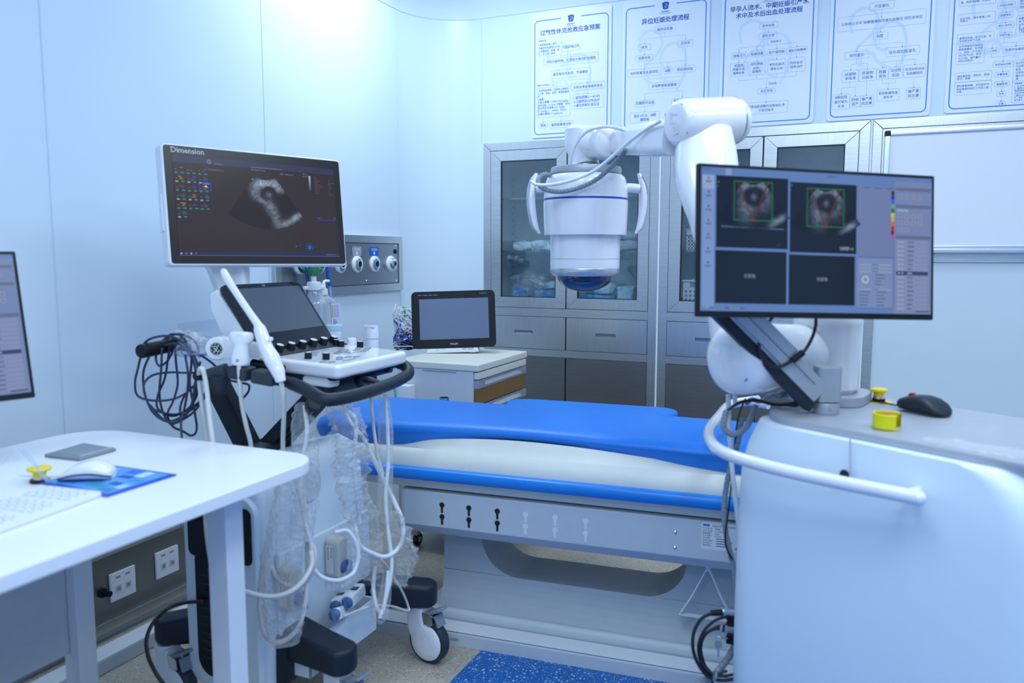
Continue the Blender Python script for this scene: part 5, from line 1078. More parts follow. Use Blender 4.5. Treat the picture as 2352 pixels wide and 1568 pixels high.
# white grab rail round the hood, one height
hz = .772
hpts = [Zp(x, y, hz+dz) for x, y, dz in ((1742, 918, .01), (1712, 922, .0), (1676, 930, 0), (1650, 958, 0), (1630, 986, 0), (1632, 1012, 0), (1655, 1034, 0), (1700, 1053, 0), (1790, 1078, 0), (1900, 1102, 0), (2010, 1124, 0), (2090, 1140, 0), (2112, 1145, 0))]
g = G(); g.tube(hpts, lambda t: .0135, 16, 7); e_ = hpts[-1]; d_ = (hpts[-1]-hpts[-2]).normalized(); g.lathe([(.0135, 0), (.0125, .005), (.008, .009), (0, .0105)], axisM(e_, e_+d_), 16)
g.cyl(e_-d_*.03, e_-d_*.03+BX*.07+Vector((0, 0, -.004)), .009); g.cyl(hpts[1], hpts[1]+AX*.08, .010); mk('grab_rail', g, 'white_gloss', rb, sharp=60)
# monitor arm
po = Zp(1897, 948, .85)
g = G(); g.lathe([(.026, 0), (.0275, .002), (.0275, .022), (.026, .0245), (0, .025)], Matrix.Translation(po), 28); g.lathe([(0, .002), (.003, .0018), (.004, 0)], axisM(po+Vector((0, 0, .012))-fwd*.0275, po+Vector((0, 0, .012))-fwd*.04), 10); mk('arm_foot', g, 'arm_silver', rb)
PM = Fr(rgt, Vector((0, 0, 1)).cross(rgt), (0, 0, 1), po)
g = G(); g.prism(rrect(-.026, -.022, .026, .024, .010, 4), .026, .105, .004, PM); mk('arm_post', g, 'arm_silver', rb)
s0, s1 = W(1878, 898, 1.76), W(1672, 690, 1.72)
ad = (s1-s0).normalized(); an = (fwd-ad*fwd.dot(ad)).normalized(); aw = ad.cross(an)
AM = Fr(aw, an, ad, s0); AL = (s1-s0).length
sgn = 1 if aw.dot(upv) > 0 else -1
g = G(); g.box((-.024, -.006, -.01), (.024, .03, AL), .004, AM); g.box((-.018 if sgn > 0 else -.030, -.012, .10), (.030 if sgn > 0 else .018, .03, AL+.01), .003, AM); mk('spring_arm', g, 'arm_silver', rb, sharp=30)
g = G(); g.box((.004*sgn-.0007, -.0126, .02), (.004*sgn+.0007, -.0118, AL), 0, AM); mk('arm_groove', g, 'charcoal', rb)
g = G(); lo_, hi_ = sorted((-.024*sgn, -.046*sgn)); g.box((lo_, -.002, -.02), (hi_, .028, AL), .004, AM); mk('cable_channel', g, 'charcoal', rb)
# monitor: wide, thin bezel, tilted a little back
rc = [W(1605, 374, 1.606), W(2148, 404, 1.713), W(2142, 735, 1.713), W(1598, 727, 1.606)]
cen = sum(rc, Vector())/4; rx = ((rc[1]+rc[2])-(rc[0]+rc[3])).normalized(); ry = ((rc[0]+rc[1])-(rc[2]+rc[3])); ry = (ry-rx*ry.dot(rx)).normalized(); rnn = rx.cross(ry)
QM = Fr(rx, ry, rnn, cen); QW, QH = ((rc[1]+rc[2])-(rc[0]+rc[3])).length/2, ((rc[0]+rc[1])-(rc[2]+rc[3])).length/2
def flat_monitor(M, w_, h, parent):
    g = G(); g.prism(rrect(-w_/2, -h/2, w_/2, h/2, .003, 3), -.012, 0, .0015, M); m = mk('monitor', g, 'black', parent)
    g = G(); g.prism(rrect(-w_*.36, -h*.42, w_*.36, h*.20, .02, 4), -.045, -.012, .010, M); mk('monitor_back', g, 'black', m)
    g = G(); g.prism([(-w_/2+.007, -h/2+.012), (w_/2-.007, -h/2+.012), (w_/2-.007, h/2-.007), (-w_/2+.007, h/2-.007)], .0, .0006, 0, M); mk('monitor_display', g, 'screen_off', m, flat=True)
    return m
rmn = flat_monitor(QM, QW, QH, rb)
g = G(); g.box((-.05, -.05, -.075), (.05, .05, -.045), .006, QM @ At(-.14, -.06, 0)); g.cyl(QM @ Vector((-.14, -.06, -.06)), QM @ Vector((-.14, -.06, -.12)), .02); mk('monitor_mount', g, 'arm_silver', rb)
def app(M, w_, h, parent, seed):
    """imaging software: four dark panes, grey side panels"""
    s = Screen(M, .0009, -w_/2+.007, h/2-.007, w_-.014, h-.019); rn_ = random.Random(seed)
    GB, GD, DK, HL = lin('6487c4'), lin('5677b4'), lin('101d33'), lin('8ea4cf')
    s.r(0, 0, 1, 1, GB); s.r(.005, .065, .055, .985, lin('7f9fd6'), lift=.0001); s.r(.83, .03, 1, 1, lin('7a8fc0'), lift=.0001)
    s.r(.0, .01, .04, .02, lin('5a6b96'), lift=.0002); s.r(.10, .005, .125, .05, lin('93a6d4'), lift=.0001)
    for x0, y0, x1, y1 in ((.062, .055, .362, .555), (.371, .075, .660, .573), (.060, .575, .358, .945), (.368, .590, .655, .945)): s.r(x0, y0, x1, y1, DK, lift=.0002)
    for k in range(7):
        v = .065+k*.098; s.disc(*s.q(.030, v+.01), .0024, lin('4a5f93'), 10, .0003); s.r(.018, v+.030, .042, v+.040, lin('5a6fa3'), lift=.0003)
    s.r(.005, .055, .055, .15, lin('9db1de'), lift=.00015)
    for x, v in ((.203, .762), (.512, .772)): s.t('无图像', x, v, .030, lin('93a2bf'), 'c', .0004)
    s.t('当前图 16', .618, .545, .026, lin('c6cfe2'), 'c', .0004)
    for x, v in ((.325, .535), (.62, .557)): s.t('✓', x, v, .03, lin('1f5fc0'), 'c', .0004)
    s.l([(.083, .408), (.345, .415)], .010, lin('50678f'), lift=.0004)
    for x in (.066, .372): s.disc(*s.q(x, .13), .0016, lin('2f6fae'), 8, .0004); s.disc(*s.q(x+.005, .10), .0014, lin('6fae3a'), 8, .0004)
    s.r(.665, .075, .825, .585, lin('7387b6'), lift=.0002); s.r(.665, .60, .825, .955, lin('8095c4'), lift=.0002)
    s.l([(.665, .59), (.825, .59)], .004, lin('55698f')); s.l([(.828, .075), (.828, .96)], .004, lin('55698f'))
    for k in range(3): s.r(.69+k*.05, .085, .722+k*.05, .092, lin('52658f'), lift=.0003)
    for k, c in enumerate(('3a3440', '2430c0', '4a55f0', '55c060', '2a7a3a', 'd8d040', 'd0b838', 'e07020', 'd01818', '8a1418', 'b050e0')): s.r(.815, .105+k*.032, .829, .135+k*.032, lin(c), lift=.0004)
    for v in (.64, .665, .69, .82): s.r(.675, v, .82, v+.012, lin('93a6d0'), lift=.0003); s.r(.73, v+.003, .76, v+.009, lin('50648f'), lift=.0004)
    s.disc(*s.q(.702, .755), .0085, lin('b6c4e2'), 20, .0004); s.disc(*s.q(.702, .755), .0045, lin('7d90ba'), 14, .0005)
    for k in range(4): s.r(.745, .715+k*.023, .745+.045*(.6+rn_.random()*.4), .722+k*.023, lin('52668f'), lift=.0004)
    for k in range(5):
        for x in (.675, .752): s.r(x, .84+k*.024, x+.06*(.4+rn_.random()*.5), .847+k*.024, lin('52668f'), lift=.0004)
    s.r(.835, .075, .995, .10, lin('6a7499'), lift=.0002); s.r(.835, .20, .995, .225, lin('6a7499'), lift=.0002); s.r(.84, .235, .87, .25, lin('a9b4d6'), lift=.0003); s.r(.872, .235, .892, .25, lin('a9b4d6'), lift=.0003)
    for r_, n_ in ((.125, 4), (.265, 4), (.315, 4), (.365, 2)):
        for k in range(n_):
            u = .845+k*.030; s.r(u, r_, u+.022, r_+.036, lin('8e97bd'), lift=.0002); s.disc(*s.q(u+.011, r_+.018), .0013, lin('4d5678'), 8, .0003)
    s.r(.835, .425, .995, .452, lin('6a7499'), lift=.0002)
    for k in range(16):
        v = .460+k*.0325; on = k == 7
        s.r(.84, v, .985, v+.027, lin('3c466e') if on else lin('8d98c2'), lift=.0002); c = lin('aab4d4') if on else lin('59658f')
        s.r(.848, v+.009, .858, v+.017, lin('b4bede'), lift=.0003); s.r(.864, v+.009, .872, v+.017, lin('b4bede'), lift=.0003); s.r(.89, v+.009, .912+.01*rn_.random(), v+.018, c, lift=.0003)
    for k in range(6): s.r(.005+k*.032, .972, .022+k*.032, .982, lin('5aa050') if k % 2 == 0 else lin('4d5f8a'), lift=.0003)
    s.r(.93, .975, .99, .984, lin('3f4a6e'), lift=.0003); s.r(.53, .018, .57, .027, lin('5a6b96'), lift=.0003)
    for ox, oy in ((.062, .055), (.371, .079)):
        s.l([(ox+.073, oy+.035), (ox+.232, oy+.035), (ox+.232, oy+.305), (ox+.073, oy+.305)], .007, lin('1f7a4a'), True, .0008)
        s.l([(ox+.085, oy+.03), (ox+.153, oy+.305), (ox+.218, oy+.03)], .009, lin('6a2632'), False, .0007); s.disc(*s.q(ox+.153, oy+.303), .0028, lin('a02632'), 12, .0009)
    mk('display_graphics', s, 'screen_print', parent, flat=True)
    x0, y1, ww, hh = s.x0, s.y1, s.w, s.h; asp = ww/hh
    for k, (ox, oy) in enumerate(((.062, .055), (.371, .079))):
        cx, cy = (ox+.153)*asp, oy-.06
        def fn(u, v, a, b):
            i = .8*ga(u, v, cx, oy+.065, .13, .04)*spk(u, v, 45)+.6*ga(u, v, cx-.05, oy+.20, .06, .10)*spk(u, v, 40)+.55*ga(u, v, cx+.08, oy+.15, .05, .08)*spk(u, v, 40)
            i *= 1-.95*max(0, min(1, (1.2-math.hypot((u-cx-.01)/.085, (v-oy-.135)/.072))/.35))
            i += .6*ga(u, v, cx+.005, oy+.14, .018, .02)*spk(u, v, 80)
            i += .9*ga(u, v, cx+.195, oy+.30, .07, .022, -.55)*spk(u, v, 30)
            return i*.55
        gg = scan(M, .0013, x0, y1, ww, hh, 'ultrasound_image', parent, (cx, cy), .115, .44, R_(-38), R_(40), fn, 40, 50)
_bg = BG; BG = lin('101d33'); app(QM, QW, QH, rmn, 2); BG = _bg
g = G(); g.tube([W(1874, 725, 1.76), W(1873, 750, 1.75), W(1864, 778, 1.74), W(1847, 806, 1.73), W(1820, 828, 1.73), W(1790, 842, 1.73), W(1762, 834, 1.73), W(1746, 810, 1.73), W(1744, 785, 1.73), W(1756, 755, 1.74), W(1776, 725, 1.75)], .0036, 8, 7)
mk('monitor_cable', g, 'cable_black', rb); g = G(); a_, b_ = W(1845, 808, 1.73), W(1820, 828, 1.73); g.cyl(a_, b_, .0075, bev=.002); mk('cable_ferrite', g, 'black', rb)
# ---- arm
bc = Zp(1893, 918, .85)
g = G(); g.prism(rrect(-.086, -.086, .098, .086, [.05, .05, .086, .086], 10), .8505, .874, .003, Matrix.Translation((bc.x, bc.y, 0)) @ Matrix.Rotation(R_(-12), 4, 'Z')); mk('base_flange', g, 'deck_grey', rb)
def joint(c0, c1, r, name, dome=0, n=40, cap=True):
    c0, c1 = Vector(c0), Vector(c1); L = (c1-c0).length
    pr = [(0, -.006), (r*.70, -.005), (r*.86, .000), (r*.965, .012), (r, .030), (r, L-.004)]
    pr += [(r*math.cos(a), L-.004+dome*math.sin(a)) for a in [PI/2*k/8 for k in range(1, 9)]] if dome else [(r*.97, L), (0, L)]
    g = G(); g.lathe(pr, axisM(c0, c1), n); return mk(name, g, 'white_gloss', rb, sharp=50)
Z1 = Vector((0, 0, 1))
g = G(); g.lathe([(.068, 0), (.070, .004), (.0735, .010), (.0755, .10), (.0765, .155), (.079, .160), (.0795, .170), (.076, .185), (.066, .196), (.04, .200), (0, .201)], Matrix.Translation((bc.x, bc.y, .874)), 44); mk('base_joint', g, 'white_gloss', rb, sharp=50)
g = G(); g.lathe([(.0755, -.0015), (.0755, .001), (.071, .0018)], Matrix.Translation((bc.x, bc.y, .883)), 44); mk('joint_ring', g, 'silver_trim', rb)
sc0, sc1 = W(1672, 826, 1.80), W(1872, 806, 1.93)
g = G(); L = (sc1-sc0).length; r = .083
g.lathe([(0, -.010), (.045, -.009), (.062, -.005), (.074, .004), (.081, .020), (r, .04), (r, .085), (.078, .115), (.066, L-.04), (.060, L)], axisM(sc0, sc1), 44); sj = mk('shoulder_joint', g, 'white_gloss', rb, sharp=50)
def capmarks(c0, c1, r, parent, s_=1):
    M = axisM(c0, c1); M = M @ Matrix.Rotation(PI, 4, 'X'); zz = .0098*s_
    up = (M.inverted().to_3x3() @ Z1); M = M @ Matrix.Rotation(math.atan2(up.y, up.x)-PI/2, 4, 'Z')
    for k in range(4):
        a = PI/4+k*PI/2+.2; g = G(); g.cyl(M @ Vector((r*.80*math.cos(a), r*.80*math.sin(a), -.004)), M @ Vector((r*.80*math.cos(a), r*.80*math.sin(a), .0015*s_)), .005*s_, n=12); mk('cap_screw', g, 'grey_paint_dark', parent)
    g = G(); pp = Print(M, zz*1.0); k = r/.083
    pp.line([(.020*k, .030*k), (-.014*k, .038*k), (-.018*k, .008*k), (.010*k, .002*k)], .006*k, (.8, .84, .9)); pp.line([(-.018*k, -.004*k), (-.004*k, -.034*k), (.020*k, -.030*k), (.012*k, -.002*k)], .006*k, (.8, .84, .9)); mk('embossed_mark', pp, 'white', parent, flat=True)
capmarks(sc0, sc1, .083, sj)
el0, el1 = W(1553, 284, 2.0), W(1682, 278, 2.07)
ej = joint(el0, el1, .0605, 'elbow_joint', dome=.045); capmarks(el0, el1, .0605, ej, .8)
M_ = axisM(el0, el1); LL = (el1-el0).length
g = G(); g.lathe([(.0608, LL-.006), (.0615, LL-.003), (.0608, LL)], M_, 40); mk('joint_ring', g, 'silver_trim', ej)
# upper arm: tapering shell from shoulder to elbow
def ovalring(c, ux, uy, a, b, n=28, p=2.6):
    o = []
    for k in range(n):
        t = 2*PI*k/n; cs, sn = math.cos(t), math.sin(t)
        o.append(c+ux*(a*math.copysign(abs(cs)**(2/p), cs))+uy*(b*math.copysign(abs(sn)**(2/p), sn)))
    return o
e_c = W(1622, 300, 2.035); s_c = W(1700, 806, 1.84)
rows = [(1618, 300, .066, .058), (1620, 345, .074, .060), (1622, 390, .0775, .060), (1627, 440, .073, .058), (1640, 500, .062, .054), (1654, 570, .055, .050), (1668, 650, .054, .050), (1684, 730, .058, .052), (1698, 800, .062, .055)]
g = G(); R0 = []
for i, (x, y, a, b) in enumerate(rows):
    t = 2.035+(1.86-2.035)*i/8; R0.append(ovalring(W(x, y, t), rgt, fwd, a, b))
g.loft(R0); mk('upper_arm', g, 'white_gloss', rb, sharp=60)
# forearm
w0 = W(1405, 328, 2.40); f1 = W(1545, 316, 2.10)
fd = (w0-f1).normalized(); fu = (upv-fd*upv.dot(fd)).normalized(); fs_ = fd.cross(fu)
g = G(); g.loft([ovalring(f1+(w0-f1)*t, fu, fs_, a, b, 28, 4) for t, a, b in ((-.05, .046, .040), (.10, .047, .041), (.35, .045, .038), (.60, .041, .036), (.80, .038, .036), (.9, .034, .033), (1.0, .030, .03))]); fa = mk('forearm', g, 'white_gloss', rb, sharp=50)
g = G(); g.lathe([(0, .0025), (.0035, .002), (.004, 0)], axisM(f1+(w0-f1)*.3-fwd*.04+fu*.004, f1+(w0-f1)*.3-fwd*.1+fu*.004), 10); mk('arm_screw', g, 'grey_paint_dark', fa)
# wrist: two joints turning the arm down to the head
HT = 2.45
k0, k1 = W(1396, 328, 2.34), W(1352, 326, 2.47)
wj = joint(k0, k1, .0505, 'wrist_joint'); capmarks(k0, k1, .0505, wj, .55)
g = G(); 
cvs = [W(1334, 306, 2.47), W(1330, 330, 2.47), W(1336, 352, 2.465), W(1344, 370, 2.455), W(1346, 384, HT)]
g.tube(cvs, lambda t: .050-.010*math.sin(PI*min(1, t))*.6-.008*t, 28, 6); g.lathe([(.050, 0), (.046, .012), (.03, .02), (0, .023)], axisM(cvs[0], cvs[0]+(cvs[0]-cvs[1])), 28); mk('wrist_elbow', g, 'white_gloss', rb, sharp=60)
g = G(); fl = W(1346, 381, HT); g.lathe([(.040, -.004), (.0415, -.002), (.0415, .006), (.040, .008)], Matrix.Translation(fl-Vector((0, 0, .004))), 32); mk('wrist_ring', g, 'silver_trim', rb)
# head
hc = W(1345, 480, HT); px = HT/FPX
def hz_(y): return W(1345, y, HT).z
H = lambda prof: [(r*px, hz_(y)-hc.z) for r, y in prof]
HM_ = Matrix.Translation(hc)
g = G(); g.lathe(H([(94, 540), (94.5, 534), (96, 500), (97, 470), (96.5, 461)]), HM_, 56); g.lathe(H([(96.5, 457), (95, 437), (91.5, 418), (88, 409), (82, 404), (76, 402)]), HM_, 56); g.lathe(H([(80, 541), (94, 540)]), HM_, 56); hd = mk('head_shell', g, 'white_gloss', rb, sharp=50)
g = G(); g.lathe(H([(96.6, 461.2), (96.9, 459), (96.6, 456.8)]), HM_, 56); mk('blue_band', g, 'blue_line', hd)
g = G(); g.lathe(H([(76, 403), (80, 401), (81, 397), (80, 389), (78, 386), (40, 383), (0, 383)]), HM_, 48); mk('head_collar', g, 'deck_grey', hd)
g = G(); g.lathe(H([(79, 616), (80, 610), (80, 541)]), HM_, 56); lw = mk('head_barrel', g, 'white_gloss', hd)
g = G(); g.lathe(H([(80.1, 594.6), (80.35, 594), (80.1, 593.4)]), HM_, 56); mk('barrel_seam', g, 'arm_silver', lw)
g = G(); g.lathe(H([(74, 633), (78, 629), (80, 623), (79.8, 617), (79, 615.5)]), HM_, 56); mk('barrel_rim', g, 'silver_trim', lw)
g = G(); g.lathe(H([(0, 634), (62, 634), (76, 630)]), HM_, 48); mk('rim_face', g, 'blue_line', lw)
g = G(); g.lathe([(0, hz_(671)-hc.z)]+H([(64*math.sin(a), 634+36*math.cos(a)) for a in [PI/2*k/12 for k in range(1, 13)]]), HM_, 48); mk('water_dome', g, 'deep_blue', hd, sharp=60)
g = G(); s_ = W(1410, 420, 2.33); 
for x, y in ((1410, 412), (1398, 590)): pass
for sx in (-1, 1):
    g = G(); hx = 1230 if sx < 0 else 1469; bx_ = 1262 if sx < 0 else 1432
    arc = [(hx+sx*-2, 398), (hx+sx*6, 418), (hx+sx*10, 450), (hx+sx*7, 490), (hx+sx*1, 520), (hx-sx*8, 536)]
    pts = smooth([W(x, y, HT) for x, y in arc], 6); fw = Vector((fwd.x, fwd.y, 0)).normalized(); rr = rgt.copy()
    rings = []
    for i, p_ in enumerate(pts):
        t = i/(len(pts)-1); k_ = math.sin(PI*min(.97, max(.03, t)))**.35
        rings.append(ovalring(p_, rr, fw, .0125*k_, .017*k_, 18, 2.4))
    g.loft(rings); h_ = mk('grip_handle', g, 'white_gloss', hd, sharp=60)
    g = G(); g.tube([W(hx, 434, HT), W((hx+bx_)/2, 432, HT), W(bx_, 432, HT)], .0145, 14); mk('grip_stem', g, 'white_gloss', h_)
    g = G(); g.loft([[q+rr*(sx*.0065*k2)+fw*(a) for a in (-.015, 0, .015)]+[q+rr*(sx*.0135*k2)+fw*(.010), q+rr*(sx*.0145*k2), q+rr*(sx*.0135*k2)+fw*(-.010)] for q, k2 in [(pts[i], math.sin(PI*min(.97, max(.03, i/(len(pts)-1))))**.35) for i in range(2, len(pts)-2)]]); mk('grip_trim', g, 'silver_trim', h_)
# hoses over the head
def hose(name, pts, r, pitch, mat, parent):
    P = smooth(pts, 14); L_ = [0]
    for a, b in zip(P, P[1:]): L_.append(L_[-1]+(b-a).length)
    n_ = int(L_[-1]/pitch); Q = []; i = 0
    def at(s):
        for j in range(len(P)-1):
            if L_[j+1] >= s: f_ = (s-L_[j])/max(1e-9, L_[j+1]-L_[j]); return P[j].lerp(P[j+1], f_)
        return P[-1]
    S_, R_2 = [], []
    for k in range(n_):
        for f_, q in ((0, .80), (.08, 1), (.84, 1), (.92, .80)): S_.append(at((k+f_)*pitch)); R_2.append(q)
    g = G(); m_ = len(S_)-1
    g.tube(S_, lambda t: r*R_2[min(m_, int(round(t*m_)))], 12, raw=True); return mk(name, g, mat, parent, sharp=30)
hose('segmented_hose', [W(x, y, t) for x, y, t in ((1268, 404, 2.42), (1252, 400, 2.38), (1238, 408, 2.36), (1238, 424, 2.34), (1255, 436, 2.32), (1290, 440, 2.31), (1330, 431, 2.30), (1370, 412, 2.29), (1402, 385, 2.27), (1425, 360, 2.25), (1442, 338, 2.22))], .0068, .0105, 'hose_grey', rb)
for pts in ([(1222, 417, 2.37), (1232, 424, 2.34), (1260, 425, 2.31), (1310, 415, 2.29), (1360, 395, 2.27), (1400, 365, 2.24), (1440, 330, 2.2), (1480, 300, 2.14), (1520, 276, 2.05)], [(1308, 384, 2.40), (1314, 350, 2.38), (1330, 320, 2.36), (1352, 300, 2.34), (1390, 291, 2.30), (1425, 296, 2.28), (1450, 306, 2.24)]):
    g = G(); g.tube([W(*p) for p in pts], .0048, 9, 8); mk('white_hose', g, 'cable_white', rb)
# hose, strap and leads at the arm's foot
hose('segmented_hose', [W(x, y, t) for x, y, t in ((1669, 944, 1.86), (1663, 965, 1.85), (1664, 985, 1.85), (1680, 997, 1.85), (1700, 992, 1.86), (1716, 978, 1.88), (1727, 955, 1.9), (1736, 930, 1.93))], .0072, .0075, 'hose_grey', rb)
hose('segmented_hose', [W(x, y, t) for x, y, t in ((1704, 960, 1.95), (1698, 1000, 1.95), (1690, 1035, 1.94), (1676, 1080, 1.93), (1668, 1120, 1.93), (1663, 1170, 1.93), (1666, 1215, 1.93), (1676, 1265, 1.93), (1686, 1310, 1.93), (1692, 1350, 1.93))], .0068, .016, 'hose_grey', rb)
g = G(); g.tube([W(1712, 915, 1.95), W(1700, 945, 1.95), (W(1692, 980, 1.95)), W(1684, 1060, 1.94), W(1678, 1130, 1.92), W(1672, 1180, 1.92), W(1666, 1225, 1.92), W(1668, 1255, 1.92), W(1682, 1285, 1.92)], .0022, 6); mk('thin_black_lead', g, 'cable_black', rb)
g = G(); st = [W(x, y, 1.91) for x, y in ((1673, 905), (1674, 960), (1678, 1030), (1683, 1090), (1690, 1150), (1697, 1210), (1703, 1250))]; g.tube(st, .0058, 8, squash=1.0); mk('white_strap', g, 'cable_white', rb)
g = G(); g.tube([W(1688, 905, 1.93), W(1688, 915, 1.93), W(1689, 930, 1.93)], .0055, 8); mk('white_strap', g, 'cable_white', rb)
g = G(); g.tube([W(1838, 880, 1.80), W(1845, 900, 1.81), W(1838, 918, 1.82), W(1810, 928, 1.84), W(1775, 928, 1.86), W(1735, 919, 1.86), W(1700, 924, 1.86), W(1676, 938, 1.86), W(1669, 946, 1.86)], .0040, 8, 7); g.tube([W(1800, 928, 1.84), W(1830, 930, 1.82), W(1842, 915, 1.82), W(1838, 895, 1.82)], .0040, 8, 7); mk('monitor_cable', g, 'cable_black', rb)
g = G(); 
for i, (x, y) in enumerate(((1760, 915), (1785, 908), (1715, 925))): g.tube([W(x, y, 1.95), W(x+12, y-8, 1.97), W(x+28, y-4, 1.98), W(x+45, y-8, 1.98)], .006, 8)
mk('arm_lead_bundle', g, 'hose_grey', rb)
# connectors low on the cart's end
g = G(); g.cyl(W(1656, 1404, 1.9), W(1690, 1408, 1.92), .0078); g.lathe([(.0105, 0), (.011, .002), (.011, .005), (.0105, .007)], axisM(W(1657, 1404, 1.9), W(1690, 1408, 1.92)), 20); mk('metal_connector', g, 'chrome', rb)
g = G(); g.cyl(W(1662, 1442, 1.9), W(1690, 1447, 1.92), .0068); g.lathe([(.009, 0), (.0095, .002), (.0095, .006), (.009, .008)], axisM(W(1660, 1442, 1.9), W(1690, 1447, 1.92)), 20); mk('metal_connector', g, 'chrome', rb)
g = G(); g.cyl(W(1633, 1407, 1.9), W(1657, 1406, 1.9), .0065, .0075); mk('connector_boot', g, 'black', rb)
for y_, h_ in ((1467, .011), (1435, .008), (1417, .006)): g = G(); g.box((-.014, -.01, -h_), (.014, .01, h_), .003, Matrix.Translation(W(1682, y_, 1.935))); mk('socket_block', g, 'black', rb)
for i, pts in enumerate(([(1636, 1407), (1612, 1420), (1595, 1448), (1591, 1480), (1598, 1512), (1614, 1540), (1632, 1556), (1660, 1562), (1690, 1558)], [(1672, 1414), (1640, 1426), (1615, 1452), (1604, 1485), (1610, 1520), (1628, 1545), (1655, 1552), (1690, 1548)], [(1660, 1443), (1635, 1446), (1613, 1464), (1607, 1495), (1616, 1530), (1640, 1548), (1670, 1540)], [(1680, 1434), (1645, 1440), (1618, 1460), (1610, 1490), (1618, 1525), (1634, 1548), (1636, 1575)])):
    g = G(); g.tube([W(x, y, 1.9+.006*i) for x, y in pts], .0036 if i else .0042, 8, 8); mk('black_cable', g, 'cable_black', rb)
g = G(); g.lathe([(.011, -.003), (.012, 0), (.011, .003)], axisM(W(1641, 1552, 1.9), W(1652, 1556, 1.9)), 16); mk('cable_clip', g, 'hose_grey', rb)
hose('segmented_hose', [W(x, y, t) for x, y, t in ((1690, 1480, 1.94), (1676, 1505, 1.94), (1658, 1530, 1.93), (1640, 1550, 1.92), (1620, 1562, 1.92), (1590, 1580, 1.92))], .0085, .014, 'hose_grey', rb)
ky = thing('key', 'small grey key hanging on a wire ring beside the black cables', 'key', W(1650, 1500, 1.9))
KM = Fr(rgt, upv, -fwd, W(1650, 1480, 1.9))
g = G(); g.prism([(.010*math.cos(a)*.95, .010*math.sin(a)) for a in [2*PI*k/16 for k in range(16)]], -.001, .001, 0, KM); g.prism([(-.0022, -.009), (.0022, -.009), (.0022, -.027), (.0, -.031), (-.0022, -.027)], -.001, .001, 0, KM); mk('key_blade', g, 'hose_grey', ky, flat=True)
g = G(); g.tube([KM @ Vector((.006*math.cos(a), .012+.008*math.sin(a), .0)) for a in [2*PI*k/10 for k in range(10)]], .0008, 6, 4, closed=True); g.tube([KM @ Vector((0, .019, 0)), KM @ Vector((.008, .017, .002)), KM @ Vector((.022, .015, 0))], .0016, 6); mk('key_ring', g, 'chrome', ky)
# things on the deck
eb = Zp(2018, 922, .8505)
es = thing('emergency_button', 'yellow mushroom button standing on a round yellow disc at the back of the grey deck', 'button', eb)
g = G(); g.lathe([(0, .0012), (.0285, .0012), (.029, 0)], Matrix.Translation(eb), 32); mk('base_disc', g, 'yellow', es)
g = G(); g.lathe([(.0145, .001), (.0148, .008), (.0125, .0085)], Matrix.Translation(eb), 24); mk('black_collar', g, 'black', es)
g = G(); g.lathe([(.0130, .008), (.0130, .013), (.0118, .014)], Matrix.Translation(eb), 24); mk('metal_collar', g, 'aluminium', es)
g = G(); g.lathe([(.0115, .013), (.012, .022), (.0185, .0245), (.0202, .027), (.0195, .0305), (.014, .0325), (0, .0333)], Matrix.Translation(eb), 32); mk('mushroom_cap', g, 'yellow', es)
yb = Zp(2036, 983, .8505)
yg = thing('button_guard', 'open yellow plastic guard ring round a red button at the front of the grey deck', 'guard', yb)
g = G(); Mg = Matrix.Translation(yb) @ Matrix.Rotation(R_(-20), 4, 'Z'); n_ = 40; a0, a1 = R_(32), R_(328); vs = []
def gw(k): a = a0+(a1-a0)*k/n_; return a
prof_ = [(.0235, .002), (.0238, .031), (.0262, .0315), (.0275, .030), (.0270, .027), (.0266, .006), (.0266, .002)]
g.lathe(prof_, Mg, n_, 0, a0, a1); mk('guard_ring', g, 'yellow_acid', yg, sharp=40)
g = G(); g.lathe([(.0225, .0), (.0225, .002), (0, .0021)], Mg, 32); mk('guard_floor', g, 'yellow_acid', yg)
g = G(); g.lathe([(.011, .002), (.0115, .016), (.0178, .0205), (.019, .023), (.018, .027), (.010, .0288), (0, .0293)], Mg, 32); mk('red_button', g, 'red', yg)
# dark mouse
m0, m1 = Zp(2075, 938, .8512), Zp(2184, 960, .8512)
md = (m1-m0).normalized(); ml = (m1-m0).length*.93; mp_ = Vector((-md.y, md.x, 0)); MmM = Fr(md, mp_, (0, 0, 1), m0)
ms = thing('computer_mouse', 'black curved mouse with a red wheel lying on the grey robot deck', 'mouse', (m0+m1)/2)
def mouse(M, L, Wd, Hh, rows):
    rings = []
    for t, w_, h in rows:
        ring = []
        for k in range(24):
            a = 2*PI*k/24; c, s_ = math.cos(a), math.sin(a); y = Wd*w_*math.copysign(abs(c)**.7, c); z = Hh*h*(.5+.5*math.copysign(abs(s_)**.8, s_)) if s_ > 0 else Hh*h*.5*(1+s_)**1.0
            ring.append((t*L, y, .0012+max(0, z)))
        rings.append(ring)
    g = G(); g.loft(rings, M=M); return g
mk('mouse_body', mouse(MmM, ml, .034, .038, ((0, .55, .55), (.03, .80, .68), (.15, .92, .82), (.32, .97, .96), (.5, 1, 1), (.68, 1, .92), (.82, .95, .72), (.92, .80, .46), (.98, .50, .22), (1, .25, .1))), 'charcoal', ms, sharp=60)
g = G(); c_ = MmM @ Vector((ml*.2, 0, .031)); g.cyl(c_-mp_*.004, c_+mp_*.004, .009, n=16); mk('scroll_wheel', g, 'red', ms)
g = G(); g.tube([MmM @ Vector((.004, 0, .010)), MmM @ Vector((-.02, .002, .004)), MmM @ Vector((-.06, .006, .003)), Zp(1985, 919, .853)], .0019, 7); mk('mouse_cable', g, 'cable_black', ms)
gl = lump((.335, .012, .8512), (.515, .075, .8562), 31, .004, 12, .4); gl.v = [RM @ v for v in gl.v]
tag(mk('film_scrap', gl, 'thin_film', sharp=20), 'flat clear film scrap lying at the front edge of the grey deck', 'film')
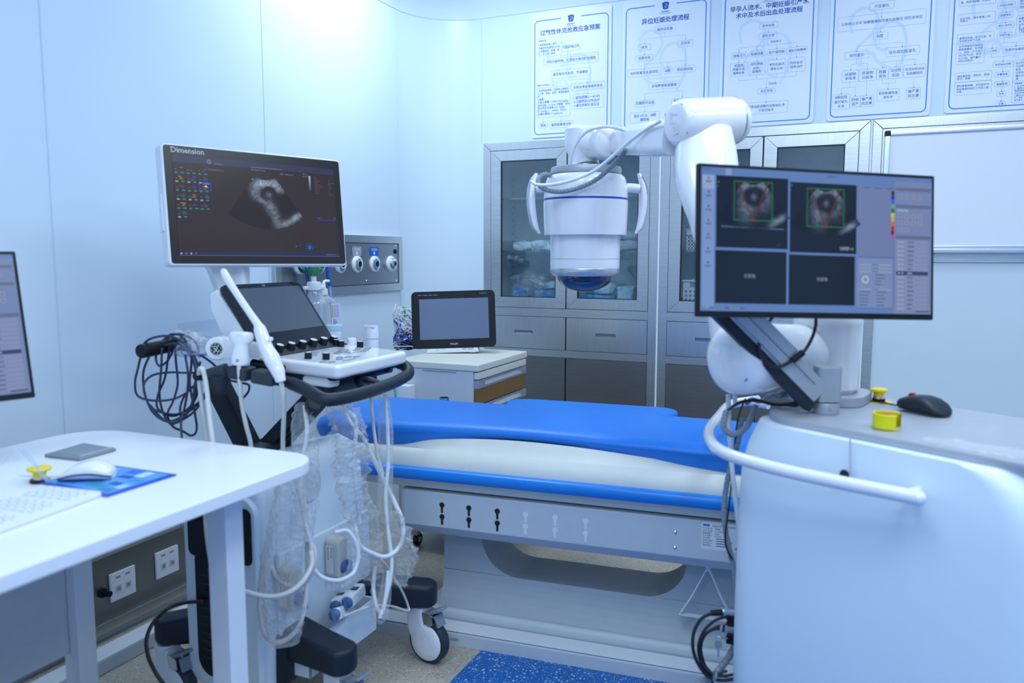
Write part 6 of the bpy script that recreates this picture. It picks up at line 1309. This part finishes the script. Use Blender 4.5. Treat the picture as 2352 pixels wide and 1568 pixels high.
# ================================================================== desk and what is on it
DZ = .75
dsk = thing('desk', 'white desk with rounded corners and grey steel legs in the near left corner', 'desk', (-1.45, .9, 0))
g = G(); g.prism(rrect(-1.83, -.55, -1.095, 1.44, [.06, .09, .12, .06], 10), DZ-.026, DZ, .003, seg=2); mk('desk_top', g, 'desk_white', dsk)
for x, y in ((-1.225, 1.262), (-1.765, 1.315), (-1.225, -.45), (-1.765, -.45)):
    g = G(); g.box((x-.026, y-.026, .004), (x+.026, y+.026, DZ-.027), .003); mk('leg', g, 'white', dsk)
g = G(); g.box((-1.76, -.42, DZ-.08), (-1.72, 1.29, DZ-.027), .003); g.box((-1.225-.02, -.42, DZ-.07), (-1.225+.02, 1.24, DZ-.027), .003); mk('under_frame', g, 'pale_grey', dsk)
g = G(); g.box((-1.785, -.42, .215), (-1.768, 1.288, DZ-.03), .002); mk('modesty_panel', g, 'pale_grey', dsk)
# monitor at the left edge
TRp, BRp = W(37, 577, 1.70), W(80, 912, 1.69)
Ld = Vector((.284, .959, 0)).normalized(); Ud = (TRp-BRp); Ud = (Ud-Ld*Ud.dot(Ld)).normalized(); Nd = Ld.cross(Ud); dw, dh = .545, (TRp-BRp).length
dm = thing('desk_monitor', 'monitor on the desk, cut off by the left picture edge', 'monitor', (BRp.x-.12, BRp.y-.26, DZ))
DM = Fr(Ld, Ud, Nd, (TRp+BRp)/2-Ld*dw/2)
m_ = flat_monitor(DM, dw, dh, dm); BG = lin('101d33'); app(DM, dw, dh, m_, 4); BG = _bg
bs = DM @ Vector((0, 0, -.06)); g = G(); g.box((-.03, -.01, DZ+.008), (.03, .012, bs.z+.02), .004, Fr(Ld, -Vector((Nd.x, Nd.y, 0)).normalized(), (0, 0, 1), (bs.x-Nd.x*.03, bs.y-Nd.y*.03, 0))); mk('stand_neck', g, 'white', dm)
g = G(); g.prism(rrect(-.11, -.09, .11, .09, .03, 6), DZ+.0005, DZ+.010, .002, Fr(Ld, -Vector((Nd.x, Nd.y, 0)).normalized(), (0, 0, 1), (bs.x, bs.y, 0))); mk('stand_base', g, 'white', dm)
# keyboard
kA, kB, kC = Zp(140, 1104, DZ+.014), Zp(236, 1128, DZ+.010), Zp(0, 1212, DZ+.010)     # far-right corner, near-right corner, along the near edge
ky_ = (kB-kC).normalized(); kx = Vector((ky_.y, -ky_.x, 0)); kw = .128; kl = .43
kb_ = thing('keyboard', 'slim white keyboard at the near edge of the desk, cut off by the picture', 'keyboard', kB-ky_*kl/2)
KMx = Fr(-ky_, -kx, (0, 0, 1), (kB.x, kB.y, DZ+.0008))     # local x along the keyboard from its right end, y towards the back
if (KMx @ Vector((0, .1, 0))-Vector((-1.8, kB.y, DZ))).length > (KMx @ Vector((0, -.1, 0))-Vector((-1.8, kB.y, DZ))).length: KMx = Fr(-ky_, kx, (0, 0, 1), (kB.x, kB.y, DZ+.0008))
g = G(); g.prism(rrect(0, 0, kl, kw, .006, 4), 0, .009, .0015, KMx); kbo = mk('keyboard_body', g, 'white', kb_)
g = G(); g.prism(rrect(-.0075, -.0075, .0075, .0075, .002, 2), 0, .0028, .0006); kp = None
for r_ in range(6):
    for c_ in range(22):
        x = .012+c_*.0188; y = .016+r_*.0188
        if c_ in (3, 7): continue
        if kp is None:
            kp = mk('key', g, 'poster_board', kbo); kme = kp.data
            o = kp
        else:
            o = kp.copy(); col.objects.link(o); o.parent = kbo
        o.matrix_basis = MW[kbo].inverted() @ KMx @ Matrix.Translation((x+.006, y+.004, .0104))
pr = Print(KMx @ At(0, 0, .0125))
rn = random.Random(9)
for r_ in range(6):
    for c_ in range(22):
        if c_ in (3, 7): continue
        pr.rect(.018+c_*.0188-.002, .020+r_*.0188-.001, .018+c_*.0188+.002, .020+r_*.0188+.0015, lin('6f93cf'))
mk('key_legends', pr, 'print', kbo, flat=True)
# mouse pad, mouse, tablet, button
pa, pb_, pc, pd = Zp(250, 1067, DZ+.003), Zp(406, 1089, DZ+.003), Zp(246, 1139, DZ+.003), Zp(92, 1108, DZ+.003)
g = G(); q4 = [pa, pb_, pc, pd]; cen = sum(q4, Vector())/4
g.prism([(p_.x, p_.y) for p_ in q4], DZ+.0006, DZ+.0036, .001)
mpd = thing('mouse_pad', 'blue printed mouse pad under the white mouse', 'mouse pad', (cen.x, cen.y, DZ)); mk('pad_sheet', g, 'pad_edge', mpd)
pr = Print(Matrix.Translation((0, 0, DZ+.0036)))
ip = lambda u, v: tuple((pa.lerp(pb_, u).lerp(pd.lerp(pc, u), v)))[:2]
pr.poly([ip(.04, .05), ip(.95, .06), ip(.95, .94), ip(.04, .94)], lin('5f9fe8'))
for u0, v0, u1, v1, c in ((.45, .08, .62, .24, '2e6fd0'), (.66, .08, .78, .3, 'c8dcf4'), (.52, .3, .7, .42, '1d4fae'), (.74, .36, .92, .5, '3f8fc8'), (.4, .5, .6, .62, '8fc0ee'), (.66, .56, .8, .68, '1d5aa8'), (.82, .6, .93, .75, 'a8d0e8'), (.5, .7, .72, .84, '3a9ab0'), (.74, .78, .9, .9, '2c86b8'), (.08, .1, .3, .4, '7ab4f0'), (.12, .55, .34, .85, '3f80d8')):
    pr.poly([ip(u0, v0), ip(u1, v0), ip(u1, v1), ip(u0, v1)], lin(c), .0002)
mk('pad_print', pr, 'print', mpd, flat=True)
a_, b_ = Zp(138, 1100, DZ+.0045), Zp(262, 1098, DZ+.0045); md = (b_-a_).normalized(); mp2 = Vector((-md.y, md.x, 0)); M2 = Fr(md, mp2, (0, 0, 1), a_)
wm = thing('computer_mouse', 'white mouse with a dark side seam on the blue mouse pad', 'mouse', (a_+b_)/2)
L2 = (b_-a_).length
rows2 = ((0, .35, .10), (.04, .62, .22), (.15, .85, .50), (.32, .95, .80), (.5, 1, .97), (.66, 1, 1), (.8, .97, .90), (.92, .85, .70), (.98, .62, .5), (1, .4, .36))
mk('mouse_body', mouse(M2, L2, .030, .036, rows2), 'white_gloss', wm, sharp=60)
g = G(); g.tube([M2 @ Vector((t*L2, -.0295*w_, .0012+.036*h*.42)) for t, w_, h in rows2[1:]], .0018, 6); mk('side_seam', g, 'black', wm)
g = G(); g.tube([M2 @ Vector((.002, 0, .006)), M2 @ Vector((-.03, .004, .004)), M2 @ Vector((-.09, .02, .0035))], .0016, 6); mk('mouse_cable', g, 'cable_white', wm)
t1, t2, t3, t4 = Zp(102, 1044, DZ+.006), Zp(192, 1018, DZ+.006), Zp(267, 1030, DZ+.006), Zp(182, 1053, DZ+.006)
tb = thing('signature_pad', 'flat grey pad with rounded edge lying at the back of the desk', 'pad', (t1+t2+t3+t4)/4-Vector((0, 0, .006)))
g = G(); g.prism([(p_.x, p_.y) for p_ in (t1, t4, t3, t2)], DZ+.0006, DZ+.008, .003, seg=3); mk('pad_body', g, 'tablet_grey', tb)
cx4 = (t1+t2+t3+t4)/4; g = G(); g.prism([tuple(cx4.lerp(p_, .78))[:2] for p_ in (t1, t4, t3, t2)], DZ+.008, DZ+.0088, .0003); mk('pad_surface', g, 'hose_grey', tb)
g = G(); e0, e1 = t4.lerp(cx4, .1), t3.lerp(cx4, .1); g.tube([e0+Vector((0, 0, .003)), (e0+e1)/2+Vector((0, 0, .003)), e1+Vector((0, 0, .003))], .0022, 6); mk('pad_front_strip', g, 'arm_silver', tb)
yb2 = Zp(92, 1106, DZ+.0006); yy = thing('emergency_button', 'yellow mushroom button on a dark base beside the white keyboard', 'button', yb2)
g = G(); g.lathe([(.018, 0), (.018, .006), (.013, .0065)], Matrix.Translation(yb2), 24); mk('button_base', g, 'black', yy)
g = G(); g.lathe([(.0125, .006), (.0125, .010), (.0115, .011)], Matrix.Translation(yb2), 24); mk('metal_collar', g, 'aluminium', yy)
g = G(); g.lathe([(.0112, .0105), (.0125, .020), (.021, .0235), (.0225, .026), (.021, .029), (.013, .031), (0, .0315)], Matrix.Translation(yb2), 28); mk('mushroom_cap', g, 'yellow', yy)
g = G()
pts = [W(-30, 1085, 1.32), W(5, 1062, 1.36), W(40, 1030, 1.40), W(70, 1055, 1.40), W(98, 1090, 1.395), W(112, 1104, 1.39)]
P = smooth(pts, 8); up2 = (rgt*.7+upv*.5).normalized()
g.loft([[p_-up2*.004, p_+up2*.004, p_+up2*.004+fwd*.0006, p_-up2*.004+fwd*.0006] for p_ in P]); tag(mk('clear_strap', g, 'bottle_film', sharp=60), 'narrow clear plastic strap bent up over the desk beside the yellow button', 'strap')

# ================================================================== steel data panel low on the left wall
dp = thing('data_panel', 'steel data socket panel low on the left wall behind the desk leg', 'wall panel', (XL, 1.8, .05))
Mx = Fr((0, 1, 0), (0, 0, 1), (1, 0, 0), (XL, 0, 0))         # local x along the wall, y up, z into the room
g = G(); g.box((1.35, .045, .0005), (2.22, .27, .012), .002, Mx); mk('back_plate', g, 'steel_dark', dp)
g = G()
for a, b in (((1.33, .268), (2.24, .292)), ((1.33, .030), (2.24, .062)), ((2.205, .06), (2.24, .27)), ((1.33, .06), (1.36, .27))): g.box((a[0], a[1], .0005), (b[0], b[1], .024), .002, Mx)
mk('panel_frame', g, 'steel_h', dp)
for px, py in ((283, 1340), (385, 1290)):
    c_ = Xp(px, py, XL+.02); u, v = c_.y, c_.z
    g = G(); g.box((u-.047, v-.045, .0125), (u+.047, v+.045, .021), .002, Mx); pl_ = mk('socket_plate', g, 'white', dp)
    for k in (-1, 1):
        g = G(); g.box((u+k*.018-.011, v-.018, .0212), (u+k*.018+.011, v+.004, .0222), .0005, Mx); sk_ = mk('data_socket', g, 'pale_grey', pl_)
        g = G(); g.box((u+k*.018-.006, v-.014, .0222), (u+k*.018+.006, v-.002, .0226), 0, Mx); mk('socket_opening', g, 'grey_paint_dark', sk_)
        pr = Print(Mx @ At(u+k*.018, v+.028, .0214)); pr.text('网络', 0, -.002, h=.009, c=(.05, .06, .10), align='c'); mk('socket_print', pr, 'print', pl_, flat=True)
c_ = Xp(238, 1362, XL+.02); g = G(); g.cyl(Mx @ Vector((c_.y, c_.z, .012)), Mx @ Vector((c_.y+.004, c_.z, .045)), .009); g.cyl(Mx @ Vector((c_.y, c_.z, .012)), Mx @ Vector((c_.y, c_.z, .02)), .015); mk('black_plug', g, 'black', dp)
c_ = Xp(438, 1245, XL+.014); pr = Print(Mx @ At(c_.y, c_.z, .0122)); pr.rect(-.013, -.007, .013, .007, (.75, .78, .8)); pr.text('墙2', 0, -.003, h=.009, c=(.1, .1, .12), align='c', lift=.0003); mk('panel_sticker', pr, 'print', dp, flat=True)
# black power lead on the floor
pl = [W(470, 1381, 2.05), W(430, 1383, 2.06), W(390, 1395, 2.05), W(355, 1425, 2.0), W(337, 1465, 1.97), W(340, 1505, 1.95), W(355, 1540, 1.95), W(375, 1570, 1.95), W(400, 1600, 1.97)]
g = G(); g.tube(pl, .0048, 8, 7); tag(mk('power_lead', g, 'cable_black'), 'thick black power lead curving out of the trolley before its rear caster', 'cable')
g = G(); g.tube([Xp(410, 1195, XL+.03), W(425, 1222, 2.4), W(445, 1238, 2.3), W(468, 1240, 2.15)], .0022, 6); tag(mk('thin_navy_lead', g, 'cable_navy'), 'thin navy lead running from the wall panel to the trolley side', 'cable')

# ================================================================== gas panel on the left wall
gp = thing('gas_panel', 'long steel medical gas panel on the left wall with a row of round outlets', 'wall panel', (XL, 2.98, 1.02))
y0, y1, z0, z1 = 2.505, 3.44, 1.022, 1.283
g = G(); mitre_pts = lambda: None
def rail4(g, x0, x1, a0, a1, w_, M, d0, d1):
    o = [(x0, a0), (x1, a0), (x1, a1), (x0, a1)]; i = [(x0+w_, a0+w_), (x1-w_, a0+w_), (x1-w_, a1-w_), (x0+w_, a1-w_)]
    for k in range(4): g.prism([o[k], o[(k+1) % 4], i[(k+1) % 4], i[k]], d0, d1, .001, M)
rail4(g, y0, y1, z0, z1, .034, Mx, .0005, .020); mk('panel_frame', g, 'steel_h', gp)
g = G(); g.box((y0+.034, z0+.034, .0005), (y1-.034, z1-.034, .013), 0, Mx); mk('gasket', g, 'gasket', gp, flat=True)
g = G(); g.box((y0+.037, z0+.037, .001), (y1-.037, z1-.037, .016), .001, Mx); mk('face_plate', g, 'steel_mid', gp)
for k, (y, ring) in enumerate(((2.655, 'white'), (2.775, 'green'), (2.928, 'white'), (3.055, 'arm_silver'), (3.195, 'pack_blue'), (3.335, None))):
    Mo = Mx @ At(y, 1.152, .016)
    g = G(); g.lathe([(.038, 0), (.0375, .006), (.034, .010), (.030, .011)], Mo, 32); o_ = mk('gas_outlet', g, 'white', gp)
    g = G()
    if ring: g.lathe([(.030, .006), (.0295, .014), (.022, .017), (.012, .017), (.010, .008), (0, .008)], Mo, 32)
    else: g.lathe([(.026, .006), (.025, .024), (.018, .028), (.012, .028), (.011, .006), (0, .006)], Mo, 32)
    mk('outlet_core', g, 'chrome', o_)
    if ring: g = G(); g.lathe([(.013, .017), (.0135, .0185), (.0165, .0185), (.017, .017)], Mo, 24); mk('outlet_ring', g, ring, o_)
    g = G(); g.lathe([(.0085, .0175 if ring else .0285), (0, .0176 if ring else .0286)], Mo, 20); mk('outlet_hole', g, 'black', o_, flat=True)
    if k in (3, 4):
        pr = Print(Mx @ At(y, 1.21, .0166)); c = lin('9aa2b4') if k == 3 else lin('1463c8')
        pr.poly([(-.036, .021), (.036, .021), (.034, -.021), (-.034, -.021)], c); pr.text('二氧化碳' if k == 3 else '负压吸引', 0, .004, w_=.05, c=(.8, .84, .9), align='c', lift=.0003)
        pr.poly([(-.009, -.007), (.009, -.007), (0, -.016)], (.85, .88, .95), .0003); pr.rect(-.004, -.008, .004, .000, (.85, .88, .95), lift=.0003); mk('outlet_label', pr, 'print', o_, flat=True)
g = G(); g.lathe([(.011, 0), (.0115, .004), (.008, .006), (0, .0062)], Mx @ At(3.378, 1.21, .016), 20); mk('black_plug', g, 'black', gp)
for y, z in ((3.385, 1.238), (3.385, 1.068), (3.129, 1.075)): g = G(); g.lathe([(0, .002), (.003, .0018), (.004, 0)], Mx @ At(y, z, .016), 12); mk('screw', g, 'chrome', gp)
# oxygen humidifier, suction jar
ox = thing('oxygen_humidifier', 'clear humidifier jar with a white collar and green valve hanging from the gas panel', 'humidifier', (XL+.09, 2.78, .9))
c0 = Xp(720, 620, XL+.085)
g = G(); g.lathe([(.020, -.022), (.0235, -.018), (.0235, .014), (.018, .022), (0, .022)], Matrix.Translation(c0), 24); g.cyl(c0+Vector((0, .028, 0)), Vector((XL+.034, c0.y+.0, c0.z)), .014); g.cyl(c0, c0+Vector((0, .034, .0)), .016); mk('green_valve', g, 'green', ox)
g = G(); g.lathe([(.011, -.046), (.011, -.022)], Matrix.Translation(c0), 20); g.lathe([(.027, -.080), (.028, -.078), (.028, -.05), (.026, -.047), (.011, -.046)], Matrix.Translation(c0), 28); g.box((-.046, -.010, -.078), (.046, .010, -.064), .003, Matrix.Translation(c0) @ Matrix.Rotation(R_(60), 4, 'Z')); mk('white_collar', g, 'valve_white', ox)
g = G(); g.lathe([(.024, -.080), (.026, -.098), (.045, -.125), (.050, -.140), (.050, -.30), (.046, -.315), (0, -.318)], Matrix.Translation(c0), 32); mk('clear_jar', g, 'bottle_film', ox)
c1 = Xp(742, 648, XL+.10)
sj_ = thing('suction_bottle', 'translucent flat bottle with a bent spout and printed label beside the humidifier', 'bottle', (c1.x, c1.y, .87))
g = G(); rg = lambda z, a, b: [(c1.x+a*math.copysign(abs(math.cos(t))**.5, math.cos(t))*.7, c1.y+b*math.copysign(abs(math.sin(t))**.5, math.sin(t)), c1.z+z) for t in [2*PI*k/24 for k in range(24)]]
g.loft([rg(-.29, .034, .05), rg(-.28, .042, .058), rg(-.10, .042, .060), rg(-.075, .040, .056), rg(-.062, .024, .03), rg(-.05, .017, .017)]); mk('bottle_body', g, 'bottle_film', sj_, sharp=50)
g = G(); g.lathe([(.018, -.05), (.018, -.03), (.012, -.027), (.009, -.01), (.010, -.004), (0, -.003)], Matrix.Translation(c1), 20); g.tube([c1+Vector((0, 0, -.006)), c1+Vector((0, .012, .004)), c1+Vector((.004, .034, .004))], .006, 8); mk('spout', g, 'valve_white', sj_)
LMx = Fr((.42, .907, 0), (0, 0, 1), (.907, -.42, 0), (c1.x+.032, c1.y+.018, c1.z-.115)); pr = Print(LMx); pr.rect(-.006, -.072, .034, .028, (.72, .76, .84)); pr.rect(-.004, -.03, .0, .022, lin('d8a020'), lift=.0002); pr.rect(.002, -.03, .028, .024, lin('b9bfe0'), lift=.0002)
for k in range(5): pr.rect(.0, -.040-k*.006, .012+.004*(k % 3), -.0375-k*.006, lin('56607a'), lift=.0002)
mk('bottle_label', pr, 'print', sj_, flat=True)
tb_ = thing('suction_tube', 'pale blue suction tube with a dark blue sleeve hanging right of the bottle', 'tube', Xp(762, 760, XL+.08))
g = G(); g.tube([Xp(x, y, XL+.075) for x, y in ((757, 655), (760, 690), (763, 720), (765, 750), (766, 800), (764, 880))], .0065, 10); mk('clear_tube', g, 'tube_blue', tb_)
g = G(); g.tube([Xp(x, y, XL+.075) for x, y in ((753, 614), (754, 635), (757, 656))], .0085, 12); g.cyl(Xp(753, 614, XL+.075), Xp(752, 604, XL+.03), .006); mk('dark_sleeve', g, 'cable_blue', tb_)
tb_ = thing('oxygen_tube', 'dark blue tube hanging behind the green valve', 'tube', Xp(708, 660, XL+.06))
g = G(); g.tube([Xp(x, y, XL+.05) for x, y in ((703, 604), (705, 630), (708, 655), (708, 700))], .0075, 10); mk('dark_tube', g, 'cable_blue', tb_)
vg = thing('vacuum_gauge', 'small clear regulator plugged into the first outlet of the gas panel', 'regulator', Xp(684, 612, XL+.06)-Vector((0, 0, .02)))
c2 = Vector((XL+.04, 2.665, 1.150)); g = G(); g.cyl(c2+Vector((-.004, 0, 0)), c2+Vector((.03, 0, 0)), .018, bev=.004); g.box((.012, 0, -.012), (.034, .05, .012), .004, Matrix.Translation(c2)); mk('regulator_body', g, 'valve_white', vg)

# ================================================================== bedside cabinet with the patient monitor
CX0, CX1, CY0, CY1, CZ = -1.715, -1.355, 2.725, 3.20, .78
bc_ = thing('bedside_cabinet', 'cream bedside cabinet on casters with wood-front drawers, behind the bed', 'cabinet', ((CX0+CX1)/2, (CY0+CY1)/2, 0))
g = G(); g.box((CX0-.006, CY0-.006, CZ-.029), (CX1+.006, CY1, CZ), .006, seg=3); mk('cabinet_top', g, 'cream', bc_)
g = G(); g.box((CX0+.12, CY0-.0075, CZ-.034), (CX1-.09, CY0-.002, CZ-.0295), .001); mk('top_rail', g, 'grey_paint', bc_)
g = G(); g.box((CX0, CY0, .09), (CX1-.018, CY1-.004, CZ-.0295), .002); mk('cabinet_body', g, 'pale_grey', bc_)
g = G(); g.box((CX1-.017, CY0+.002, CZ-.060), (CX1+.004, CY1-.006, CZ-.032), .004); mk('slide_shelf', g, 'cream', bc_)
for k in range(6):
    zt = CZ-.062-k*.1
    g = G(); g.box((CX1-.017, CY0+.003, zt-.096), (CX1, CY1-.006, zt-.034), .002); d_ = mk('drawer_front', g, 'wood', bc_)
    g = G()
    sec = [(CX1-.017, zt-.034), (CX1+.003, zt-.034), (CX1+.005, zt-.024), (CX1-.006, zt-.012), (CX1-.006, zt-.001), (CX1-.017, zt-.001)]
    g.loft([[(x, y, z) for x, z in sec] for y in (CY0+.06, CY1-.06)]); g.box((CX1-.017, CY0+.003, zt-.034), (CX1+.004, CY0+.06, zt-.001), .002); g.box((CX1-.017, CY1-.06, zt-.034), (CX1+.004, CY1-.006, zt-.001), .002); mk('drawer_handle', g, 'arm_silver', d_)
for x, y in ((CX0+.05, CY0+.05), (CX1-.05, CY0+.05), (CX0+.05, CY1-.05), (CX1-.05, CY1-.05)):
    g = G(); g.cyl((x-.010, y+.012, .027), (x+.010, y+.012, .027), .0265, n=24, bev=.004); w_ = mk('caster_wheel', g, 'black_rubber', bc_); g = G(); g.cyl((x-.0112, y+.012, .027), (x+.0112, y+.012, .027), .012); mk('wheel_hub', g, 'grey_paint', w_)
    g = G(); g.box((x-.015, y-.014, .05), (x+.015, y+.014, .089), .003); mk('caster_fork', g, 'grey_paint', bc_)
ft = Zp(1040, 812, CZ); tM = (ft-CAM).dot(fwd)
pmn = thing('patient_monitor', 'black framed patient monitor with a blank blue screen on the bedside cabinet', 'patient monitor', (ft.x, ft.y+.05, CZ))
p4 = [W(945, 670, tM+.01), W(1137, 665, tM+.01), W(1138, 795, tM), W(947, 802, tM)]; cen = sum(p4, Vector())/4
vx = ((p4[1]+p4[2])-(p4[0]+p4[3])).normalized(); vy = (p4[0]+p4[1])-(p4[2]+p4[3]); vy = (vy-vx*vy.dot(vx)).normalized(); VMn = Fr(vx, vy, vx.cross(vy), cen); vw, vh = (p4[1]-p4[0]).length, ((p4[0]+p4[1])-(p4[2]+p4[3])).length/2
g = G(); g.prism(rrect(-vw/2, -vh/2, vw/2, vh/2, .020, 6), -.022, 0, .003, VMn, seg=3); fm = mk('front_frame', g, 'black', pmn)
g = G(); g.prism(rrect(-vw/2-.001, -vh/2, vw/2-.004, vh/2, .022, 6), -.034, -.018, .004, VMn, seg=3); g.prism(rrect(-vw*.44, -vh*.42, vw*.42, vh*.4, .02, 4), -.10, -.03, .012, VMn); mk('rear_shell', g, 'white', pmn)
g = G(); g.prism([(-vw*.405, -vh*.345), (vw*.42, -vh*.345), (vw*.42, vh*.365), (-vw*.405, vh*.365)], 0, .0006, 0, VMn); mk('blank_display', g, 'standby', fm, flat=True)
pr = Print(VMn, .0008); pr.text('PHILIPS', 0, -vh*.445, w_=.032, c=lin('b4bccb'), bold=.02, align='c'); pr.text('IntelliVue', vw*.36, vh*.435, w_=.03, c=lin('8a93a6'), align='c')
for k in range(4): pr.rect(-vw*.42+k*.022, vh*.425, -vw*.42+k*.022+.018, vh*.445, lin('5e6678'))
mk('frame_print', pr, 'print', fm, flat=True)
fM = Fr(vx, Vector((0, 0, 1)).cross(vx).normalized(), (0, 0, 1), (ft.x, ft.y, CZ))
g = G(); g.prism([(-.115, .010), (.112, .010), (.105, .029), (-.105, .029)], -.10, 0, .004, fM @ Fr((1, 0, 0), (0, 0, 1), (0, -1, 0), (0, .0, -.006))); 
for x in (-.085, .085): g.box((x-.014, .01, .0005), (x+.014, .09, .008), .002, fM)
mk('monitor_foot', g, 'white', pmn)
pr = Print(fM @ Fr((1, 0, 0), (0, 0, 1), (0, -1, 0), (0, -.0004, .0)), .0004)
for x in (-.048, -.038): pr.disc(x, .020, .0022, lin('8fd88a'))
pr.line([(-.065+.005*math.cos(a), .020+.005*math.sin(a)) for a in [2*PI*k/12 for k in range(12)]], .001, lin('8a93a6'), closed=True); pr.rect(.04, .016, .058, .024, lin('b4bac6')); pr.rect(.062, .016, .088, .024, lin('b4bac6')); mk('foot_print', pr, 'print', pmn, flat=True)
eb_ = thing('lead_bundle', 'tangle of white, blue and red patient leads behind the left of the patient monitor', 'cable', W(925, 800, tM+.12))
rn = random.Random(11)
for m_, n_, box in (('cable_white', 7, (905, 700, 945, 770)), ('cable_blue', 6, (903, 735, 945, 800)), ('cable_red', 2, (912, 755, 945, 790)), ('cable_green', 2, (925, 705, 945, 745)), ('cable_black', 3, (905, 780, 948, 808)), ('cable_white', 3, (900, 775, 940, 800))):
    for k in range(n_):
        x0_, y0_, x1_, y1_ = box; t0_ = tM+.10+rn.random()*.06
        pts = [W(952, y0_+rn.random()*(y1_-y0_), t0_)]
        for q in range(4): pts.append(W(x0_+rn.random()*(x1_-x0_)*(1 if q % 2 else .35), y0_+rn.random()*(y1_-y0_), t0_+rn.random()*.05))
        pts.append(W(952, y0_+rn.random()*(y1_-y0_), t0_)); g = G(); g.tube(pts, .0024, 6, 7); mk('patient_lead', g, m_, eb_)
g = G(); c_ = W(938, 795, tM+.14); g.box((-.03, -.02, -.012), (.03, .03, .02), .006, Matrix.Translation(c_)); mk('lead_block', g, 'black', eb_)
a_, b_ = Yp(907, 884, 2.675), Yp(939, 884, 2.675); g = G(); g.box((a_.x, 2.675, .62), (b_.x, CY0-.0005, a_.z), .003); mk('side_box', g, 'white', bc_)
g = G(); c_ = a_+Vector((-.02, -.01, .0)); g.tube([c_+Vector((-.03, 0, .02)), c_+Vector((0, 0, .016)), c_+Vector((.02, 0, .004)), c_+Vector((.03, .0, -.05))], .005, 8); tag(mk('teal_connector', g, 'teal'), 'small teal tube connector beside the white side box of the bedside cabinet', 'connector')
# chrome socket at the back of the bed
c_ = Yp(1020, 920, 2.60); g = G(); g.lathe([(.016, .52-c_.z), (.019, .53-c_.z), (.019, .012), (.017, .012), (.017, -.05), (0, -.05)], Matrix.Translation(c_), 28); mk('chrome_socket', g, 'chrome', bed)
